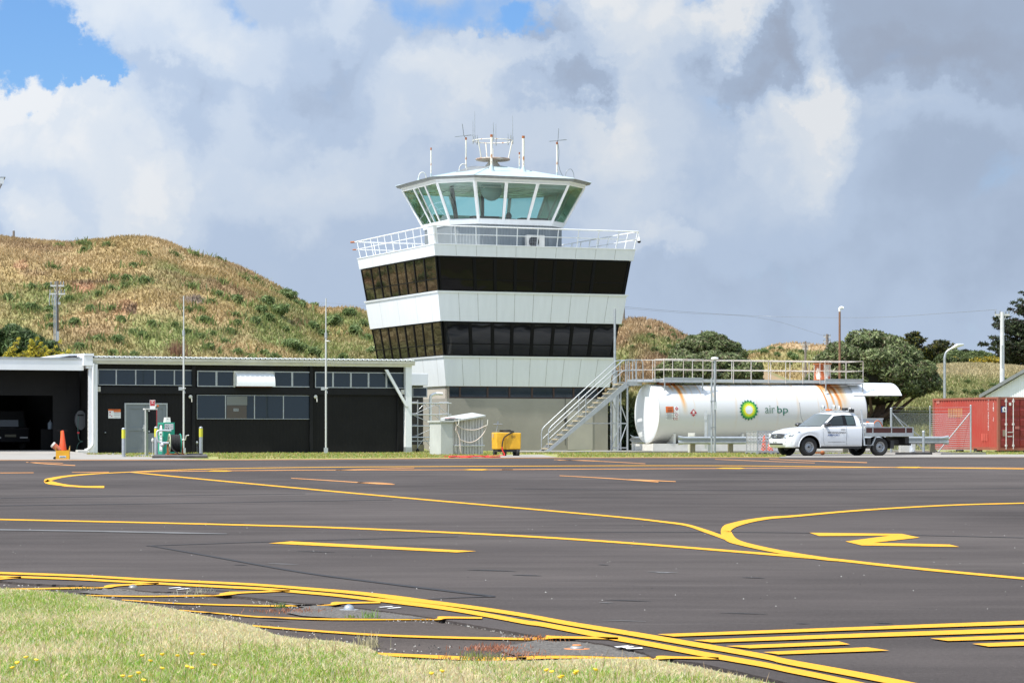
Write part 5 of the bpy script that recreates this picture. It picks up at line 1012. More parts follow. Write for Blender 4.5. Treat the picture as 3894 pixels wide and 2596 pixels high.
b = MB(); b.box(-.95, .95, -.02, .0, 1.0, 1.03); b.build('trim', M['dark'], v)

# concrete ramp in front of the garage
cr_ = MB(); pts = [G(-500, 1748.2, .012), G(0, 1747.4, .012), G(500, 1746.6, .012), G(780, 1746.4, .012), G(700, 1742, .012), G(600, 1738, .012), G(500, 1733, .012)]
cr_.poly([tuple(p) for p in pts] + [tuple(HF.world(1.0, -1.5, .012))[:2] + (.013,), tuple(HF.world(pa0, -.5, .02)), tuple(HF.world(-14, -.5, .02))]); struct(cr_.build('concrete_apron', M['concrete']))
cr_ = MB(); cr_.add([HF.world(-14, -2.5, .014), HF.world(-.75, -2.0, .014), HF.world(-1.0, GB + .1, GZ + .02), HF.world(-14, GB + .1, GZ + .02)], [(0, 1, 2, 3)]); struct(cr_.build('garage_ramp', M['pale_concrete']))
# ------------------------------------------------------------------ fuel tank
K = Frame(6.57, 128.0, TA)                                              # tank axis starts here, at the left end
TRAD, TLEN, AZ0, AZ1 = 1.43, 11.35, 1.87, 2.00
azf = lambda a: AZ0 + (AZ1 - AZ0) * a / TLEN
tank = empty('fuel_tank', 'large white horizontal cylindrical fuel tank with rust streaks, green sunburst emblem and airbp lettering', 'fuel tank', (K.o.x, K.o.y, 0), TA)
def ksurf(x, y, e=0.0):
    """photo pixel -> (a, phi) on the front of the tank, e metres proud"""
    d = Vector(((x - CX) / FP, 1, (HY - y) / FP)); o = Vector((0, 0, CH)) - Vector((K.o.x, K.o.y, 0))
    du, dv, dz = d.dot(K.u), d.dot(K.w), d.z; ou, ov, oz = o.dot(K.u), o.dot(K.w), o.z
    sl = (AZ1 - AZ0) / TLEN; dz2, oz2 = dz - sl * du, oz - AZ0 - sl * ou; r = TRAD + e
    A_, B_, C_ = dv * dv + dz2 * dz2, 2 * (ov * dv + oz2 * dz2), ov * ov + oz2 * oz2 - r * r
    t = (-B_ - math.sqrt(max(0, B_ * B_ - 4 * A_ * C_))) / (2 * A_); return ou + du * t, math.atan2(oz2 + dz2 * t, -(ov + dv * t))
def kp(a, ph, e=0.0): return (a, -(TRAD + e) * math.cos(ph), azf(a) + (TRAD + e) * math.sin(ph))
def tank_mat():
    m = mat('tank_white', (.60, .60, .59), .33, var=.04, vscale=.8); n, l = m.node_tree.nodes, m.node_tree.links; p = n['Principled BSDF']
    t = n.new('ShaderNodeTexCoord'); s = n.new('ShaderNodeSeparateXYZ'); l.new(t.outputs['Object'], s.inputs[0])
    def mm(op, a, b=None, c=False):
        q = n.new('ShaderNodeMath'); q.operation = op; q.use_clamp = c
        for i, v in enumerate((a, b)):
            if v is None: continue
            if isinstance(v, (int, float)): q.inputs[i].default_value = v
            else: l.new(v, q.inputs[i])
        return q.outputs[0]
    X, Yc, Z = s.outputs
    nz = n.new('ShaderNodeTexNoise'); nz.inputs['Scale'].default_value = 2.2; nz.inputs['Detail'].default_value = 4; l.new(t.outputs['Object'], nz.inputs[0])
    cb_ = n.new('ShaderNodeCombineXYZ'); l.new(X, cb_.inputs[0]); st = n.new('ShaderNodeTexNoise'); st.inputs['Scale'].default_value = 7.5; st.inputs['Detail'].default_value = 5; l.new(cb_.outputs[0], st.inputs[0])
    tot = None
    def add(v):
        nonlocal tot; tot = v if tot is None else mm('MAXIMUM', tot, v)
    def streak(x0, w, ztop, zbot, strength, drift=0.0, fr=.12):
        """rust run: centre x0, half width w, fading from ztop to zbot"""
        xx = mm('SUBTRACT', X, x0); xx = mm('ADD', xx, mm('MULTIPLY', mm('SUBTRACT', nz.outputs['Fac'], .5), fr)); xx = mm('SUBTRACT', xx, mm('MULTIPLY', mm('SUBTRACT', ztop, Z), drift))
        side = mm('SUBTRACT', 1.0, mm('DIVIDE', mm('ABSOLUTE', xx), w), True); zz = mm('DIVIDE', mm('SUBTRACT', Z, zbot), ztop - zbot, True)
        front = mm('LESS_THAN', Yc, .25)
        add(mm('MULTIPLY', mm('MULTIPLY', mm('MULTIPLY', side, zz), front), strength))
    for q in STREAKS: streak(*q)
    f = mm('MULTIPLY', tot, mm('ADD', .55, mm('MULTIPLY', st.outputs['Fac'], 1.1)), True)
    rp = n.new('ShaderNodeValToRGB'); l.new(f, rp.inputs[0]); e = rp.color_ramp.elements; e[0].position = 0; e[0].color = (.60, .60, .595, 1); e[1].position = 1; e[1].color = (.30, .075, .012, 1)
    for p_, c in ((.18, (.60, .50, .38, 1)), (.42, (.66, .33, .12, 1)), (.7, (.50, .16, .03, 1))): q = e.new(p_); q.color = c
    l.new(rp.outputs[0], p.inputs['Base Color'])
    # welded rings
    w = mm('PINGPONG', X, 1.2); g_ = mm('LESS_THAN', w, .015); bm = n.new('ShaderNodeBump'); bm.inputs['Distance'].default_value = .01; bm.inputs['Strength'].default_value = .25; l.new(g_, bm.inputs['Height']); l.new(bm.outputs[0], p.inputs['Normal'])
    return m
aL, _ = ksurf(2575, 1480); aR, _ = ksurf(3155, 1490); aR2, _ = ksurf(3200, 1490); aR3, _ = ksurf(3125, 1560); aL2, _ = ksurf(2552, 1470)
STREAKS = [(aL, .17, 3.40, 1.75, .95, .12), (aL - .28, .12, 3.35, 2.9, .8, .05), (aL + .30, .14, 3.35, 2.7, .6, .1), (ksurf(2665, 1500)[0], .03, 3.2, 2.4, .5), (aR - .08, .10, 3.5, 1.7, 1.0, .14), (aR + .22, .16, 3.5, 1.35, 1.15, .16), (aR - .45, .06, 3.4, .7, 1.0, .12, .06), (aR + .55, .35, 3.5, 1.9, .6, .1), (aR - .35, .3, 3.5, 2.9, 1.0, .1), (aR + .15, .38, 3.5, 2.8, 1.2, .1), (9.9, .5, 3.4, 2.0, .25)] + [(1.9 + 1.13 * k_, .05 + .03 * (k_ % 3), 3.1 - .3 * (k_ % 2), 1.0, .17) for k_ in range(7)]
M['tank'] = tank_mat()
b = MB(); NA = 48; rows = []
for i in range(NA + 1):
    a = TLEN * i / NA; rows.append([(a, TRAD * math.cos(2 * math.pi * k / 64), azf(a) + TRAD * math.sin(2 * math.pi * k / 64)) for k in range(64)])
b.loft(rows, close=True); b.build('shell', M['tank'], tank)
def dome(mb, a0, s, depth):
    rows = []
    for j in range(9):
        t = j / 8 * math.pi / 2; r = TRAD * math.cos(t) * .998; aa = a0 + s * depth * math.sin(t); rows.append([(aa, r * math.cos(2 * math.pi * k / 64), azf(a0) + r * math.sin(2 * math.pi * k / 64)) for k in range(64)])
    return mb.loft(rows, close=True)
dome(MB(), 0, -1, .14).build('end_cap', M['white'], tank); dome(MB(), TLEN, 1, .28).build('end_cap', M['white'], tank)
b = MB(); b.tube([(0, TRAD * math.cos(2 * math.pi * k / 48), AZ0 + TRAD * math.sin(2 * math.pi * k / 48)) for k in range(49)], .02, 5); b.build('end_rim', M['off_white'], tank)
# curved hood running past the right end
b = MB(); rows = []; hw = R(56)
for aa in (TLEN - .6, TLEN + .8, TLEN + 2.15):
    rows.append([(aa, (TRAD + .03) * math.sin(-hw + 2 * hw * k / 20), azf(TLEN) + (TRAD + .03) * math.cos(-hw + 2 * hw * k / 20)) for k in range(21)])
b.loft(rows); rows = [[(p[0], p[1] * .99, azf(TLEN) + (p[2] - azf(TLEN)) * .985) for p in r_] for r_ in rows]; b.loft([r_[::-1] for r_ in rows])
b.loft([[(TLEN + 2.15, q[1], q[2]) for q in [(0, (TRAD + .03) * math.sin(-hw + 2 * hw * k / 20), azf(TLEN) + (TRAD + .03) * math.cos(-hw + 2 * hw * k / 20)) for k in range(21)]], [(TLEN + 2.16, .985 * (TRAD + .03) * math.sin(-hw + 2 * hw * k / 20), azf(TLEN) + .985 * (TRAD + .03) * math.cos(-hw + 2 * hw * k / 20)) for k in range(21)]])
b.build('end_hood', M['white'], tank)
# cradle beams and saddles
b = MB(); b.box(-.25, TLEN + .3, -1.25, -1.05, .06, .42); b.box(-.25, TLEN + .3, 1.05, 1.25, .06, .42)
for aa in (-.2, 1.6, TLEN - .8): b.box(aa, aa + .25, -1.04, 1.04, .08, .40)
b.build('cradle_beam', M['off_white'], tank)
for aa in (.9, 4.6, 8.2, 11.2):
    b = MB(); b.prism([(0, .43), (.12, .43), (.12, .9), (0, .9)], -1.12, 1.12); b.build('saddle', M['off_white'], tank).location = (aa, 0, 0)
# hatches
a_, _ = ksurf(2543, 1470)
b = MB(); b.lathe([(.001, 0), (.30, 0), (.30, .24), (.44, .25), (.43, .31), (.2, .36), (.001, .37)], (a_, -.1, 3.22), 24); b.build('left_hatch', [M['white']], tank)
b = MB(); b.cyl((a_ - .05, -.1, 3.2), (a_ - .05, -.1, 3.42), .34, n=20); b.cyl((a_ + .4, -.2, 3.2), (a_ + .4, -.2, 3.40), .12); b.build('rusty_neck', M['rust'], tank)
a_, _ = ksurf(3154, 1475)
M['hatch'] = mat('rusty_hatch', (.66, .62, .54), .6, var2=(.38, .085, .02), vscale=2.6, detail=6, stretch=(1, 1, .3)); rp_ = [n for n in M['hatch'].node_tree.nodes if n.type == 'VALTORGB'][0]; rp_.color_ramp.elements[0].position = .46; rp_.color_ramp.elements[1].position = .53
b = MB(); b.lathe([(.001, .0), (.46, 0), (.44, .05), (.42, .06), (.42, .96), (.45, .97), (.45, 1.02), (.001, 1.03)], (a_, -.05, 3.38), 28); b.build('right_hatch', M['hatch'], tank)
b = MB(); b.cyl((a_, -.05, 3.3), (a_, -.05, 3.62), .445, n=24); b.tube([(a_ + .455 * math.cos(t / 4), -.05 + .455 * math.sin(t / 4), 4.38) for t in range(26)], .03); b.build('rusty_neck', M['rust'], tank)
# walkway with toe boards and rails
WZ = 3.40
wk = empty('walkway', None, None); wk.parent = tank
M['old_rail'] = mat('rusty_white_rail', (.64, .62, .58), .6, var2=(.46, .36, .30), vscale=4.0, detail=6)
wa0, wa1 = -.55, ksurf(3268, 1460)[0]
b = MB(); b.box(wa0, wa1, -.55, .55, WZ, WZ + .04); b.build('deck_grating', M['aluminium'], wk)
b = MB(); b.box(wa0 + .6, wa1, -.60, -.58, WZ + .02, WZ + .16); b.box(wa0, wa1, .58, .60, WZ + .02, WZ + .16); b.build('toe_board', M['aluminium'], wk)
fa0, fa1, fb0, fb1 = ksurf(2507, 1470)[0], ksurf(2656, 1470)[0], ksurf(3121, 1470)[0], ksurf(3266, 1470)[0]
def rail_run(pts, posts, z0, name='rail'):
    b = MB(); b.tube([(p[0], p[1], z0 + 1.10) for p in pts], .021, 6); b.tube([(p[0], p[1], z0 + .62) for p in pts], .017, 6); b.build(name, M['old_rail'], wk)
    for p in posts: MB().cyl((p[0], p[1], z0 - .02), (p[0], p[1], z0 + 1.10), .019, n=6).build('post', M['old_rail'], wk)
F_ = -1.12
rail_run([(wa0 + .7, -.6), (fa0, -.6), (fa0, F_), (fa1, F_), (fa1, -.6), (fb0, -.6), (fb0, F_), (fb1, F_), (fb1, .6), (wa0, .6)],
         [(wa0 + .7, -.6), (fa0, F_), ((fa0 + fa1) / 2, F_), (fa1, F_)] + [(fa1 + (fb0 - fa1) * i / 7, -.6) for i in range(1, 8)] + [(fb0, F_), ((fb0 + fb1) / 2 + .1, F_), (fb1, F_), (fb1, .6)] + [(wa0 + .05 + (fb1 - wa0) * i / 11, .6) for i in range(11)], WZ)
for q0, q1 in ((fa0, fa1), (fb0, fb1)):
    b = MB(); b.box(q0, q1, F_ - .03, -.61, WZ - .03, WZ + .005); b.box(q0, q1, F_ - .04, F_ - .02, WZ + .08, WZ + .22); b.build('side_platform', M['grey_metal'], wk)
    b = MB()
    for q in (q0 + .03, q1 - .03): b.box(q - .025, q + .025, F_ - .05, F_, WZ - .42, WZ + .0)
    b.build('platform_leg', M['grey_metal'], wk)
# emblem: an 18 point layered sunburst following the shell
ca, cph = ksurf(2847, 1558); _, pt_ = ksurf(2847, 1519); Rr_ = (pt_ - cph) * TRAD * 1.0
em = empty('sunburst_emblem', None, None); em.parent = tank
def star(nm, r0, r1, off, e, col, n=18):
    mb = MB(); c = kp(ca, cph, e); P = []
    for k in range(2 * n):
        r = (r0 if k % 2 == 0 else r1) * Rr_; t = math.pi * k / n + off; P.append(kp(ca + r * math.cos(t), cph + r * math.sin(t) / TRAD, e))
    v = [c] + P; mb.add(v, [(0, 1 + k, 1 + (k + 1) % (2 * n)) for k in range(2 * n)]); mb.build(nm, col, em)
g1 = mat('emblem_dark_green', (.0, .16, .075), .4); g2 = mat('emblem_green', (.12, .42, .02), .4); g3 = mat('emblem_lime', (.42, .60, .03), .4); g4 = mat('emblem_yellow', (.85, .72, .03), .4)
h_ = math.pi / 18
star('dark_green_rays', 1.0, .80, h_, .034, g1); star('green_rays', .86, .66, 0, .038, g2); star('lime_rays', .74, .56, h_, .042, g3); star('yellow_rays', .62, .46, 0, .046, g4); star('white_centre', .42, .34, h_, .050, M['white'])
lt_ = empty('lettering', None, None); lt_.parent = tank
for body, x0, x1, yt, yb, col in (('air', 2909, 2945, 1541, 1571, mat('letter_green', (.12, .20, .15), .5)), ('bp', 2955, 2995, 1543, 1579, mat('letter_dark_green', (.01, .12, .07), .5))):
    a0, p0 = ksurf(x0, yb); a1, p1 = ksurf(x1, yt); mb = MB(); put_text(mb, body, a1 - a0, (p1 - p0) * TRAD, lambda s, t: kp(a0 + s, p0 + t / TRAD, .022)); mb.build('letters', col, lt_)
# hazard panel and diamond on the tank
def kquad(mb, x0, x1, y0, y1, e, m=0):
    a0, p0 = ksurf(x0, y1); a1, p1 = ksurf(x1, y0); n = 5; mb.loft([[kp(a0 + (a1 - a0) * s, p0 + (p1 - p0) * k / n, e) for s in (0, 1)] for k in range(n + 1)], m, False)
def kdia(mb, x, y, r, e):
    a, ph = ksurf(x, y); r = r * .0128; mb.add([kp(a - r, ph, e), kp(a, ph - r / TRAD, e), kp(a + r, ph, e), kp(a, ph + r / TRAD, e)], [(0, 1, 2, 3)])
hz = empty('hazard_panel', None, None); hz.parent = tank
b = MB(); kquad(b, 2531, 2581, 1544, 1596, .006); b.build('panel', M['sign_white'], hz)
b = MB(); kquad(b, 2532, 2559, 1545, 1568, .012); b.build('orange_block', M['sign_orange'], hz)
b = MB()
for y in (1551, 1558, 1563): kquad(b, 2538, 2556, y, y + 2.2, .018)
for y in (1570, 1576, 1582, 1588): kquad(b, 2532, 2559, y, y + 1.2, .016)
for y in (1573, 1579, 1585, 1592): kquad(b, 2536, 2554, y, y + 1, .016)
kquad(b, 2559.5, 2560.5, 1545, 1595, .016); b.build('print', M['ink'], hz)
b = MB(); kdia(b, 2573, 1553, 7.5, .014); kdia(b, 2573, 1577, 7.5, .014); kdia(b, 2566, 1565, 6, .014); b.build('diamonds', M['sign_red'], hz)
b = MB(); kdia(b, 2566, 1565, 4.6, .02); kdia(b, 2573, 1577, 5, .02); kdia(b, 2573, 1553, 2.5, .02); b.build('diamond_white', M['sign_white'], hz)
for x in (2565, 2574):
    b = MB(); a, ph = ksurf(x, 1591); b.add([kp(a + .06 * math.cos(t * .52), ph + .06 * math.sin(t * .52) / TRAD, .014) for t in range(12)], [tuple(range(12))]); b.add([kp(a + .04 * math.cos(t * .52), ph + .04 * math.sin(t * .52) / TRAD, .02) for t in range(12)], [tuple(range(12))], 1); b.build('ring_symbol', [M['sign_red'], M['sign_white']], hz)
b = MB(); kdia(b, 2637, 1569, 15, .008); o = b.build('flammable_diamond', M['sign_red'], tank)
b = MB(); kdia(b, 2637, 1569, 13.6, .011); b.build('border', M['sign_white'], o); b = MB(); kdia(b, 2637, 1569, 12.9, .014); b.build('red_field', M['sign_red'], o)
b = MB(); a, ph = ksurf(2637, 1565); b.add([kp(a + x * .07, ph + z * .075 / TRAD, .018) for x, z in ((-.5, -1), (.5, -1), (.9, -.3), (.5, .4), (.1, 1.2), (-.2, .5), (-.5, .7), (-.85, -.2))], [tuple(range(8))]); kquad(b, 2628, 2646, 1573, 1574.5, .018); b.build('flame', M['sign_white'], o)
# slab under the tank
sl_ = MB(); q = [K.world(-6.4, -2.2, 0), K.world(TLEN + 3.6, -2.2, 0), K.world(TLEN + 3.6, 3.5, 0), K.world(-6.4, 3.5, 0)]
sl_.hexa([p + Vector((0, 0, -.1)) for p in q], [p + Vector((0, 0, .07)) for p in q]); struct(sl_.build('concrete_slab', M['pale_concrete']))

# ------------------------------------------------------------------ access stair
st0 = GX(2085, 126.0, 0); ST = Frame(st0.x, st0.y, TA); stair = empty('access_stair', 'grey galvanised steel stair with cream treads rising to the tank walkway', 'stairs', (st0.x, st0.y, .07), TA)
NS, RUN, RISE = 15, .268, .2225; topA, topZ = NS * RUN, NS * RISE
for y_ in (0, .85):
    b = MB(); b.hexa([(-.12, y_ - .03, 0), (.10, y_ - .03, 0), (topA + .25, y_ - .03, topZ - .16), (topA + .02, y_ - .03, topZ - .02)], [(-.12, y_ + .03, 0), (.10, y_ + .03, 0), (topA + .25, y_ + .03, topZ - .16), (topA + .02, y_ + .03, topZ - .02)])
    b.box(topA + .1, topA + .9, y_ - .03, y_ + .03, topZ - .18, topZ - .02); b.build('stringer', M['grey_metal'], stair)
M['tread'] = mat('cream_tread', (.56, .48, .33), .7, var=.15, vscale=3)
for i in range(NS):
    b = MB(); b.box(i * RUN - .02, i * RUN + .24, .031, .819, (i + .5) * RISE - .02, (i + .5) * RISE + .02, 0); b.box(i * RUN - .03, i * RUN + .05, .031, .819, (i + .5) * RISE + .021, (i + .5) * RISE + .03, 1); b.build('tread', [M['tread'], M['tread']], stair)
b = MB(); b.box(topA + .02, topA + .95, .031, .819, topZ - .03, topZ); b.build('landing', M['grey_metal'], stair)
for y_ in (0, .85):
    h1 = []
    for k, hh_ in enumerate((1.02, .52)):
        b = MB(); pts = [(.0, y_, .15), (.0, y_, hh_ * .80), (.04, y_, hh_ + .02), (.16, y_, hh_ + .16)] if k == 0 else [(.0, y_, hh_ + .02)]
        pts += [(topA * .5, y_, topZ * .5 + hh_ + .08), (topA - .12, y_, topZ + hh_), (topA + .12, y_, topZ + hh_ + .05), (topA + .85, y_, topZ + hh_ + .05)]
        if k == 0: pts += [(topA + .95, y_, topZ + hh_ - .05), (topA + .98, y_, topZ + .05)]
        b.tube(pts, .026 if k == 0 else .02, 7); b.build('handrail', M['grey_metal'], stair)
    b = MB()
    for t in (.5, ):
        b.cyl((topA * t - .05, y_, topZ * t - .1), (topA * t - .05, y_, topZ * t + 1.05), .022, n=6)
    for q in (.12, .42, .62): b.cyl((topA + q, y_, topZ - .1), (topA + q, y_, topZ + 1.07), .024, n=6)
    b.build('rail_post', M['grey_metal'], stair)
b = MB(); b.box(topA + .1, topA + .95, -.02, .0, topZ, topZ + .12); b.build('toe_board', M['aluminium'], stair)
for y_ in (0.02, .83):
    b = MB()
    for q in (topA - .36, topA + .14): b.box(q - .035, q + .035, y_ - .035, y_ + .035, -.07, topZ - (.55 if q < topA - .2 else .19))
    b.tube([(topA - .36, y_, .1), (topA + .14, y_, 1.35)], .025); b.tube([(topA + .14, y_, 1.35), (topA - .36, y_, 2.6)], .025); b.box(topA - .36, topA + .14, y_ - .02, y_ + .02, 1.30, 1.36); b.box(topA - .36, topA + .14, y_ - .02, y_ + .02, .12, .17); b.build('support_frame', M['grey_metal'], stair)
b = MB(); b.tube([(topA - 1.9, .85, 1.33), (topA + .14, .85, 1.33)], .02); b.build('tie_bar', M['grey_metal'], stair)
# tall pipe mast behind the stair
p = GX(2338, 141.0); t = empty('pipe_mast', 'tall grey pipe mast close to the right side of the tower behind the stair', 'mast', p, 0)
b = MB(); b.cyl((0, 0, 0), (0, 0, 4.2), .13); b.cyl((0, 0, 4.2), (0, 0, 7.6), .08, .06); b.build('pole', M['grey_metal'], t); b = MB(); b.cyl((0, 0, 4.1), (0, 0, 4.3), .16); b.build('collar', M['steel'], t)

# ------------------------------------------------------------------ crash barrier in front of the tank
b0 = GX(2587, 117.5); b1 = GX(3604, 121.5); ang = math.atan2(b1.y - b0.y, b1.x - b0.x); BL = (b1 - b0).length
bar = empty('crash_barrier', 'grey steel crash barrier on short timber posts in front of the tank', 'barrier', b0, ang)
prof = [(-.02, .72), (-.10, .67), (-.10, .62), (-.02, .57), (-.02, .53), (-.10, .48), (-.10, .43), (-.02, .38)]; prof = [(y, z + .04) for y, z in prof]
b = MB(); b.loft([[(x, y, z) for y, z in prof] for x in (0.15, BL - .3)], smooth=False); b.loft([[(x, y + .006, z) for y, z in prof][::-1] for x in (0.15, BL - .3)], smooth=False); b.build('beam', M['grey_metal'], bar)
for s in (0, 1):
    x0, x1 = (0.15, -.12) if s == 0 else (BL - .3, BL + .02); b = MB(); b.loft([[(x0, y - .004, z) for y, z in prof], [(x1, (y - .06) * .5, .55 + (z - .55) * 1.25) for y, z in prof]], smooth=False); b.loft([[(x1, (y - .06) * .5, .55 + (z - .55) * 1.25) for y, z in prof], [(x0, y + .004, z) for y, z in prof]], smooth=False); b.build('end_piece', M['grey_metal'], bar)
M['timber'] = mat('old_timber', (.22, .19, .12), .9, var=.3, vscale=5, stretch=(4, 4, .6))
for x in (.62, 2.45, 4.35, 6.2, 8.1, 9.9, BL - .75):
    b = MB(); b.box(x - .1, x + .1, .0, .17, -.03, .70); b.build('timber_post', M['timber'], bar)
# second barrier end seen left of the tank
p = GX(2410, 131.0); t = empty('barrier_end', 'flared end of a second crash barrier beside the left end of the tank', 'barrier', p, R(60))
b = MB(); b.loft([[(x, y * s, .55 + (z - .55) * s) for y, z in prof] for x, s in ((-.5, 1.45), (-.3, 1.3), (.0, 1), (2.5, 1))], smooth=False); b.build('beam', M['grey_metal'], t); b = MB(); b.box(.5, .68, .0, .17, 0, .75); b.build('timber_post', M['timber'], t)
# lamp post pair in front of the tank
p = GX(2718, 117.0); t = empty('tall_pole', 'tall grey pole with a flat white cap standing in front of the barrier', 'pole', p, 0); H_ = W(2718, 1363, 117).z
b = MB(); b.cyl((0, 0, 0), (0, 0, H_ - .06), .055); b.build('pole', M['grey_metal'], t); b = MB(); b.lathe([(.001, -.05), (.16, -.05), (.17, .0), (.15, .05), (.001, .07)], (0, 0, H_), 18); b.build('cap', M['white_pipe'], t)
b = MB(); b.box(-.03, .08, -.09, -.05, 1.95, 2.3); b.build('label_plate', M['white_pipe'], t)
p = GX(2706, 116.8); t = empty('short_pole', 'thinner grey pole clamped beside the tall capped pole', 'pole', p, 0); b = MB(); b.cyl((0, 0, 0), (0, 0, W(2706, 1438, 117).z), .042); b.build('pole', M['grey_metal'], t)
b = MB()
for z in (.75, 1.15, 2.3): b.box(-.06, .2, -.06, -.03, z, z + .04)
b.build('clamp', M['steel'], t)
p = GX(2696, 118.5); t = empty('switch_box', 'grey electrical box on a post behind the twin poles', 'electrical box', p, 0); b = MB(); b.box(-.05, .11, -.05, .06, 0, W(0, 1575, 118.5).z); b.build('cabinet', M['grey_metal'], t); b = MB(); b.box(-.2, -.08, -.03, .03, .2, W(0, 1570, 118.5).z + .1); b.box(-.22, -.1, -.06, .03, 1.5, 1.75); b.build('side_post', M['aluminium'], t)
p = GX(2630, 119.5); t = MB().box(-.16, .16, -.1, .1, .0, .92).box(-.13, .13, -.13, -.1, .5, .85).build('valve_box', M['off_white'], None, bevel=.03); t.location = p; tag(t, 'white valve box behind the left end of the barrier', 'box')

# ------------------------------------------------------------------ wire cage on a pallet
cg0 = GX(2826, 110.2); cgf = GX(2880, 109.0)
CG = Frame(cgf.x, cgf.y, R(12)); cage = empty('wire_cage', 'galvanised mesh cage on a steel pallet beside the front of the truck', 'cage', CG.o, R(12))
def mesh_mat(name, cell, wire, col=(.5, .51, .51), axis2=2, dm=False):
    m = bpy.data.materials.new(name); m.use_nodes = True; n, l = m.node_tree.nodes, m.node_tree.links; p = n['Principled BSDF']; p.inputs['Base Color'].default_value = (*col, 1); p.inputs['Roughness'].default_value = .45; p.inputs['Metallic'].default_value = .4
    t = n.new('ShaderNodeTexCoord'); s = n.new('ShaderNodeSeparateXYZ'); l.new(t.outputs['Object'], s.inputs[0])
    def mm(op, a, b): 
        q = n.new('ShaderNodeMath'); q.operation = op
        for i, v in enumerate((a, b)):
            if isinstance(v, (int, float)): q.inputs[i].default_value = v
            else: l.new(v, q.inputs[i])
        return q.outputs[0]
    h = mm('ADD', s.outputs[0], s.outputs[1]); z = s.outputs[2]
    u, v = (mm('ADD', h, z), mm('SUBTRACT', h, z)) if dm else (h, z)
    f = mm('MAXIMUM', mm('LESS_THAN', mm('PINGPONG', u, cell / 2), wire), mm('LESS_THAN', mm('PINGPONG', v, cell / 2), wire))
    tr = n.new('ShaderNodeBsdfTransparent'); mx = n.new('ShaderNodeMixShader'); l.new(f, mx.inputs[0]); l.new(tr.outputs[0], mx.inputs[1]); l.new(p.outputs[0], mx.inputs[2]); l.new(mx.outputs[0], n['Material Output'].inputs[0]); return m
M['cage_mesh'] = mesh_mat('cage_mesh', .13, .012, (.70, .70, .70), dm=True); M['chain_link'] = mesh_mat('chain_link', .10, .0055, (.45, .47, .48), dm=True)
cw_, cd_, ch_ = 1.15, 1.5, .98
b = MB()
for (x, y) in ((0, 0), (cw_, 0), (cw_, cd_), (0, cd_)): b.box(x - .02, x + .02, y - .02, y + .02, .12, ch_ + .02)
for z in (.16, .55, ch_):
    b.box(0, cw_, -.018, .018, z - .018, z + .018); b.box(0, cw_, cd_ - .018, cd_ + .018, z - .018, z + .018); b.box(-.018, .018, 0, cd_, z - .017, z + .017); b.box(cw_ - .018, cw_ + .018, 0, cd_, z - .017, z + .017)
for s in (.33, .66): b.box(s * cw_ - .01, s * cw_ + .01, -.01, .01, .16, ch_); b.box(-.01, .01, s * cd_ - .01, s * cd_ + .01, .16, ch_)
b.build('frame', M['grey_metal'], cage)
b = MB(); 
for (p_, q_) in (((0, 0), (cw_, 0)), ((cw_, 0), (cw_, cd_)), ((cw_, cd_), (0, cd_)), ((0, cd_), (0, 0))): b.quad((p_[0], p_[1], .14), (q_[0], q_[1], .14), (q_[0], q_[1], ch_), (p_[0], p_[1], ch_))
b.quad((0, 0, ch_ + .005), (cw_, 0, ch_ + .005), (cw_, cd_, ch_ + .005), (0, cd_, ch_ + .005)); b.build('mesh_panel', M['cage_mesh'], cage)
b = MB(); b.box(-.04, cw_ + .04, -.04, cd_ + .04, .09, .13)
for x in (0, cw_ / 2, cw_): 
    for y in (0, cd_ / 2, cd_): b.box(x - .05, x + .05, y - .05, y + .05, 0, .089)
b.build('pallet', M['grey_metal'], cage)
M['cone_orange'] = mat('cone_orange', (.80, .085, .015), .5, var=.12, vscale=4); M['cone_white'] = mat('cone_white', (.72, .70, .66), .5, var=.25, vscale=8)
def cone_parts(t, h=.9, r=.17, base=.22, bands=True):
    b = MB(); b.lathe([(.03, h), (.035, h - .01), (r, .04), (r, .0)], n=20); b.build('cone_body', M['cone_orange'], t)
    b = MB(); b.box(-base, base, -base, base, 0, .035); b.build('base', M['cone_orange'], t, bevel=.01)
    if bands:
        for z0, z1 in ((.33, .46), (.60, .70)):
            f = lambda z: .03 + (r - .03) * (1 - z / h) + .004
            b = MB(); b.lathe([(f(z0 * h / .9), z0 * h / .9), (f(z1 * h / .9), z1 * h / .9)], n=20); b.build('reflective_band', M['cone_white'], t)
for i, (ax, ay) in enumerate(((.45, .5), (.85, .9))):
    w_ = CG.world(ax, ay, .13); t = empty('traffic_cone', ['orange traffic cone inside the wire cage, the left one', 'orange traffic cone inside the wire cage, the right one'][i], 'traffic cone', w_, .3, 'traffic cones in the wire cage'); cone_parts(t, .68, .13, .17, False)

# ------------------------------------------------------------------ flatbed utility truck
TO = Vector((11.07, 102.07, 0)); TR = R(204.8); truck = empty('utility_truck', 'white flatbed utility truck lettered WHANGANUI AIRPORT parked in front of the tank', 'truck', TO, TR); truck.scale = (1, 1, .972)
WHB = 3.22
paint = mat('white_car_paint', (.66, .67, .685), .22, coat=.5); M['paint'] = paint
def arch(x, c=0.0, r=.485): return math.sqrt(max(0, r * r - (x - c) ** 2))
def sect(x):
    # half width, bottom, shoulder, top at the centre line
    if x > .45:
        t = (x - .45) / .45; w = .925 - .30 * t ** 2.6
    else: w = .925
    zb = .40 if x < -.46 else (.37 if x > .46 else .40)
    if abs(x) < .485: zb = max(zb, .37 + arch(x))
    zs = float(np.interp(x, [-2.37, -.65, -.45, .1, .5, .75, .88], [1.20, 1.17, 1.16, 1.10, 1.00, .90, .80]))
    zt = float(np.interp(x, [-2.37, -.75, -.55, -.1, .4, .65, .80, .88], [1.22, 1.22, 1.20, 1.16, 1.08, 1.01, .92, .82]))
    return w, zb, zs, zt
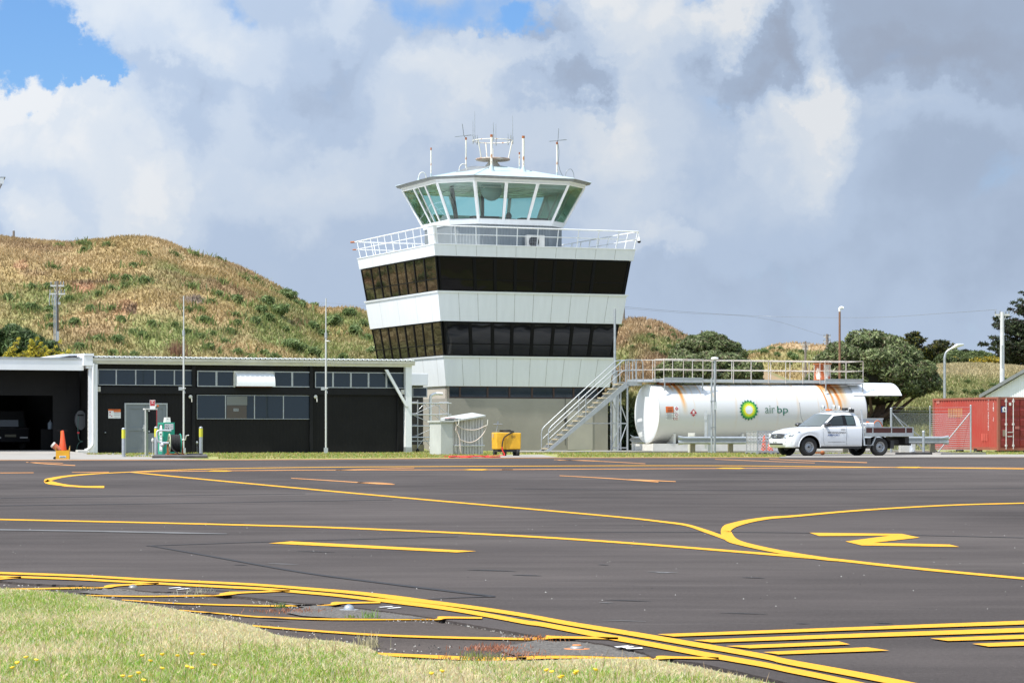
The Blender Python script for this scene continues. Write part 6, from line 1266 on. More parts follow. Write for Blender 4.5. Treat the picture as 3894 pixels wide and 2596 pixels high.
xs_ = sorted(set([round(v, 3) for v in list(np.linspace(-2.37, -.5, 8)) + list(np.linspace(-.485, .485, 23)) + list(np.linspace(.5, .88, 11))]))
rows = []
for x in xs_:
    w, zb, zs, zt = sect(x); zm = zb + (zs - zb) * .45; bul = .012 if abs(x) < .62 else 0
    half = [(w * .965, zb), (w * .985 + bul, zb + .03), (w + bul, zm), (w * .995 + bul, zs - .12), (w * .965, zs - .03), (w * .90, zs + .005), (w * .60, zt - .02), (w * .3, zt), (0, zt + .004)]
    rows.append([(x, y, z) for y, z in half] + [(x, -y, z) for y, z in half[::-1][1:]])
b = MB(); b.loft([r_[::-1] for r_ in rows]); b.add(rows[-1], [tuple(range(len(rows[-1])))]); b.add(rows[0], [tuple(range(len(rows[0]) - 1, -1, -1))])
body = b.build('body', paint, truck)
# front bumper bulge
b = MB(); rws = []
for k in range(25):
    t = -1 + 2 * k / 24; y = .90 * t; x = .985 - .34 * abs(t) ** 3.2 ; rws.append([(x - .16, y, .70), (x - .02, y, .68), (x + .0, y, .58), (x + .01, y, .48), (x - .03, y, .36), (x - .2, y, .34)])
b.loft(rws[::-1]); b.build('front_bumper', paint, truck)
b = MB(); rws = []
for k in range(13):
    t = -1 + 2 * k / 12; y = .50 * t; x = .99 - .34 * abs(.9 * y / .81) ** 3.2; rws.append([(x - .02, y, .52), (x + .014, y, .52), (x + .014, y, .455), (x - .02, y, .45)])
b.loft(rws[::-1]); b.build('lower_intake', M['dark'], truck)
def frontx(y): return .985 - .34 * abs(y / .90) ** 3.2
b = MB(); rws = []
for k in range(15):
    t = -1 + 2 * k / 14; y = .50 * t; zl = .66 + .13 * abs(t) ** 1.5; rws.append([(frontx(y) - .035, y, zl), (frontx(y) - .06, y, .90 - .02 * abs(t)), (frontx(y) - .2, y, .91 - .02 * abs(t))])
b.loft(rws[::-1]); gr_ = b.build('grille', mat('grille_black', (.03, .03, .032), .4), truck)
b = MB()
for z in (.74, .79, .84): b.box(.915, .935, -.38, .38, z, z + .008)
b.build('grille_bar', M['steel'], gr_)
b = MB(); n_ = 20; b.tube([(frontx(0) - .022, .085 * math.cos(6.283 * k / n_), .80 + .065 * math.sin(6.283 * k / n_)) for k in range(n_ + 1)], .009, 6); b.tube([(frontx(0) - .022, -.075, .83), (frontx(0) - .022, -.02, .80), (frontx(0) - .022, 0, .775), (frontx(0) - .022, .02, .80), (frontx(0) - .022, .075, .83)], .009, 6); b.build('badge', mat('chrome', (.75, .75, .76), .15, 1.0), truck)
for s in (1, -1):
    b = MB(); pts = [(frontx(.50) - .035, .50, .74), (frontx(.62) - .0, .62, .71), (.74, .845, .83), (.42, .925, .985), (.40, .90, 1.0), (.70, .74, .955), (frontx(.5) - .10, .50, .90)]
    pts = [(x + .012, (y + .012) * s, z) for x, y, z in pts]; b.add(pts, [tuple(range(7)) if s > 0 else tuple(range(6, -1, -1))]); hl_ = b.build('headlight', mat('headlight_glass', (.30, .33, .36), .12, .4) if s > 0 else M['headlight_glass_m'], truck)
    M['headlight_glass_m'] = hl_.data.materials[0]
    b = MB(); b.ball((.78, .74 * s, .84), .06); b.build('lens', M['aluminium'], hl_)
    b = MB(); b.add([(frontx(.60) + .012, .60 * s, .545), (frontx(.82) + .02, .80 * s, .50), (frontx(.84) + .02, .84 * s, .55), (frontx(.66) + .01, .66 * s, .60)], [(0, 1, 2, 3)]); b.build('fog_lamp', M['dark'], truck)
b = MB(); b.box(.99, 1.0, -.18 + .0, .18, .49, .61); b.build('number_plate', M['sign_white'], truck)
b = MB(); b.box(1.0005, 1.002, -.13, -.09, .52, .58); b.box(1.0005, 1.002, -.06, -.03, .52, .58); b.box(1.0005, 1.002, .02, .13, .53, .57); b.build('plate_letters', M['ink'], truck)
# cab greenhouse
gl_b = [(-.58, .86, 1.17), (-2.40, .875, 1.20)]
b = MB(); lo = [(-.28, 0, 1.17), (-.36, .5, 1.17), (-.60, .865, 1.16), (-1.55, .885, 1.18), (-2.37, .87, 1.19)]; mid_ = [(-.66, 0, 1.46), (-.72, .46, 1.45), (-.98, .76, 1.45), (-1.55, .79, 1.47), (-2.33, .78, 1.47)]; hi = [(-.98, 0, 1.70), (-1.04, .40, 1.69), (-1.28, .63, 1.67), (-1.62, .68, 1.69), (-2.20, .66, 1.68)]; top = [(-1.3, 0, 1.755), (-1.32, .3, 1.75), (-1.42, .48, 1.735), (-1.7, .5, 1.745), (-2.16, .5, 1.73)]
ful = lambda r_: [(x, -y, z) for x, y, z in r_[::-1][:-1]] + list(r_)
R0, R1, R2, R3 = map(ful, (lo, mid_, hi, top))
b.loft([R0, R1, R2, R3]); b.add([p for p in R3], [tuple(range(len(R3)))]); b.add([R0[0], R1[0], R2[0], R3[0], R3[-1], R2[-1], R1[-1], R0[-1]], [tuple(range(8))])
cabm = b.build('cab_roof', paint, truck)
gg = M['car_glass']
def pane(name, pts, e=.010, mt=None, par=truck):
    P = [Vector(p) for p in pts]; nrm = (P[1] - P[0]).cross(P[-1] - P[0]).normalized(); c_ = sum(P, Vector()) / len(P)
    out = Vector((c_.x + 1.5, c_.y, c_.z - 1.2)); 
    if nrm.dot(out) < 0: nrm = -nrm; P = P[::-1]
    b = MB(); b.add([p + nrm * e for p in P], [tuple(range(len(P)))]); return b.build(name, mt or gg, par)
# windscreen follows the lofted surface in two bands
W0, W1 = [p for p in R0 if abs(p[1]) < .87 and p[0] > -.62], [p for p in R1 if p[0] > -1.0]; W2 = [p for p in R2 if p[0] > -1.3]
def off(r_, zz=0):
    r_ = [Vector(p) for p in r_]; r_[0] = r_[0].lerp(r_[1], .16); r_[-1] = r_[-1].lerp(r_[-2], .16)
    return [(p.x + .014, p.y * 1.003, p.z + .012 + zz) for p in r_]
b = MB(); b.loft([off(W0, .02), off(W1), off(W2, -.015)]); b.build('windscreen', mat('windscreen_glass', (.10, .115, .11), .04), truck)
for s in (1, -1):
    fl = 1 if s > 0 else -1
    def sp(x, z):                                                        # side surface y at height z
        t = (z - 1.17) / .29 if z < 1.46 else 1 + (z - 1.46) / .22; ylo = .88; ym = .785; yh = .665
        return (ylo + (ym - ylo) * t if t <= 1 else ym + (yh - ym) * (t - 1)) + .018
    def side(name, pts, mt, e=0.0):
        b = MB(); lo_, hi_ = pts; n = len(lo_); rw = []
        for k in range(7):
            t = k / 6; rw.append([(lo_[i][0] + (hi_[i][0] - lo_[i][0]) * t, s * (sp(0, lo_[i][1] + (hi_[i][1] - lo_[i][1]) * t) + e), lo_[i][1] + (hi_[i][1] - lo_[i][1]) * t) for i in range(n)])
        b.loft(rw, smooth=False); return b.build(name, mt, truck)
    side('window_surround', ([(-.66, 1.20), (-1.62, 1.215), (-2.12, 1.225)], [(-1.20, 1.60), (-1.62, 1.645), (-2.10, 1.625)]), M['black'], .0)
    side('front_side_window', ([(-.78, 1.225), (-1.55, 1.235)], [(-1.22, 1.585), (-1.55, 1.62)]), gg, .008)
    side('rear_side_window', ([(-1.72, 1.24), (-2.08, 1.26)], [(-1.70, 1.61), (-2.07, 1.60)]), mat('rear_quarter_glass', (.05, .075, .075), .05), .008)
    b = MB(); b.loft([[(-.72 + .14 * math.cos(t) * q, s * (.98 + .10 * (1 if 1 else 0) + q2), 1.26 + .075 * math.sin(t) * q) for t in [k * .698 for k in range(10)]] for q, q2 in ((.2, -.12), (1, -.10), (1, .08), (.8, .11), (.2, .12))]); b.box(-.78, -.68, min(s * .86, s * 1.0), max(s * .86, s * 1.0), 1.19, 1.24); b.build('wing_mirror', mat('dark_plastic', (.03, .03, .034), .35), truck)
    # shut lines, handle, arch lip
    b = MB(); y_ = s * .931
    b.tube([(-.60, s * .915, 1.15), (-.60, y_, .95), (-.62, y_, .62), (-.66, s * .926, .46)], .0055, 4); b.tube([(-1.66, s * .915, 1.18), (-1.66, y_, .9), (-1.66, y_, .44)], .0055, 4); b.tube([(-.66, s * .926, .455), (-1.66, s * .926, .455), (-2.30, s * .926, .455)], .005, 4); b.build('shut_line', M['steel'], truck)
    b = MB(); b.tube([(-1.40, s * .945, 1.055), (-1.44, s * .965, 1.06), (-1.56, s * .965, 1.06), (-1.60, s * .945, 1.055)], .014, 6); b.build('door_handle', M['black'], truck)
    b = MB(); b.tube([(.485 * math.cos(R(t)), s * .932, .37 + .485 * math.sin(R(t))) for t in range(0, 181, 12)], .02, 6); b.build('arch_lip', paint, truck)
    b = MB(); b.loft([[(.475 * math.cos(R(t)), yy, .37 + .475 * math.sin(R(t))) for t in range(-5, 186, 10)] for yy in (s * .5, s * .92)]); b.add([(.475 * math.cos(R(t)), s * .5, .37 + .475 * math.sin(R(t))) for t in range(-5, 186, 10)], [tuple(range(20))]); b.build('wheel_arch', M['frame_black'], truck)
b = MB(); b.box(-2.36, -.5, -.88, .88, .30, .399); b.box(-4.4, -2.3, -.40, -.28, .48, .66); b.box(-4.4, -2.3, .28, .40, .48, .66); b.box(-.5, .6, -.45, .45, .30, .7); b.build('chassis', M['dark'], truck)
b = MB(); b.box(-3.5, -2.9, -.55, .55, .30, .44); b.cyl((-WHB, -.7, .37), (-WHB, .7, .37), .06); b.cyl((0, -.7, .37), (0, .7, .37), .05); b.build('axles', M['dark'], truck)
def wheel(x, s):
    t = empty('wheel', None, None); t.parent = truck; t.location = (x, s * .79, .372)
    b = MB(); b.lathe([(.20, -.12), (.33, -.125), (.365, -.09), (.372, -.05), (.372, .05), (.365, .09), (.33, .125), (.21, .12), (.20, .05), (.20, -.12)], n=36, axis='y'); b.build('tyre', M['rubber'], t)
    o_ = s; b = MB(); b.lathe([(.001, .045 * o_), (.06, .05 * o_), (.075, .03 * o_), (.13, .055 * o_), (.16, .03 * o_), (.185, .09 * o_), (.212, .115 * o_), (.212, -.1 * o_)], n=36, axis='y'); rim_ = b.build('rim', M['rim'], t)
    b = MB()
    for k in range(14): a = 6.283 * k / 14; b.lathe([(.001, .062 * o_), (.015, .062 * o_), (.015, .02 * o_)], (.165 * math.cos(a), 0, .165 * math.sin(a)), 8, axis='y')
    b.build('rim_hole', M['frame_black'], rim_); b = MB(); b.cyl((0, .03 * o_, 0), (0, .085 * o_, 0), .045, .03); b.build('hub', M['dark'], rim_)
M['rim'] = mat('steel_rim', (.33, .34, .35), .4, .5)
for x in (0, -WHB):
    for s in (1, -1): wheel(x, s)
# lettering on the doors
for s, in ((1,),):
    ydoor = lambda z: .934 + (.012 if .6 < z < 1.0 else 0)
    for body_, x0, x1, z0, z1, col in (('WHANGANUI', -.80, -1.60, .905, .975, M['ink']), ('AIRPORT', -.80, -1.345, .80, .875, mat('blue_letters', (.035, .11, .32), .5)), ('www.whanganuiairport.co.nz', -.80, -1.60, .545, .575, M['ink'])):
        for dx_ in (0, -.006):
            b = MB(); put_text(b, body_, abs(x1 - x0), z1 - z0, lambda s_, t_: (x0 - s_ + dx_, .948, z0 + t_)); b.build('lettering', col, truck)
# roof bar with lamps
b = MB(); 
for y in (-.5, .5): b.box(-2.1, -1.35, y - .015, y + .015, 1.755, 1.785)
for x in (-1.4, -2.05): b.box(x - .02, x + .02, -.55, .55, 1.79, 1.83)
b.build('roof_rack', M['aluminium'], truck)
for (x, y, r_, z) in ((-1.38, -.42, .10, 1.95), (-1.38, .38, .11, 1.95), (-2.05, -.30, .085, 1.93), (-2.05, .52, .06, 1.88)):
    b = MB(); b.cyl((x - .03, y, z), (x - .08, y, z), r_ * .98, r_ * .7, 18); b.cyl((x - .04, y, 1.80), (x - .04, y, z - r_ * .9), .02); lp_ = b.build('spot_lamp', M['dark'], truck)
    b = MB(); b.lathe([(.001, .004), (r_ * .88, .004), (r_, -.01), (r_, -.03)], (x, y, z), 18, axis='x'); b.build('lens', M['aluminium'], lp_)
b = MB(); b.box(-1.5, -1.36, -.12, .20, 1.83, 1.88); b.build('beacon', mat('amber', (.70, .16, .02), .4), truck)
b = MB(); b.box(-2.12, -1.98, .05, .30, 1.83, 1.93); b.box(-2.14, -1.98, .58, .72, 1.74, 1.88); b.build('lamp_bracket', M['dark'], truck)
b = MB(); b.tube([(-.62, -.55, 1.32), (-.55, -.62, 1.55), (-.50, -.66, 2.15)], .006, 4); b.build('aerial', M['dark'], truck)
# flat tray
TX0, TX1 = -2.50, -4.72
b = MB(); b.box(TX1, TX0, -.93, .93, .80, .88); b.build('tray_floor', M['steel'], truck)
brown = mat('brown_tray_board', (.075, .018, .014), .55, var=.2, vscale=3)
for s in (1, -1):
    b = MB(); b.box(TX1 + .02, TX0 - .02, s * .915 - .012, s * .915 + .012, .93, 1.13); sd_ = b.build('tray_side', brown, truck)
    b = MB(); b.box(TX1, TX0, s * .925 - .02, s * .925 + .02, 1.131, 1.165); b.box(TX1, TX0, s * .925 - .025, s * .925 + .025, .79, .929)
    for x in (TX0 - .02, TX0 - .35, (TX0 + TX1) / 2 - .1, TX1 + .35, TX1 + .02): b.box(x - .02, x + .02, s * .925 - .022, s * .925 + .026, .93, 1.13)
    b.build('side_rail', M['grey_metal'], sd_)
b = MB(); b.box(TX1 - .03, TX1, -.92, .92, .80, 1.15); b.build('tailboard', M['grey_metal'], truck)
b = MB()
for s in (1, -1): b.hexa([(-2.52, s * .90 - .02, .42), (-2.46, s * .90 - .02, .42), (-2.46, s * .90 + .02, .42), (-2.52, s * .90 + .02, .42)], [(-2.44, s * .80 - .02, 1.86), (-2.38, s * .80 - .02, 1.86), (-2.38, s * .80 + .02, 1.86), (-2.44, s * .80 + .02, 1.86)])
for z in (1.2, 1.4, 1.6, 1.82): b.box(-2.44, -2.41, -.80, .80, z, z + .03)
b.build('headboard', M['aluminium'], truck)
b = MB(); b.box(-2.9, -2.52, .78, .92, .42, .45); b.hexa([(-2.86, .85, .42), (-2.80, .85, .42), (-2.80, .92, .42), (-2.86, .92, .42)], [(-3.05, .85, .80), (-2.99, .85, .80), (-2.99, .92, .80), (-3.05, .92, .80)]); b.build('step_rail', M['grey_metal'], truck)
for s in (1, -1):
    b = MB(); b.loft([[(-WHB + .50 * math.cos(R(t)) , yy, .37 + .43 * math.sin(R(t)) ) for t in range(15, 166, 15)] for yy in (s * .62, s * .92)], smooth=False); b.box(-WHB - .62, -WHB - .46, min(s * .6, s * .92), max(s * .6, s * .92), .30, .62); b.box(-WHB + .44, -WHB + .60, min(s * .6, s * .92), max(s * .6, s * .92), .32, .72); b.build('mudguard', M['dark'], truck)
b = MB(); b.box(-4.68, -4.50, -.7, .7, .50, .78); b.box(-4.74, -4.66, -.75, .75, .42, .52); b.build('tow_bar', M['dark'], truck)
# load on the tray
def onTray(x, y, z=.88): m = Matrix.Rotation(TR, 4, 'Z'); return TO + (m @ Vector((x, y, z)))
t = empty('tool_box', 'silver checker plate tool box standing on the truck tray', 'tool box', onTray(-3.25, -.35), TR); b = MB(); b.box(-.70, .65, -.3, .3, 0, .56); b.build('box', mat('checker_plate', (.50, .52, .53), .35, .7, var=.1, vscale=10, bump=.6, bscale=30), t, bevel=.01); b = MB(); b.box(-.72, .67, -.32, .32, .56, .60); b.build('lid', M['aluminium'], t)
t = empty('spray_tank', 'small white plastic spray tank with an orange hose on the truck tray', 'tank', onTray(-2.85, .55), TR); b = MB(); b.box(-.22, .2, -.18, .18, 0, .42); b.build('plastic_tank', M['white_pipe'], t, bevel=.04); b = MB(); b.cyl((-.02, 0, .42), (-.02, 0, .47), .06); b.build('cap', M['sign_orange'], t); b = MB(); b.tube(curve([(-.3, 0, .1), (-.32, 0, .4), (-.5, 0, .5), (-.68, 0, .3), (-.7, 0, .02)], 5), .02); b.build('hose', M['sign_orange'], t)
# small trolley jack wheel beneath
o = MB().box(-.35, .3, -.2, .2, .08, .14).lathe([(.001, -.03), (.09, -.03), (.09, .03), (.001, .03)], (.28, -.16, .10), 12, axis='y').lathe([(.001, -.03), (.09, -.03), (.09, .03), (.001, .03)], (-.28, -.16, .10), 12, axis='y').build('trolley', M['rust']); o.location = GX(3100, 106.5, 0); tag(o, 'low rusty trolley on small wheels seen under the truck', 'trolley')
# ------------------------------------------------------------------ concrete strip under the truck and to the right
q = [G(2960, 1738.2, .014), G(3894, 1737.2, .014), G(4400, 1737, .014), G(4400, 1727, .014), G(3894, 1727, .014), G(3400, 1727.5, .014), G(3000, 1731, .014)]
struct(sheet('concrete_path', q, M['concrete']))
q = [G(2990, 1731, .02), G(3620, 1726.5, .02), G(3640, 1716, .02), G(2900, 1718, .02), G(2880, 1726, .02)]; struct(sheet('gravel_yard', q, mat('yard', (.20, .18, .16), .9, var2=(.11, .10, .09), vscale=1.3, bump=.4)))
def kerb(x0, y0, x1, y1, h, w, m, label=None, name='kerb'):
    a, b_ = G(x0, y0), G(x1, y1); d = (b_ - a).normalized(); n = Vector((-d.y, d.x, 0)) * w; mb = MB(); mb.hexa([a, b_, b_ + n, a + n], [p + Vector((0, 0, h)) for p in (a, b_, b_ + n, a + n)]); return struct(mb.build(name, m))
kerb(3405, 1729, 3576, 1728.5, .11, .4, M['dark_kerb']); kerb(3578, 1729, 3750, 1727, .09, .4, M['pale_concrete']); kerb(3360, 1728.5, 3404, 1729, .10, .4, M['pale_concrete'])
kerb(1978, 1722.5, 2062, 1721.8, .075, .5, M['pale_concrete']); kerb(2063, 1722.3, 2330, 1721.0, .06, .4, M['concrete']); kerb(2331, 1721.2, 2880, 1722.0, .05, .4, M['dark_kerb'])
q = [G(1990, 1738.4, .012), G(2120, 1738, .012), G(2060, 1728, .012), G(1900, 1729, .012), G(1800, 1736, .012), G(1700, 1739.5, .012)]; struct(sheet('concrete_pad', q, M['concrete']))

# ------------------------------------------------------------------ yellow trolley with the number 50
p = GX(1926, 102.6); yc = empty('yellow_cart', 'small yellow covered trolley numbered 50 with black hose draped over it', 'trolley', p, R(12))
M['cover'] = mat('yellow_cover', (.68, .36, .015), .5, var=.14, vscale=4, bump=.5, bscale=5)
wc, hc, dc = .98, .66, .95
b = MB(); n = 9
top = [(-wc / 2 + wc * i / n, -dc / 2, .26 + hc + .012 * math.sin(i * 2.1)) for i in range(n + 1)]
b.hexa([(-wc / 2, -dc / 2, .26), (wc / 2 - .02, -dc / 2, .26), (wc / 2 - .02, dc / 2, .26), (-wc / 2, dc / 2, .26)], [(-wc / 2 - .01, -dc / 2 + .01, .26 + hc), (wc / 2, -dc / 2 + .01, .26 + hc - .02), (wc / 2, dc / 2, .26 + hc - .02), (-wc / 2 - .01, dc / 2, .26 + hc)]); b.build('cover', M['cover'], yc, bevel=.035)
b = MB(); b.hexa([(-.30, -.495, .30), (-.18, -.50, .27), (-.16, -.48, .27), (-.3, -.48, .3)], [(-.26, -.50, .62), (-.20, -.505, .66), (-.14, -.48, .66), (-.24, -.48, .62)])
b.hexa([(-.15, -.50, .265), (-.03, -.50, .265), (-.05, -.47, .265), (-.15, -.47, .265)], [(-.16, -.505, .70), (-.1, -.505, .72), (-.1, -.47, .72), (-.16, -.47, .70)]); b.build('cover_fold', M['cover'], yc)
b = MB(); put_text(b, '50', .155, .10, lambda s, t: (.09 + s, -.492, .70 + t)); b.build('number', M['ink'], yc)
b = MB(); b.box(-.44, .44, -.42, .42, .16, .258); b.build('chassis', M['dark'], yc)
for x, y in ((-.16, -.40), (.36, -.40), (-.40, .3), (.40, .35)):
    t = MB(); t.lathe([(.001, -.06), (.08, -.06), (.13, -.055), (.14, 0), (.13, .055), (.08, .06), (.001, .06)], (x, y, .14), 18, axis='x'); t.build('wheel', M['rubber'], yc)
b = MB(); b.tube(curve([(.25, -.15, .955), (0, -.25, .97), (-.25, 0, .975), (-.1, .2, .97), (.15, .1, .985), (.05, -.15, 1.0), (-.3, -.1, .99)], 5), .03); b.build('hose_coil', M['rubber'], yc)
b = MB(); b.tube(curve([(.2, -.42, .95), (0, -.50, .86), (-.2, -.54, .72), (-.28, -.56, .5), (-.30, -.58, .3)], 5), .028); b.build('hanging_hose', M['rubber'], yc)
b = MB(); b.tube(curve([(-.30, -.60, .36), (-.28, -.62, .2), (-.22, -.66, .03), (-.5, -.68, .02), (-.9, -.6, .02)], 5), .028); b.build('red_hose', mat('red_hose', (.62, .035, .02), .5), yc)
b = MB(); b.tube([(-.35, .3, .9), (-.28, .3, 1.22)], .02); b.tube([(-.46, .3, 1.235), (-.10, .3, 1.235)], .022); b.box(-.32, -.24, .29, .31, 1.24, 1.36); b.build('handle', M['steel'], yc)
for s in (-1, 1): b = MB(); b.box(s * .54 - .01, s * .54 + .01, -.03, .03, .72, .88); b.build('side_bracket', M['aluminium'], yc)

# ------------------------------------------------------------------ grey slatted cabinet with the hose
p = GX(1684, 107.0); gc = empty('hose_cabinet', 'grey lean-to cabinet of vertical slats with a pale hose hung across it', 'cabinet', p, TA)
e0 = Frame(p.x, p.y, TA); wL = .93 / 1; 
ca1 = e0.hit(1847, 1700)[0]; ztl = e0.hit(1725, 1598)[1] ; ztr = e0.hit(1847, 1578)[1]; ca0 = e0.hit(1727, 1700)[0]
M['cab_grey'] = mat('cabinet_grey', (.44, .45, .43), .7, var=.12, vscale=1.5)
M['slat'] = mat('weathered_slats', (.34, .32, .30), .8, var2=(.60, .58, .56), vscale=5, stretch=(6, 1, .5))
b = MB(); b.box(ca0 - .02, ca1, .30, 1.35, 0, ztl - .02); b.build('body', M['cab_grey'], gc)
b = MB(); ww_ = (ca1 - ca0) / 11
for i in range(11): b.box(ca0 + i * ww_ + .015, ca0 + (i + 1) * ww_ - .015, -.005 + .27, .299, 0, ztl + (ztr - ztl) * i / 10 - .02)
b.build('slats', M['slat'], gc)
b = MB(); xl = e0.hit(1682, 1700, -.0)[0]; b.box(xl, ca0 + .0, .16, 1.5, 0, ztl - .07); b.build('solid_end', M['cab_grey'], gc)
b = MB(); b.hexa([(xl - .06, .08, ztl - .07), (ca0, .06, ztl - .06), (ca0, 1.6, ztl - .06), (xl - .06, 1.6, ztl - .07)], [(xl - .06, .08, ztl - .0), (ca0, .06, ztl + .0), (ca0, 1.6, ztl + .0), (xl - .06, 1.6, ztl - .0)])
b.hexa([(ca0, .06, ztl - .06), (ca1 + .02, .06, ztr - .06), (ca1 + .02, 1.6, ztr - .06), (ca0, 1.6, ztl - .06)], [(ca0, .06, ztl + .0), (ca1 + .02, .06, ztr + .0), (ca1 + .02, 1.6, ztr + .12), (ca0, 1.6, ztl + .12)]); b.build('sloping_roof', M['cab_grey'], gc)
b = MB(); b.box(ca0 - .2, ca0 + .35, .1, 1.1, ztl + .06, ztl + .085); b.build('loose_sheet', M['aluminium'], gc); b = MB(); b.box(ca0 - .18, ca0 + .1, .12, .6, ztl + .09, ztl + .11); b.build('red_rag', mat('faded_red', (.45, .16, .13), .8), gc)
b = MB(); z_ = e0.hit(1800, 1694)[1]; b.tube([(ca0 + .08, .17, z_), (ca0 + .5, .17, z_)], .022); b.tube([(ca0 + .55, .17, z_), (ca1 + .02, .17, z_)], .022)
for i in range(6): x = ca0 + .1 + i * .22; b.tube([(x, .17, z_), (x, .17, z_ - .24), (x + .1, .17, z_ - .24)], .010)
b.build('hook_rail', M['aluminium'], gc)
def gpt(x, y, b_): a, z = e0.hit(x, y, b_); return (a, b_, z)
z5 = lambda x, y: (1560 + x * .2296, 1480 + y * .2296)
b = MB()
for pts in ([(740, 500), (770, 590), (800, 610), (880, 655), (1010, 672), (1120, 660), (1230, 610), (1265, 598)], [(1255, 600), (1250, 660), (1190, 760), (1100, 840), (990, 880), (900, 860), (830, 830), (790, 740), (755, 680), (750, 620), (775, 600)], [(765, 610), (780, 700), (815, 800), (825, 900), (830, 1000), (850, 1080)]):
    b.tube(curve([gpt(*z5(x, y), .10 + .02 * (i % 2)) for i, (x, y) in enumerate(pts)], 4), .021, 6)
b.build('hanging_hose', mat('pale_pink_hose', (.60, .50, .44), .5), gc)
b = MB(); b.tube([gpt(*z5(1285, 500), .05), gpt(*z5(1280, 590), .05), gpt(*z5(1245, 605), .08)], .018); b.tube([gpt(*z5(812, 490), .05), gpt(*z5(800, 580), .05), gpt(*z5(770, 600), .08)], .018); b.build('hook', M['off_white'], gc)
b = MB(); r_ = random.Random(4); redh = mat('red_hose_coil', (.66, .035, .018), .5)
for k in range(6):
    b.tube(curve([tuple(G(x, 1736 + r_.uniform(-3.5, .5), .02 + .02 * k / 3)) for x in range(1690 + r_.randint(0, 40), 1850 + r_.randint(0, 60), 30)], 4), .024, 5)
b.tube(curve([tuple(G(x, y, .02)) for x, y in ((1780, 1736), (1850, 1735.5), (1890, 1736), (1903, 1736))], 4), .022, 5)
o = b.build('red_hose', redh); tag(o, 'red hose lying in loose loops on the ground before the grey cabinet', 'hose')

# ------------------------------------------------------------------ scaffold tower
s0 = Frame(*GX(1588, 128.0)[:2], TA); sc_t = empty('scaffold_tower', 'mobile aluminium scaffold tower between the black hall and the control tower', 'scaffold', s0.o, TA)
sa1 = 1.75; dd2 = 1.3; zt_ = s0.hit(1588, 1520)[1]
for (x, y) in ((0, 0), (0, dd2), (sa1 - .15, 0), (sa1 - .15, dd2)):
    b = MB(); b.cyl((x, y, .2), (x, y, zt_ - (.0 if x == 0 else .2)), .028); b.build('upright', M['aluminium'], sc_t)
    b = MB(); b.lathe([(.001, -.03), (.08, -.03), (.08, .03), (.001, .03)], (x, y, .08), 12, axis='y'); b.cyl((x, y, .1), (x, y, .2), .03); b.build('castor', M['black'], sc_t)
b = MB()
for y in (1532, 1576, 1619, 1662):
    z = s0.hit(1588, y)[1]
    for yy in (0, dd2): b.cyl((-.28, yy, z), (sa1, yy, z), .024, n=8)
    b.cyl((0, 0, z + .05), (0, dd2, z + .05), .024, n=8); b.cyl((sa1 - .15, 0, z + .05), (sa1 - .15, dd2, z + .05), .024, n=8)
z = s0.hit(1588, 1678)[1]; b.box(-.3, .85, .2, .7, z, z + .05); b.build('ledger', M['aluminium'], sc_t)
b = MB(); zz = [s0.hit(1588, y)[1] for y in (1532, 1576, 1619, 1662)]
for i in range(3): b.cyl((.2 if i % 2 else sa1 - .2, dd2, zz[i]), (sa1 - .2 if i % 2 else .2, dd2, zz[i + 1]), .016, n=6); b.cyl((sa1 - .9, 0, zz[i]), (sa1 - .1, 0, zz[i + 1]), .016, n=6)
b.cyl((.02, 0, zz[0] - .35), (.35, 0, zz[0] - .03), .015, n=6); b.cyl((.65, 0, zz[0] - .35), (.35, 0, zz[0] - .03), .015, n=6); b.cyl((.02, 0, zz[3] - .45), (.35, 0, zz[3] - .03), .015, n=6); b.cyl((.65, 0, zz[3] - .45), (.35, 0, zz[3] - .03), .015, n=6); b.build('brace', M['aluminium'], sc_t)

# ------------------------------------------------------------------ fuel pump island on the left
isl = MB(); q = [G(578, 1742.6), G(790, 1742.2), G(786, 1735.5), G(590, 1736)]; isl.hexa(q, [p + Vector((0, 0, .10)) for p in q]); struct(isl.build('pump_island', M['dark_kerb'], bevel=.03))
isl = MB(); q = [G(520, 1735.5), G(582, 1736), G(585, 1731), G(535, 1731)]; isl.hexa(q, [p + Vector((0, 0, .04)) for p in q]); struct(isl.build('pump_slab', M['pale_concrete']))
for i, (x, yb, yt, lab) in enumerate(((470, 1737.5, 1629, 'left bollard, before the grey double doors'), (594, 1737, 1624, 'middle bollard, hard against the green fuel pump'), (764, 1736, 1624.5, 'right bollard at the far end of the pump island'))):
    g_ = G(x, yb); k_ = g_.y / FP; t = empty('bollard', 'yellow banded bollard, the ' + lab, 'bollard', g_, 0, 'bollards round the fuel pump'); h = (yb - yt) * k_; r0 = .067
    b = MB(); b.cyl((0, 0, 0), (0, 0, h), r0, n=18); b.build('post', M['grey_metal'], t); b = MB(); b.cyl((0, 0, h - .36), (0, 0, h - .04), r0 + .004, n=18, cap=False); b.build('yellow_band', mat('bollard_yellow', (.58, .55, .04), .5) if i == 0 else M['byel'], t); M['byel'] = [c for c in t.children if c.name.startswith('yellow')][0].data.materials[0]
    b = MB(); b.lathe([(r0 + .005, h - .02), (r0 + .006, h), (.03, h + .03), (.001, h + .035)], n=18); b.build('cap', M['grey_metal'], t)
p = GX(621, 97.5, .0); pf = Frame(p.x, p.y, TA + R(3)); pump = empty('fuel_pump', 'green fuel pump cabinet with white stickers and a small white box on top', 'fuel pump', p, TA + R(3))
green = mat('pump_green', (.006, .27, .165), .35, var=.08, vscale=2)
hp_ = (1731 - 1600) * 97.5 / FP; wp_ = .44; dp_ = .70
b = MB(); b.box(0, wp_, 0, dp_, 0, hp_); b.build('cabinet', green, pump, bevel=.012)
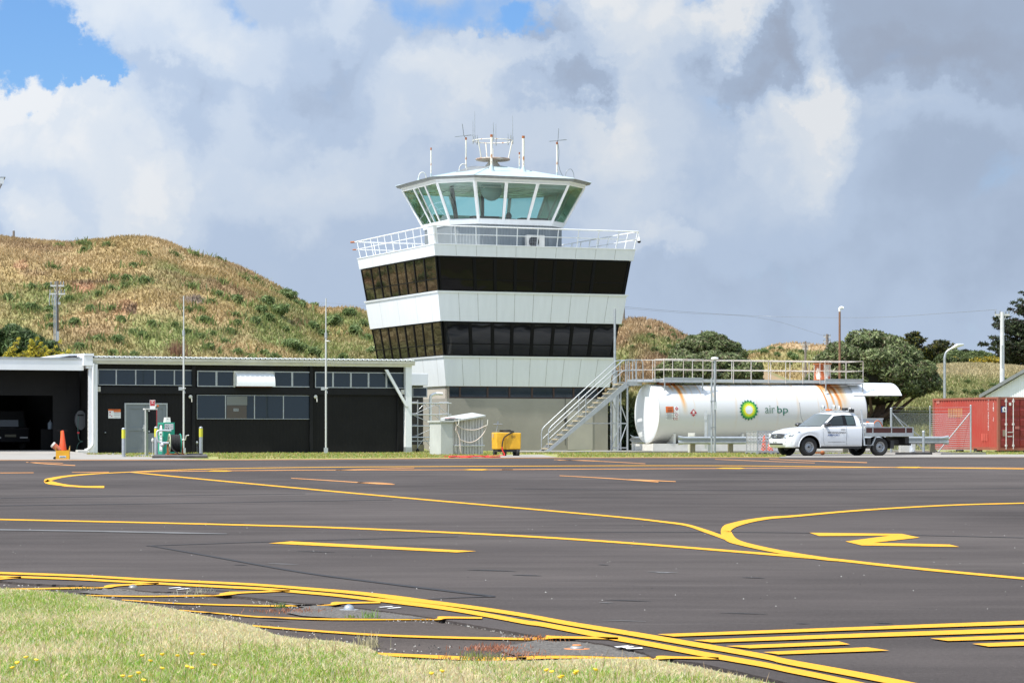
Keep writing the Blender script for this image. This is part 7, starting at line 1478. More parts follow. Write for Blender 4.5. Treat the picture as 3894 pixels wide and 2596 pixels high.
def fr_(b_, x0, x1, z0, z1, y=-.004): b_.add([(x0, y, z0), (x1, y, z0), (x1, y, z1), (x0, y, z1)], [(0, 1, 2, 3)])
def sd_(b_, y0, y1, z0, z1, x=-.004): b_.add([(x, y1, z0), (x, y0, z0), (x, y0, z1), (x, y1, z1)], [(0, 1, 2, 3)])
st_ = empty('front_notice', None, None); st_.parent = pump
b = MB(); fr_(b, .05, .385, hp_ - .26, hp_ - .05); b.build('plate', M['sign_white'], st_)
b = MB(); 
for z in (.09, .145, .20): fr_(b, .27, .37, hp_ - z - .012, hp_ - z, -.007)
for x in (.10, .19): b.tube([(x + .035 * math.cos(t * .628), -.007, hp_ - .12 + .035 * math.sin(t * .628)) for t in range(11)], .005, 4); fr_(b, x - .03, x + .03, hp_ - .235, hp_ - .20, -.007)
b.build('print', M['ink'], st_)
b = MB(); sd_(b, .08, .56, hp_ - .36, hp_ - .07); b.build('display_recess', M['dark'], pump); b = MB(); b.add([(-.008, .50, hp_ - .36), (-.008, .1, hp_ - .36), (-.008, .16, hp_ - .1), (-.008, .36, hp_ - .1)], [(0, 1, 2, 3)]); b.build('display', M['sign_white'], pump)
for (y0, y1, z0, z1) in ((.12, .52, hp_ - .48, hp_ - .38), (.14, .44, hp_ - .66, hp_ - .5), (.18, .44, hp_ - .88, hp_ - .74), (.12, .46, .22, .60)):
    b = MB(); sd_(b, y0, y1, z0, z1); s_ = b.build('sticker', M['sign_white'], pump); b = MB(); sd_(b, y0 + .05, y1 - .05, z0 + .02, z0 + .04, -.007); sd_(b, y0 + .05, y1 - .1, z1 - .06, z1 - .03, -.007); b.build('print', M['ink'], s_)
b = MB(); b.hexa([(.12, .15, hp_), (.34, .15, hp_), (.34, .4, hp_), (.12, .4, hp_)], [(.14, .2, hp_ + .19), (.33, .2, hp_ + .19), (.33, .38, hp_ + .19), (.14, .38, hp_ + .19)]); b.build('top_box', M['off_white'], pump, bevel=.01)
b = MB(); b.box(.2, .26, .185, .19, hp_ + .13, hp_ + .15); b.build('slot', M['ink'], pump)
# hose reel
p = GX(690, 95.5, .10); rl_ = empty('fuel_hose_reel', 'black fuel hose wound on a green rimmed reel beside the pump', 'hose reel', GX(662, 95.0, .1), R(15)); 
b = MB()
for k in range(9): b.tube([(-.12 + k * .04, (.29 + .01 * (k % 2)) * math.cos(t * .393), .42 + (.29 + .01 * (k % 2)) * math.sin(t * .393)) for t in range(17)], .022, 6)
b.cyl((-.14, 0, .42), (.2, 0, .42), .27, n=24); b.build('wound_hose', M['rubber'], rl_)
for x, m_ in ((-.17, mat('pale_green_rim', (.42, .46, .30), .6)), (.22, green)):
    b = MB(); b.lathe([(.30, -.015), (.345, -.015), (.345, .015), (.30, .015), (.30, -.015)], (x, 0, .42), 28, axis='x')
    for k in range(5): a = 6.283 * k / 5; b.cyl((x, 0, .42), (x, .32 * math.cos(a), .42 + .32 * math.sin(a)), .014)
    b.build('reel_rim', m_, rl_)
b = MB(); b.box(-.28, .35, -.2, .25, .0, .05); b.hexa([(-.26, -.06, .05), (-.2, -.06, .05), (-.2, .06, .05), (-.26, .06, .05)], [(-.26, -.03, .5), (-.22, -.03, .5), (-.22, .03, .5), (-.26, .03, .5)]); b.hexa([(.28, -.06, .05), (.33, -.06, .05), (.33, .06, .05), (.28, .06, .05)], [(.28, -.03, .5), (.31, -.03, .5), (.31, .03, .5), (.28, .03, .5)]); b.build('stand', M['rust'], rl_)
b = MB(); b.cyl((-.42, -.02, .42), (-.2, -.02, .42), .05); b.ball((-.42, 0, .36), .085); b.tube(curve([(-.42, 0, .42), (-.58, 0, .5), (-.62, 0, .8), (-.5, 0, .88), (-.1, .05, .86)], 5), .035); b.build('coupling', M['aluminium'], rl_)
b = MB(); b.tube(curve([(-.13, -.3, .42), (-.1, -.36, .2), (.15, -.5, .02), (.5, -.6, -.05), (.85, -.4, -.02), (1.0, .1, .03), (.5, .3, .03)], 6), .022); b.build('loose_hose', M['rubber'], rl_)
# card reader post and screen
p = GX(553, 99.0); t = empty('card_terminal', 'tall frame with a black terminal board and red edge beside the fuel pump', 'terminal', p, TA); z1 = W(0, 1552, 99).z
b = MB(); b.box(-.02, .02, -.02, .02, 0, z1); b.box(-.02, .46, -.03, .3, z1 - .05, z1 + .0); b.build('post', M['off_white'], t)
b = MB(); b.box(.03, .12, .05, .10, 0, z1 - .051); b.build('rear_post', mat('green_grey', (.22, .26, .20), .6), t)
z0 = W(0, 1646, 99).z; b = MB(); b.box(.15, .40, -.06, .28, z0, z1 - .06); b.box(.11, .149, .02, .24, z0, z1 - .10); b.build('terminal_board', M['black'], t); b = MB(); b.box(.401, .44, -.06, .26, z0 + .1, z1 - .06); b.build('red_edge', mat('dull_red', (.34, .05, .05), .5), t)
for z in (z0 + .04, z1 - .12): b = MB(); b.box(.10, .15, -.08, -.061, z, z + .05); b.build('clip', M['aluminium'], t)
p = GX(569.5, 98.6); zz0, zz1 = W(0, 1555, 98.6).z, W(0, 1520, 98.6).z; t = empty('camera_sign', 'red and white security camera notice standing above the black terminal board', 'sign', (p.x, p.y, zz0), R(5)); h_ = zz1 - zz0
b = MB(); b.box(0, .20, 0, .012, 0, h_); b.build('board', M['sign_white'], t)
b = MB(); fr_(b, .012, .188, h_ * .60 - .03, h_ - .012, -.003); fr_(b, .012, .188, h_ * .36, h_ * .50, -.003); b.build('red_field', M['sign_red'], t)
b = MB(); b.add([(.04, -.005, h_ * .80), (.15, -.005, h_ * .84), (.16, -.005, h_ * .9), (.06, -.005, h_ * .88)], [(0, 1, 2, 3)]); fr_(b, .085, .11, h_ * .66, h_ * .74, -.005); fr_(b, .05, .15, h_ * .62, h_ * .65, -.005); b.build('camera_symbol', M['sign_white'], t)
p = W(592, 1543, 98.4); t = empty('warning_beacon', 'small orange and black lamp head beside the camera notice', 'lamp', p, 0); b = MB(); b.tube([(-.02, 0, -.12), (-.02, 0, 0)], .02); b.cyl((.0, 0, 0), (.06, 0, 0), .045); b.build('black_body', M['off_white'], t); b = MB(); b.cyl((.05, 0, 0), (.12, 0, -.005), .05, .02); b.build('orange_lens', M['sign_orange'], t); b = MB(); b.cyl((.03, 0, 0), (.055, 0, 0), .052); b.build('collar', M['black'], t)
p = GX(581, 96.0); o = MB().tube([(0, 0, .1), (0, 0, .62)], .012).ball((0, 0, .62), .05, sz=1.7).build('earthing_clip', M['off_white']); o.location = p; tag(o, 'small pale clip on a thin stalk left of the middle bollard', 'clip')
p = GX(560, 100.0); o = MB().box(-.45, .35, -.3, .3, 0, .045).box(-.3, .1, -.25, .25, .045, .07).build('manhole_cover', M['steel']); o.location = (p.x, p.y, .0); tag(o, 'flat metal cover on the ground behind the middle bollard', 'cover')

# ------------------------------------------------------------------ yellow caddy with traffic cone
gp = G(241, 1746.5); cd_t = empty('yellow_caddy', 'yellow wheeled caddy holding an orange cone, at the left edge of the apron', 'caddy', gp, R(6))
ycol = mat('caddy_yellow', (.66, .33, .012), .5, var=.12, vscale=3)
b = MB(); b.box(-.22, .19, -.2, -.185, 0, .30); b.box(-.22, .19, .2, .215, 0, .32); b.box(-.235, -.2201, -.2, .215, 0, .42); b.hexa([(.1901, -.2, 0), (.205, -.2, 0), (.205, .215, 0), (.1901, .215, 0)], [(.1901, -.2, .32), (.205, -.2, .32), (.205, .215, .45), (.1901, .215, .45)]); b.box(-.22, .19, -.184, .2, 0, .02); b.build('tub', ycol, cd_t)
b = MB(); b.box(-.115, .10, -.206, -.201, .06, .125); b.build('label_plate', M['sign_white'], cd_t); b = MB(); b.box(-.10, .085, -.209, -.207, .075, .11); b.build('label_print', mat('label_blue', (.10, .18, .24), .5), cd_t)
b = MB(); b.box(-.10, -.06, .06, .10, .02, .94); b.build('handle_post', mat('orange_post', (.60, .20, .02), .5), cd_t); b = MB(); b.box(-.22, .12, .065, .09, .945, .97); b.build('handle_bar', M['black'], cd_t)
for s in (-1, 1): b = MB(); b.lathe([(.001, -.02), (.05, -.02), (.05, .02), (.001, .02)], (-.27, s * .17, .05), 14, axis='y'); b.build('wheel', M['black'], cd_t)
t = empty('traffic_cone', 'orange traffic cone with two white bands standing in the yellow caddy', 'traffic cone', Frame(gp.x, gp.y, R(6)).world(-.02, 0, .06), 0); cone_parts(t, .90, .16, .15)
t = empty('paint_drum', 'red and cream drum lying tilted in the left side of the yellow caddy', 'drum', Frame(gp.x, gp.y, R(6)).world(-.24, -.04, .42), R(6)); b = MB(); b.cyl((.14, 0, -.12), (-.07, 0, .05), .095, n=18); b.build('drum', mat('red_brown_drum', (.42, .13, .07), .5), t); b = MB(); b.cyl((-.07, 0, .05), (-.12, 0, .09), .105, .095, 18); b.build('cream_lid', M['off_white'], t)

# ------------------------------------------------------------------ thin wind masts in front of the black hall
for x, yb, yt, yj, lab, D_ in ((698.5, 1725, 1125, 1265, 'left', 116.0), (1239.5, 1724, 1134, 1275, 'right', 117.5)):
    g_ = GX(x, D_); t = empty('thin_mast', 'thin tall grey mast in front of the black hall, the %s one of two' % lab, 'mast', g_, 0, 'thin masts before the black hall'); zt, zj = W(0, yt, D_).z, W(0, yj, D_).z
    b = MB(); b.cyl((0, 0, 0), (0, 0, zj), .042, n=10); b.cyl((0, 0, zj), (0, 0, zt), .027, n=8); b.build('pole', M['alu_pole'] if 'alu_pole' in M else M.setdefault('alu_pole', mat('alu_pole', (.55, .55, .53), .5, .3)), t)
    MB().box(-.09, .09, -.06, .06, 0, .26).build('base', M['grey_metal'], t); MB().cyl((0, 0, zj - .12), (0, 0, zj + .12), .06).build('joint_collar', M['grey_metal'], t)
    b = MB(); zc = W(0, 1478, D_).z; b.box(-.22, -.05, -.03, .35, zc - .06, zc + .08); b.tube([(-.05, -.05, zc), (.10, -.06, zc + .02)], .02); b.tube([(.02, -.05, zc), (.07, -.06, zc - .2)], .015); b.build('bracket', M['grey_metal'], t)
    if lab == 'left': b = MB(); b.tube([(-.07, -.03, .62), (.09, -.05, .62), (.12, -.08, .8), (.24, -.1, .82)], .022); b.build('winch_handle', M['aluminium'], t)
    else: b = MB(); b.lathe([(.001, 0), (.10, .02), (.11, .05), (.001, .08)], (.09, 0, zj - .3), 12); b.build('small_sensor', M['off_white'], t)

# ------------------------------------------------------------------ container and fence
c0 = Frame(23.3, 126.0, TA); cont = empty('shipping_container', 'red corrugated shipping container with white locking bars at the right edge', 'shipping container', c0.o, TA)
red = mat('container_red', (.37, .040, .026), .6, var2=(.36, .075, .05), vscale=.7, detail=6); redd = mat('container_red_shaded', (.22, .020, .016), .45, var=.2, vscale=1); rfr = mat('container_frame', (.34, .09, .055), .6, var2=(.20, .08, .05), vscale=2.5, detail=6)  # door red is the wall red darkened, shade of that end painted in
CLn, CWd, CHt, CB = 6.06, 2.44, 2.66, .08
b = MB(); n = 26; rows = []
for side in (0,):
    bot, topr = [], []
    for i in range(n):
        y0 = .14 + (CLn - .28) * i / n; w_ = (CLn - .28) / n
        for f, dx in ((0, .0), (.3, .0), (.5, .038), (.8, .038)): bot.append((.03 + dx, y0 + f * w_)); 
    bot.append((.03, CLn - .14)); b.loft([[(x, y, CB + .17) for x, y in bot], [(x, y, CHt - .10) for x, y in bot]], smooth=False); b.loft([[(CWd - x, y, CHt - .10) for x, y in bot], [(CWd - x, y, CB + .17) for x, y in bot]], smooth=False)
b.box(.05, CWd - .05, .1, CLn - .05, CHt - .09, CHt - .05); b.box(.05, CWd - .05, CLn - .12, CLn - .05, .2, CHt - .1); b.build('corrugated_wall', red, cont)
b = MB()
for x in (0, CWd - .12):
    for y in (0, CLn - .14): b.box(x, x + .12, y, y + .14, CB, CHt)
for x in (.003, CWd - .073): b.box(x, x + .07, .141, CLn - .141, CHt - .10, CHt - .003); b.box(x, x + .05, .141, CLn - .141, CB + .03, CB + .17)
b.box(.121, CWd - .121, .003, .09, CHt - .12, CHt - .003); b.box(.121, CWd - .121, .003, .09, CB + .01, CB + .14); b.build('frame', rfr, cont)
for s in (0, 1):
    x0, x1 = (.125, CWd / 2 - .01) if s == 0 else (CWd / 2 + .01, CWd - .125); b = MB(); b.box(x0, x1, .03, .07, CB + .15, CHt - .13)
    for k in range(5): z = CB + .25 + k * .48; b.hexa([(x0 + .03, .012, z), (x1 - .03, .012, z), (x1 - .03, .03, z - .03), (x0 + .03, .03, z - .03)], [(x0 + .03, .012, z + .26), (x1 - .03, .012, z + .26), (x1 - .03, .03, z + .3), (x0 + .03, .03, z + .3)])
    d_ = b.build('door', redd, cont); wb_ = M['bar_white'] if 'bar_white' in M else M.setdefault('bar_white', mat('bar_white', (.66, .64, .62), .5, var=.15, vscale=5))
    for x in ((.42, .82) if s == 0 else (.35 + CWd / 2, .8 + CWd / 2)):
        b = MB(); b.cyl((x, -.03, CB + .08), (x, -.03, CHt - .06), .022, n=10)
        for z in (CHt - .2, CB + .25, 1.35): b.box(x - .045, x + .045, -.05, .01, z - .05, z + .05)
        b.build('locking_bar', wb_, d_)
    b = MB()
    for z, l_ in ((.95, .3), (.75, .25)): b.box(.50 + s * 1.1, .50 + l_ + s * 1.1, -.06, -.03, z, z + .035)
    b.build('door_handle', wb_, d_)
b = MB(); b.box(.92, 1.15, -.05, .005, 1.12, 1.26); b.build('lock_box', mat('dull_pink', (.38, .12, .10), .5), cont)
b = MB(); b.box(.16, .50, -.004, .010, 1.92, 2.20); sg = b.build('blue_sticker', mat('sticker_blue', (.02, .035, .17), .5), cont); b = MB(); b.add([(.33 + .12 * math.cos(t * .52), -.007, 2.08 + .105 * math.sin(t * .52)) for t in range(12)], [tuple(range(12))]); b.add([(.21, -.0065, 1.945), (.45, -.0065, 1.945), (.43, -.0065, 1.99), (.23, -.0065, 1.99)], [(0, 1, 2, 3)]); b.build('white_disc', M['sign_white'], sg)
b = MB(); b.add([(.31, -.011, 2.0), (.41, -.011, 2.0), (.37, -.011, 2.07), (.34, -.011, 2.15), (.32, -.011, 2.09)], [(0, 1, 2, 3, 4)]); b.build('dark_figure', M['ink'], sg)
for x0, x1, z0, z1, m_ in ((.60, .72, 2.25, 2.39, M['sign_white']), (.25, .42, .78, 1.08, mat('plate_tan', (.28, .22, .17), .4, .3))): b = MB(); b.box(x0, x1, .0, .01, z0, z1); b.build('data_plate', m_, cont)
# faded patch and white numbers on the long side
def cside(name, y0, y1, z0, z1, m_, x=-.004): b = MB(); b.quad((x, y1, z0), (x, y0, z0), (x, y0, z1), (x, y1, z1)); return b.build(name, m_, cont)
for y0, y1, z0, z1, c_ in ((3.3, 4.7, 1.72, 2.15, (.42, .17, .07)), (5.45, 5.75, 2.4, 2.55, (.55, .22, .18)), (1.0, 1.6, .55, .9, (.50, .09, .065))):
    b = MB(); k = 6
    for i in range(k): yy = y0 + (y1 - y0) * i / k; b.quad((.0275, yy + (y1 - y0) / k * .72, z0), (.0275, yy, z0), (.0275, yy, z1), (.0275, yy + (y1 - y0) / k * .72, z1))
    b.build('faded_patch', mat('faded_patch', c_, .6, var=.2, vscale=3), cont)
for txt, y_, zt_, hh_, n_ in (('TEXU', .95, 2.42, .12, 4), ('5892582', .95, 1.85, .12, 7), ('20', .5, 1.6, .10, 2), ('2210', .5, 2.3, .10, 4)):
    for k, ch_x in enumerate(txt):
        b = MB(); put_text(b, ch_x, .085, hh_ * .85, lambda s, t: (.015, y_ - s, zt_ - k * hh_ * 1.08 + t)); b.build('number', wb_, cont)
b = MB(); b.box(.3, CWd - .3, .5, .8, -.02, CB); b.box(.0, .3, 1.9, 2.2, -.02, CB + .1); b.box(0.02, .3, 3.6, 3.9, -.02, CB + .1); b.build('fork_pocket', M['dark'], cont)
# fence
def fpost(x, D_, yt, lab, r=.03, yb=None):
    g_ = GX(x, D_); t = empty('fence_post', lab, 'fence post', g_, 0); return t, W(0, yt, D_).z
fp = [(3389, 122.0, 1551, .055), (3536.5, 124.5, 1544, .03), (3691.5, 122.8, 1540, .042)]
fen = empty('chain_link_fence', 'wire mesh fence with galvanised posts and diagonal stays before the red container', 'fence', GX(3389, 122.0), 0); o0 = fen.location
pw = [GX(x, d) - o0 for x, d, *_ in fp]; tops = [W(0, y, d).z for x, d, y, r in fp]
for p_, z_, (x, d, y, r) in zip(pw, tops, fp):
    b = MB(); b.cyl(p_, p_ + Vector((0, 0, z_)), r, n=10); b.lathe([(r + .008, z_ - .03), (r + .008, z_), (.001, z_ + .02)], p_, 10); b.build('post', M['grey_metal'], fen)
mt_ = W(0, 1571, 123).z
b = MB()
for i in range(2): b.quad(pw[i] + Vector((0, 0, .1)), pw[i + 1] + Vector((0, 0, .1)), pw[i + 1] + Vector((0, 0, mt_)), pw[i] + Vector((0, 0, mt_)))
b.build('mesh_panel', M['chain_link'], fen)
b = MB()
for h_ in (mt_, mt_ + .12, mt_ + .28):
    for i in range(2): b.tube([pw[i] + Vector((0, 0, h_)), pw[i + 1] + Vector((0, 0, h_))], .006, 4)
b.build('wire', M['grey_metal'], fen)
for i, (q0, q1) in enumerate(((pw[2] + Vector((0, 0, 1.9)), pw[2] + Vector((-1.50, .1, .05))), (pw[0] + Vector((.05, 0, 1.85)), pw[0] + Vector((1.55, .1, .05))), (pw[0] + Vector((.1, .5, 1.85)), pw[0] + Vector((2.1, 1.5, .3))))):
    b = MB(); b.cyl(q0, q1, .026, n=8); b.build('diagonal_stay', M['grey_metal'], fen)
t = MB().cyl((0, 0, 0), (0, 0, W(0, 1640, 119).z), .06, n=14).lathe([(.07, .95), (.072, 1.0), (.001, 1.04)], n=14).build('grey_bollard', M['grey_metal']); t.location = GX(3512, 119.5); tag(t, 'grey pipe bollard behind the right end of the crash barrier', 'bollard')
t = empty('white_cabinet', 'low white cabinet under the barrier right of the truck', 'cabinet', GX(3423, 123.0), 0); b = MB(); b.box(0, .72, 0, .5, 0, .62); b.build('cabinet', M['off_white'], t, bevel=.02); b = MB(); b.hexa([(.42, -.02, .02), (.62, -.02, .02), (.62, -.01, .02), (.42, -.01, .02)], [(.46, -.02, .55), (.52, -.02, .55), (.52, -.01, .55), (.46, -.01, .55)]); b.box(.52, .64, -.09, -.02, .05, .18); b.build('pipe_outlet', M['white'], t)

# ------------------------------------------------------------------ poles and wires in the distance
def upole(x, yb, yt, D_, lab, arms=((.1, .9),), r=.14, m_='pole_wood', extra=None, name='power_pole'):
    zt = W(0, yt, D_).z; zb = W(0, yb, D_).z; p_ = GX(x, D_, zb); t = empty(name, lab, 'power pole', p_, 0); h = zt - zb
    b = MB(); b.cyl((0, 0, -1), (0, 0, h), r, r * .75, 10); b.build('pole', M[m_], t)
    for dz, L_ in arms:
        b = MB(); b.box(-L_, L_, -.05, .05, h - dz - .1, h - dz); b.tube([(-L_ * .55, 0, h - dz - .08), (0, -.06, h - dz - .6)], .02, 5); b.tube([(L_ * .55, 0, h - dz - .08), (0, -.06, h - dz - .6)], .02, 5); a_o = b.build('crossarm', M['pale_arm'], t)
        b = MB()
        for s in (-.92, -.3, .5, .92): b.lathe([(.02, 0), (.05, .05), (.02, .1), (.05, .15), (.01, .22)], (s * L_, 0, h - dz), 8)
        b.build('insulator', M['steel'], a_o)
    return t, h
M['pale_arm'] = mat('pale_arm', (.50, .50, .47), .7, var=.2, vscale=3)
t, h = upole(218, 1316, 1068, hill_l.hit(218, 1316).y, 'timber power pole with two crossarms on the left slope', ((.25, .42), (.75, .48)), .10)
b = MB(); 
for dx in (-.42, -.25, -.1): b.tube(curve([(dx, -.1, h - .8), (dx - .05, -.15, h - 1.2), (dx - .02, -.15, h - 1.5)], 4), .025)
b.box(-.2, -.15, -.15, -.1, .2, h - .9); b.box(.05, .2, -.12, -.05, h - 1.45, h - 1.3); b.cyl((-.05, -.14, .2), (-.05, -.14, h - .9), .04); b.build('cables_and_fuses', M['grey_metal'], t)
b = MB(); b.box(-.08, .12, -.16, -.12, .3, .9); b.build('guard_plate', M['grey_metal'], t)
t, h = upole(3815, 1460, 1185, 150, 'white concrete power pole with one crossarm before the dark conifer', ((.12, .40),), .17, 'white_pole') if 'white_pole' in M else (M.setdefault('white_pole', mat('white_pole', (.60, .60, .60), .7, var=.15, vscale=2)), None) and upole(3811, 1470, 1186, 150, 'white concrete power pole with one crossarm before the dark conifer', ((.12, .42),), .15, 'white_pole')
b = MB(); b.box(-.05, .08, -.14, -.11, h - 3.2, h - 1.9); b.build('slot', M['grey_metal'], t)
upole(3063, 1400, 1297, 235, 'dark power pole with a wide crossarm on the far dune', ((.25, .42), (.65, .25)), .12)
upole(3145, 1390, 1270, 240, 'pale timber power pole with a double arm just left of the big tree', ((.2, .30), (.65, .32)), .15, 'pole_wood')
upole(3021, 1345, 1317, 310, 'tiny distant power pole on the far dune ridge', ((.1, .25),), .08)
upole(2668, 1310, 1256, 200, 'short power pole behind the left tree', ((.35, .15), (.6, .12)), .07)
upole(2740, 1310, 1276, 230, 'small bare post rising behind the left tree', ((.05, .05),), .06)
upole(2371, 1235, 1150, 200, 'leaning weathered pole at the right edge of the tower', ((1.3, .12),), .13)
upole(52, 918, 878, 214, 'stump of a wooden post on the left hill skyline', ((.15, .02),), .12, 'pole_wood', name='wooden_post')
# brown pole with hooked lamp in front of the big tree
t = empty('brown_lamp_pole', 'slender brown pole with a white hooked top right of the rusty hatch', 'pole', GX(3193, 152), 0); h = W(0, 1178, 152).z
b = MB(); b.cyl((0, 0, 0), (0, 0, h), .085, .06); b.build('pole', M['brown_pole'], t); b = MB(); b.tube(curve([(0, 0, h - .1), (0, 0, h + .06), (.10, 0, h + .14), (.22, 0, h + .10)], 4), .075); b.build('lamp_hook', M['white_pipe'], t)
t = empty('street_lamp', 'grey street lamp with a curved arm behind the red container', 'street lamp', GX(3592, 146), 0); h = W(0, 1330, 146).z
b = MB(); b.tube(curve([(0, 0, 0), (0, 0, h - 1.2), (.02, 0, h - .35), (.18, 0, h - .05), (.45, 0, h + .1)], 5), [.08] * 5 + [.075] * 5 + [.065] * 11); b.build('pole', M['grey_metal'], t); b = MB(); b.cyl((.42, 0, h + .09), (.72, 0, h + .25), .07, .11); b.cyl((.72, 0, h + .25), (1.05, 0, h + .30), .11, .06); b.build('lamp_head', M['aluminium'], t)
# floodlight corner at the left edge of the frame
p_ = W(-12, 700, 60); t = empty('floodlight', 'dark floodlight head poking in at the left edge of the sky', 'floodlight', p_, 0); b = MB(); b.hexa([(-.05, -.05, -.18), (.03, -.05, -.18), (.03, .05, -.18), (-.05, .05, -.18)], [(.06, -.05, .16), (.19, -.05, .16), (.19, .05, .16), (.06, .05, .16)]); b.build('housing', M['steel'], t); b = MB(); b.box(.08, .17, -.056, -.051, .0, .13); b.build('lens', M['aluminium'], t); b = MB(); b.cyl((-.05, 0, -.15), (-.3, 0, -4.15), .06); b.build('pole', M['grey_metal'], t)
# wires
def wire(name, pts, lab, r=.012):
    P0 = [W(x, y, d) for x, y, d in pts]; b = MB(); b.tube(curve([tuple(p) for p in P0], 8), r, 4); o = b.build(name, M['steel']); tag(o, lab, 'power line', 'power lines across the sky'); return o
wire('power_line', [(2371, 1166, 200), (2560, 1182, 205), (2900, 1202, 215), (3300, 1207, 200), (3600, 1190, 170), (3790, 1177, 150)], 'upper power line from the leaning pole to the white pole', .013)
wire('power_line', [(2371, 1172, 200), (2600, 1190, 208), (2900, 1210, 220), (3145, 1280, 240)], 'power line from the leaning pole down to the pale double arm pole', .010)
wire('power_line', [(1200, 1148, 230), (1350, 1160, 225), (1480, 1170, 220)], 'faint power line beside the left of the tower', .012)

# white ribbed shed gable
sf = Frame(*GX(3738, 150.0)[:2], R(-13)); shed = empty('white_shed', 'white ribbed metal shed with a dark sloping verge behind the container', 'shed', sf.o, R(-13))
aE, zE = sf.hit(3741, 1506); aT, zT = sf.hit(3894, 1418); sl2 = (zT - zE) / (aT - aE); aw = 9.0
b = MB(); nr = 34
pk = (aE + 4.6, zE + sl2 * 4.6)
def gz_(a): return zE + sl2 * (a - aE) if a < pk[0] else pk[1] - sl2 * (a - pk[0])
for i in range(nr * 2):
    a0_, a1_ = aE + .15 + i * .13, aE + .15 + i * .13 + .075; b.hexa([(a0_, -.02, 0), (a1_, -.02, 0), (a1_, .02, 0), (a0_, .02, 0)], [(a0_, -.02, gz_(a0_) - .05), (a1_, -.02, gz_(a1_) - .05), (a1_, .02, gz_(a1_) - .05), (a0_, .02, gz_(a0_) - .05)])
b.add([(aE + .1, .0, 0), (aE + 9.1, 0, 0), (aE + 9.1, 0, zE), pk and (pk[0], 0, pk[1]), (aE + .1, 0, zE)], [(0, 1, 2, 3, 4)]); b.build('ribbed_wall', M['white'], shed)
b = MB()
for (q0, q1) in (((aE - .25, zE - .12), pk), (pk, (aE + 9.45, zE - .12))):
    b.hexa([(q0[0], -.35, q0[1]), (q1[0], -.35, q1[1]), (q1[0], 12, q1[1]), (q0[0], 12, q0[1])], [(q0[0], -.35, q0[1] + .2), (q1[0], -.35, q1[1] + .2), (q1[0], 12, q1[1] + .2), (q0[0], 12, q0[1] + .2)])
b.build('roof', M['roof_grey'], shed)

# ------------------------------------------------------------------ trees
PO = [(.14, .18, .065), (.10, .13, .05), (.24, .28, .12), (.075, .085, .04), (.30, .31, .17), (.15, .12, .07)]
def pohu(x0, x1, yt, yb, D_, lab, seed, n, trunk=None, name='spreading_tree'):
    cxm = (x0 + x1) / 2; zt, zb = W(0, yt, D_).z, W(0, yb, D_).z; rx = (x1 - x0) / 2 * D_ / FP; rz = (zt - zb) / 2; p_ = GX(cxm, D_, 0); t = empty(name, lab, 'tree', p_, 0); r = random.Random(seed); bl = []
    for k in range(85):
        u = r.uniform(-.4, 1); a = r.uniform(0, 6.283); s = math.sqrt(1 - u * u); q = r.uniform(.82, 1.0); rr = r.uniform(.14, .25) * rx
        bl.append(((rx * .88 * q * s * math.cos(a), rx * .75 * q * s * math.sin(a), zb + rz * (.95 + .92 * q * u)), (rr, rr, rr * .62)))
    leaves('crown', bl, n, .10 * D_ / 150, PO, t, seed, .25, .7, 1.4, mixp=[.28, .22, .17, .15, .08, .10])
    core = MB(); core.lathe([(rx * .60 * math.sin(math.pi * k / 10) + .01, zb + rz * (.95 - .60 * math.cos(math.pi * k / 10))) for k in range(11)], n=20); core.build('crown_core', mat('dark_crown_core', (.03, .028, .018), .9, var=.5, vscale=4), t)  # solid dark core filling the middle of the crown
    b = MB()
    for (tx, ty, r0, lean, h_) in (trunk or [(-.3, 0, .45, -.2, zb + rz * .7)]):
        b.tube(curve([(tx, ty, -.2), (tx + lean * .3, ty, h_ * .4), (tx + lean, ty + .2, h_)], 4), [r0 * (1 - .05 * i) for i in range(9)], 9)
    b.build('trunk', M['bark'], t)
    bb = MB()
    for k in range(7): a = k * .9; bb.tube([(trunk[0][0] if trunk else 0, 0, zb * .55 if zb > 1 else .8), (rx * .35 * math.cos(a), rx * .3 * math.sin(a), zb + rz * .2), (rx * .7 * math.cos(a), rx * .6 * math.sin(a), zb + rz * .6)], [.2, .13, .06], 6)
    bb.build('limb', M['bark'], t); return t
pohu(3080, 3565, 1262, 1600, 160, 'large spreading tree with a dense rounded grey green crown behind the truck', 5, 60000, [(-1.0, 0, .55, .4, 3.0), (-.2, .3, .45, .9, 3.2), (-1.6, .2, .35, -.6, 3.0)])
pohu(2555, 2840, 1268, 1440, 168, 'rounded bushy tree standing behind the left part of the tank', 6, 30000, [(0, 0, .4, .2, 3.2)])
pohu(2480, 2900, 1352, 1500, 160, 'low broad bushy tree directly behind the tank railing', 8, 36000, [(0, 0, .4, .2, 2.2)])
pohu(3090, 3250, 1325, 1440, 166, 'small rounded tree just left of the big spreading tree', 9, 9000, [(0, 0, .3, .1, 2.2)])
# hedge between the tower and the tank
hb_ = [((x, y, z), (.9, .6, .75)) for x in np.arange(-.6, 3.6, .7) for y in (0, .6) for z in (.5, 1.2, 1.75)]; hg = leaves('hedge', hb_, 15000, .09, [(.035, .055, .022), (.02, .035, .015), (.05, .075, .03)], None, 12, .3, .4, 1.5); hp = GX(2290, 146.0); hg.location = hp; tag(hg, 'dense dark hedge between the tower base and the tank', 'hedge')
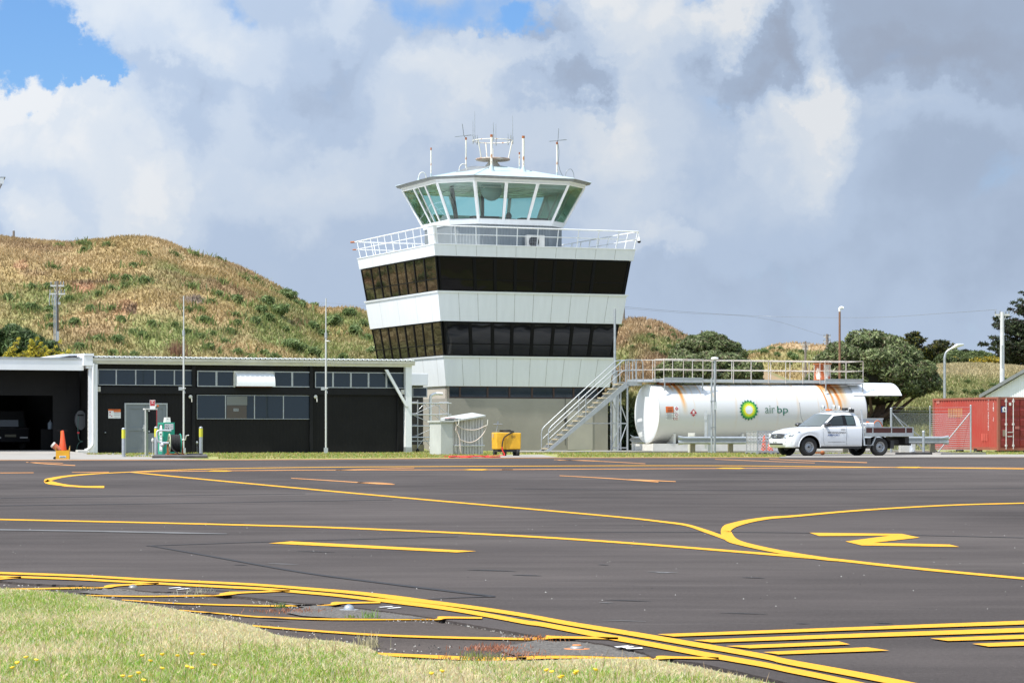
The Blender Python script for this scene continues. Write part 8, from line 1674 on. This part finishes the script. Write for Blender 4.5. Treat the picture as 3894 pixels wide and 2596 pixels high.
# flax tufts above the stair
for i, (x, y, D_, s) in enumerate(((2275, 1500, 147, 1.1), (2345, 1470, 148, 1.3), (2400, 1500, 146, .8))):
    p_ = W(x, y, D_); p_.z -= .7; r_ = np.random.default_rng(90 + i); n = 130; o = blades('flax_bush', r_.normal(0, .18, n), r_.normal(0, .18, n), np.zeros(n), r_.uniform(.8, 1.5, n) * s, np.full(n, .07), np.array([[.17, .17, .06]]) * r_.uniform(.5, 1.5, (n, 1)), M['grass'], 1.3, 20 + i); o.location = p_
    tag(o, ['spiky flax bush at the right end of the tower base windows', 'tall spiky flax bush above the middle of the stair', 'small spiky flax bush under the top of the stair'][i], 'flax bush')
# wind shaped conifers
CY = [(.040, .060, .026), (.028, .042, .020), (.06, .08, .03), (.05, .04, .03)]
def conifer(x, yb, yt, D_, spread, lab, seed, n, cols=CY, lean=0.0, nb=60, up=.25, side=None, name='conifer', leafs=.10, p0=.12):
    zb, zt = W(0, yb, D_).z, W(0, yt, D_).z; p_ = GX(x, D_, zb); t = empty(name, lab, 'tree', p_, 0); h = zt - zb; r = random.Random(seed); bl = []; tb = MB(); tb.tube([(0, 0, -1.5), (lean * h * .4, 0, h * .5), (lean * h, 0, h * .97)], [.03 * h + .1, .02 * h + .05, .02], 8); tb.build('trunk', M['bark'], t); br_ = MB()
    for k in range(nb):
        f = p0 + (1 - p0) * (k + r.random()) / nb; a = r.uniform(0, 6.283) if side is None else r.gauss(side, .9); L_ = spread * (1 - f) ** .7 * r.uniform(.6, 1.1) + .15; x0_, z0_ = lean * h * f, h * f * .97; m_ = 6; pts = []
        for j in range(m_ + 1): q = j / m_; pts.append((x0_ + L_ * q * math.cos(a) + lean * .6 * q * L_, L_ * q * math.sin(a), z0_ + L_ * (up * q + .18 * q * q)))
        br_.tube(pts, [.05 * (1 - .8 * j / m_) for j in range(m_ + 1)], 4)
        for j in range(1, m_ + 1): q = j / m_; rr = max(.10, .17 * L_ * (1 - .55 * q)); bl.append((pts[j], (rr * 1.15, rr * 1.15, rr * .38)))
    br_.build('limb', M['bark'], t); leaves('crown', bl, n, leafs, cols, t, seed, .45, .2, 2.0); return t
conifer(3470, 1400, 1263, 205, 2.3, 'pointed dark conifer with yellow tips behind the big tree', 21, 9000, CY + [(.22, .20, .03)], nb=60)
conifer(3520, 1400, 1300, 206, 1.8, 'dark wind bent conifer sweeping right beside the pointed one', 22, 9000, CY + [(.12, .11, .03)], lean=.45, nb=55, up=.5, side=.3)
conifer(3600, 1400, 1335, 207, 1.4, 'low dark wind bent conifer next to the street lamp', 24, 5000, CY, lean=.9, nb=34, up=.3, side=.2)
conifer(3985, 1395, 1040, 196, 5.2, 'tall dark layered conifer cut by the right edge of the frame', 23, 60000, CY, nb=150, up=.06, p0=.04)
conifer(3850, 1402, 1325, 198, 3.0, 'low dark conifer skirt at the foot of the tall one', 29, 14000, CY, nb=60, up=.05)
for i, (x, y, w_, h_, col, n, lab) in enumerate(((3690, 1372, 2.3, .75, [(.12, .16, .05), (.17, .21, .08), (.08, .11, .04)], 5000, 'pale green bush on the bank skyline left of the white pole'), (3700, 1376, 2.2, .42, [(.42, .30, .02), (.30, .24, .03), (.12, .13, .03)], 4200, 'yellow flowering bush on the bank skyline'), (3620, 1384, 1.5, .7, [(.10, .13, .04), (.06, .08, .03)], 2600, 'dark green bush on the bank right of the street lamp'))):
    p_ = W(x, y + 8, 193 - i); bl = [((random.uniform(-w_, w_) * .7, random.uniform(-.5, .5), random.uniform(0, h_)), (w_ * .3, .5, h_ * .35)) for _ in range(14)]; o = leaves('shrub', bl, n, .09, col, None, 60 + i, .4, .3, 1.8); o.location = p_; tag(o, lab, 'shrub')
# bushes and golden conifer at the left behind the garage
def lump(x0, x1, yt, yb, D_, lab, cols, n, seed, size=.10):
    zt, zb = W(0, yt, D_).z, W(0, yb, D_).z; cxm = (x0 + x1) / 2; rx = (x1 - x0) / 2 * D_ / FP; p_ = GX(cxm, D_, zb); r = random.Random(seed); h = zt - zb; bl = []
    for _ in range(46): a = r.uniform(0, 3.14); q = r.uniform(.35, .92); rr = r.uniform(.12, .24) * rx; bl.append(((rx * q * math.cos(a), r.uniform(-1, 1) * rx * .4, h * 1.0 * q * math.sin(a) * r.uniform(.7, 1)), (rr, rr, rr * .8)))
    o = leaves('bush', bl, n, size, cols, None, seed, .3, .35, 1.8); o.location = p_; tag(o, lab, 'bush'); return o
lump(-190, 225, 1190, 1400, 147, 'big rounded dark green bush above the garage roof at far left', [(.06, .10, .03), (.085, .14, .045), (.04, .065, .022), (.13, .17, .07)], 26000, 41)
GO = [(.42, .34, .03), (.55, .44, .04), (.24, .24, .03), (.10, .12, .03)]
def golden(x, y, D_, ang0, L_, lab, seed):
    p_ = W(x, y, D_); p_.z -= .4; t = empty('golden_conifer', lab, 'conifer', p_, 0, 'golden conifers behind the garage roof'); r = random.Random(seed); bl = []; b = MB()
    for k in range(16):
        a = ang0 + r.uniform(-.45, .45); l_ = L_ * r.uniform(.4, 1.0); y_ = r.uniform(-.5, .5); b.tube([(0, 0, 0), (l_ * math.cos(a), y_, l_ * math.sin(a))], [.04, .01], 4)
        for j in range(1, 7): q = j / 6; bl.append(((l_ * q * math.cos(a), y_ * q, l_ * q * math.sin(a) + .06 * q * q), (.27 * (1.1 - q * .8), .2, .10)))
    b.build('limb', M['bark'], t); leaves('crown', bl, 3600, .05, GO, t, seed, .4, .2, 2.2, mixp=[.35, .25, .25, .15])
golden(-20, 1375, 140, .55, 2.0, 'golden green conifer at the frame edge above the garage fascia', 51)
golden(70, 1372, 141, .65, 1.9, 'golden conifer in the middle of the row above the garage fascia', 52)
golden(115, 1372, 141.5, 1.35, 1.5, 'upright golden conifer pointing straight up above the garage fascia', 53)
golden(140, 1374, 140.5, .5, 2.0, 'golden conifer sweeping right beside the raised white roof', 54)

# ------------------------------------------------------------------ inset taxiway lights on the old pavement
def dome_light(x, y, r, lab, col, slab=None, hgt=.5):
    p_ = G(x, y, OLD + .004); k_ = p_.y / FP; rr = r * k_; t = empty('taxiway_light', lab, 'taxiway light', p_, 0)
    b = MB(); b.lathe([(rr * 1.9, 0), (rr * 1.85, .08 * rr), (rr * 1.05, .10 * rr)], n=30); b.add([(rr * 1.05 * math.cos(q * .2094), rr * 1.05 * math.sin(q * .2094), .10 * rr) for q in range(30)], [tuple(range(30))]); b.build('flange', col[1], t)
    b = MB(); b.lathe([(rr, .1 * rr)] + [(rr * math.cos(a_ * math.pi / 16), .1 * rr + rr * hgt * math.sin(a_ * math.pi / 16)) for a_ in range(1, 9)], n=30); b.build('dome', col[0], t)
    if slab:
        b = MB(); b.lathe([(slab, -.02), (slab * 1.0, .012), (slab * .96, .018), (.001, .018)], n=40); o = b.build('round_slab', M['gravel'], t); o.location = (0, 0, -.012)
    return t
shiny = mat('worn_steel_dome', (.50, .51, .50), .3, .8, var=.3, vscale=30); gr2 = mat('dull_dome', (.24, .24, .22), .45, .5, var=.3, vscale=30)
dome_light(*r5(1190, 328), 19, 'dull grey dome light on a flat round slab, the furthest left taxiway light', (gr2, M['dark_kerb']), .155, .9)
dome_light(*r6(768, 512), 21, 'shiny steel dome light on the gravel between two yellow lines', (shiny, M['grey_metal']), None, .95)
t = dome_light(*r7(690, 628), 27, 'orange topped flat light on gravel near the lowest yellow lines', (mat('ribbed_grey', (.30, .30, .29), .5, .4), mat('orange_flange', (.55, .20, .06), .6, var=.3, vscale=30)), None, .55)
b = MB(); b.lathe([(.001, .0), (.018, .0), (.015, .003), (.001, .004)], (0, 0, .0135), 24); b.build('orange_cap', mat('orange_cap', (.68, .26, .08), .6, var=.2, vscale=30), t)

# ------------------------------------------------------------------ tell look-alike plants apart by their place in the row
def px_(o): return o.location.x * FP / o.location.y
for kinds in (('shrub',), ('dandelion',)):
    byl = {}
    for o in COL.objects:
        if o.name.split('.')[0] in kinds and o.get('label'): byl.setdefault(o['label'], []).append(o)
    ordn = ['first', 'second', 'third', 'fourth', 'fifth', 'sixth', 'seventh', 'eighth', 'ninth', 'tenth', 'eleventh', 'twelfth', 'thirteenth', 'fourteenth', 'fifteenth'] + ['%dth' % k for k in range(16, 60)]
    for lab, lst in byl.items():
        if len(lst) < 2: continue
        lst.sort(key=px_); names = {2: ['left one of two', 'right one of two'], 3: ['left one of three', 'middle one of three', 'right one of three']}.get(len(lst)) or ['%s from the left' % ordn[i] for i in range(len(lst))]
        for o, nm in zip(lst, names):
            base = lab.replace('scrub bush', 'bush').replace('the big windows of the black hall', 'the big windows').replace('the right strip windows', 'the right windows'); o['label'] = ' '.join((base + ', ' + nm).split()[:16])
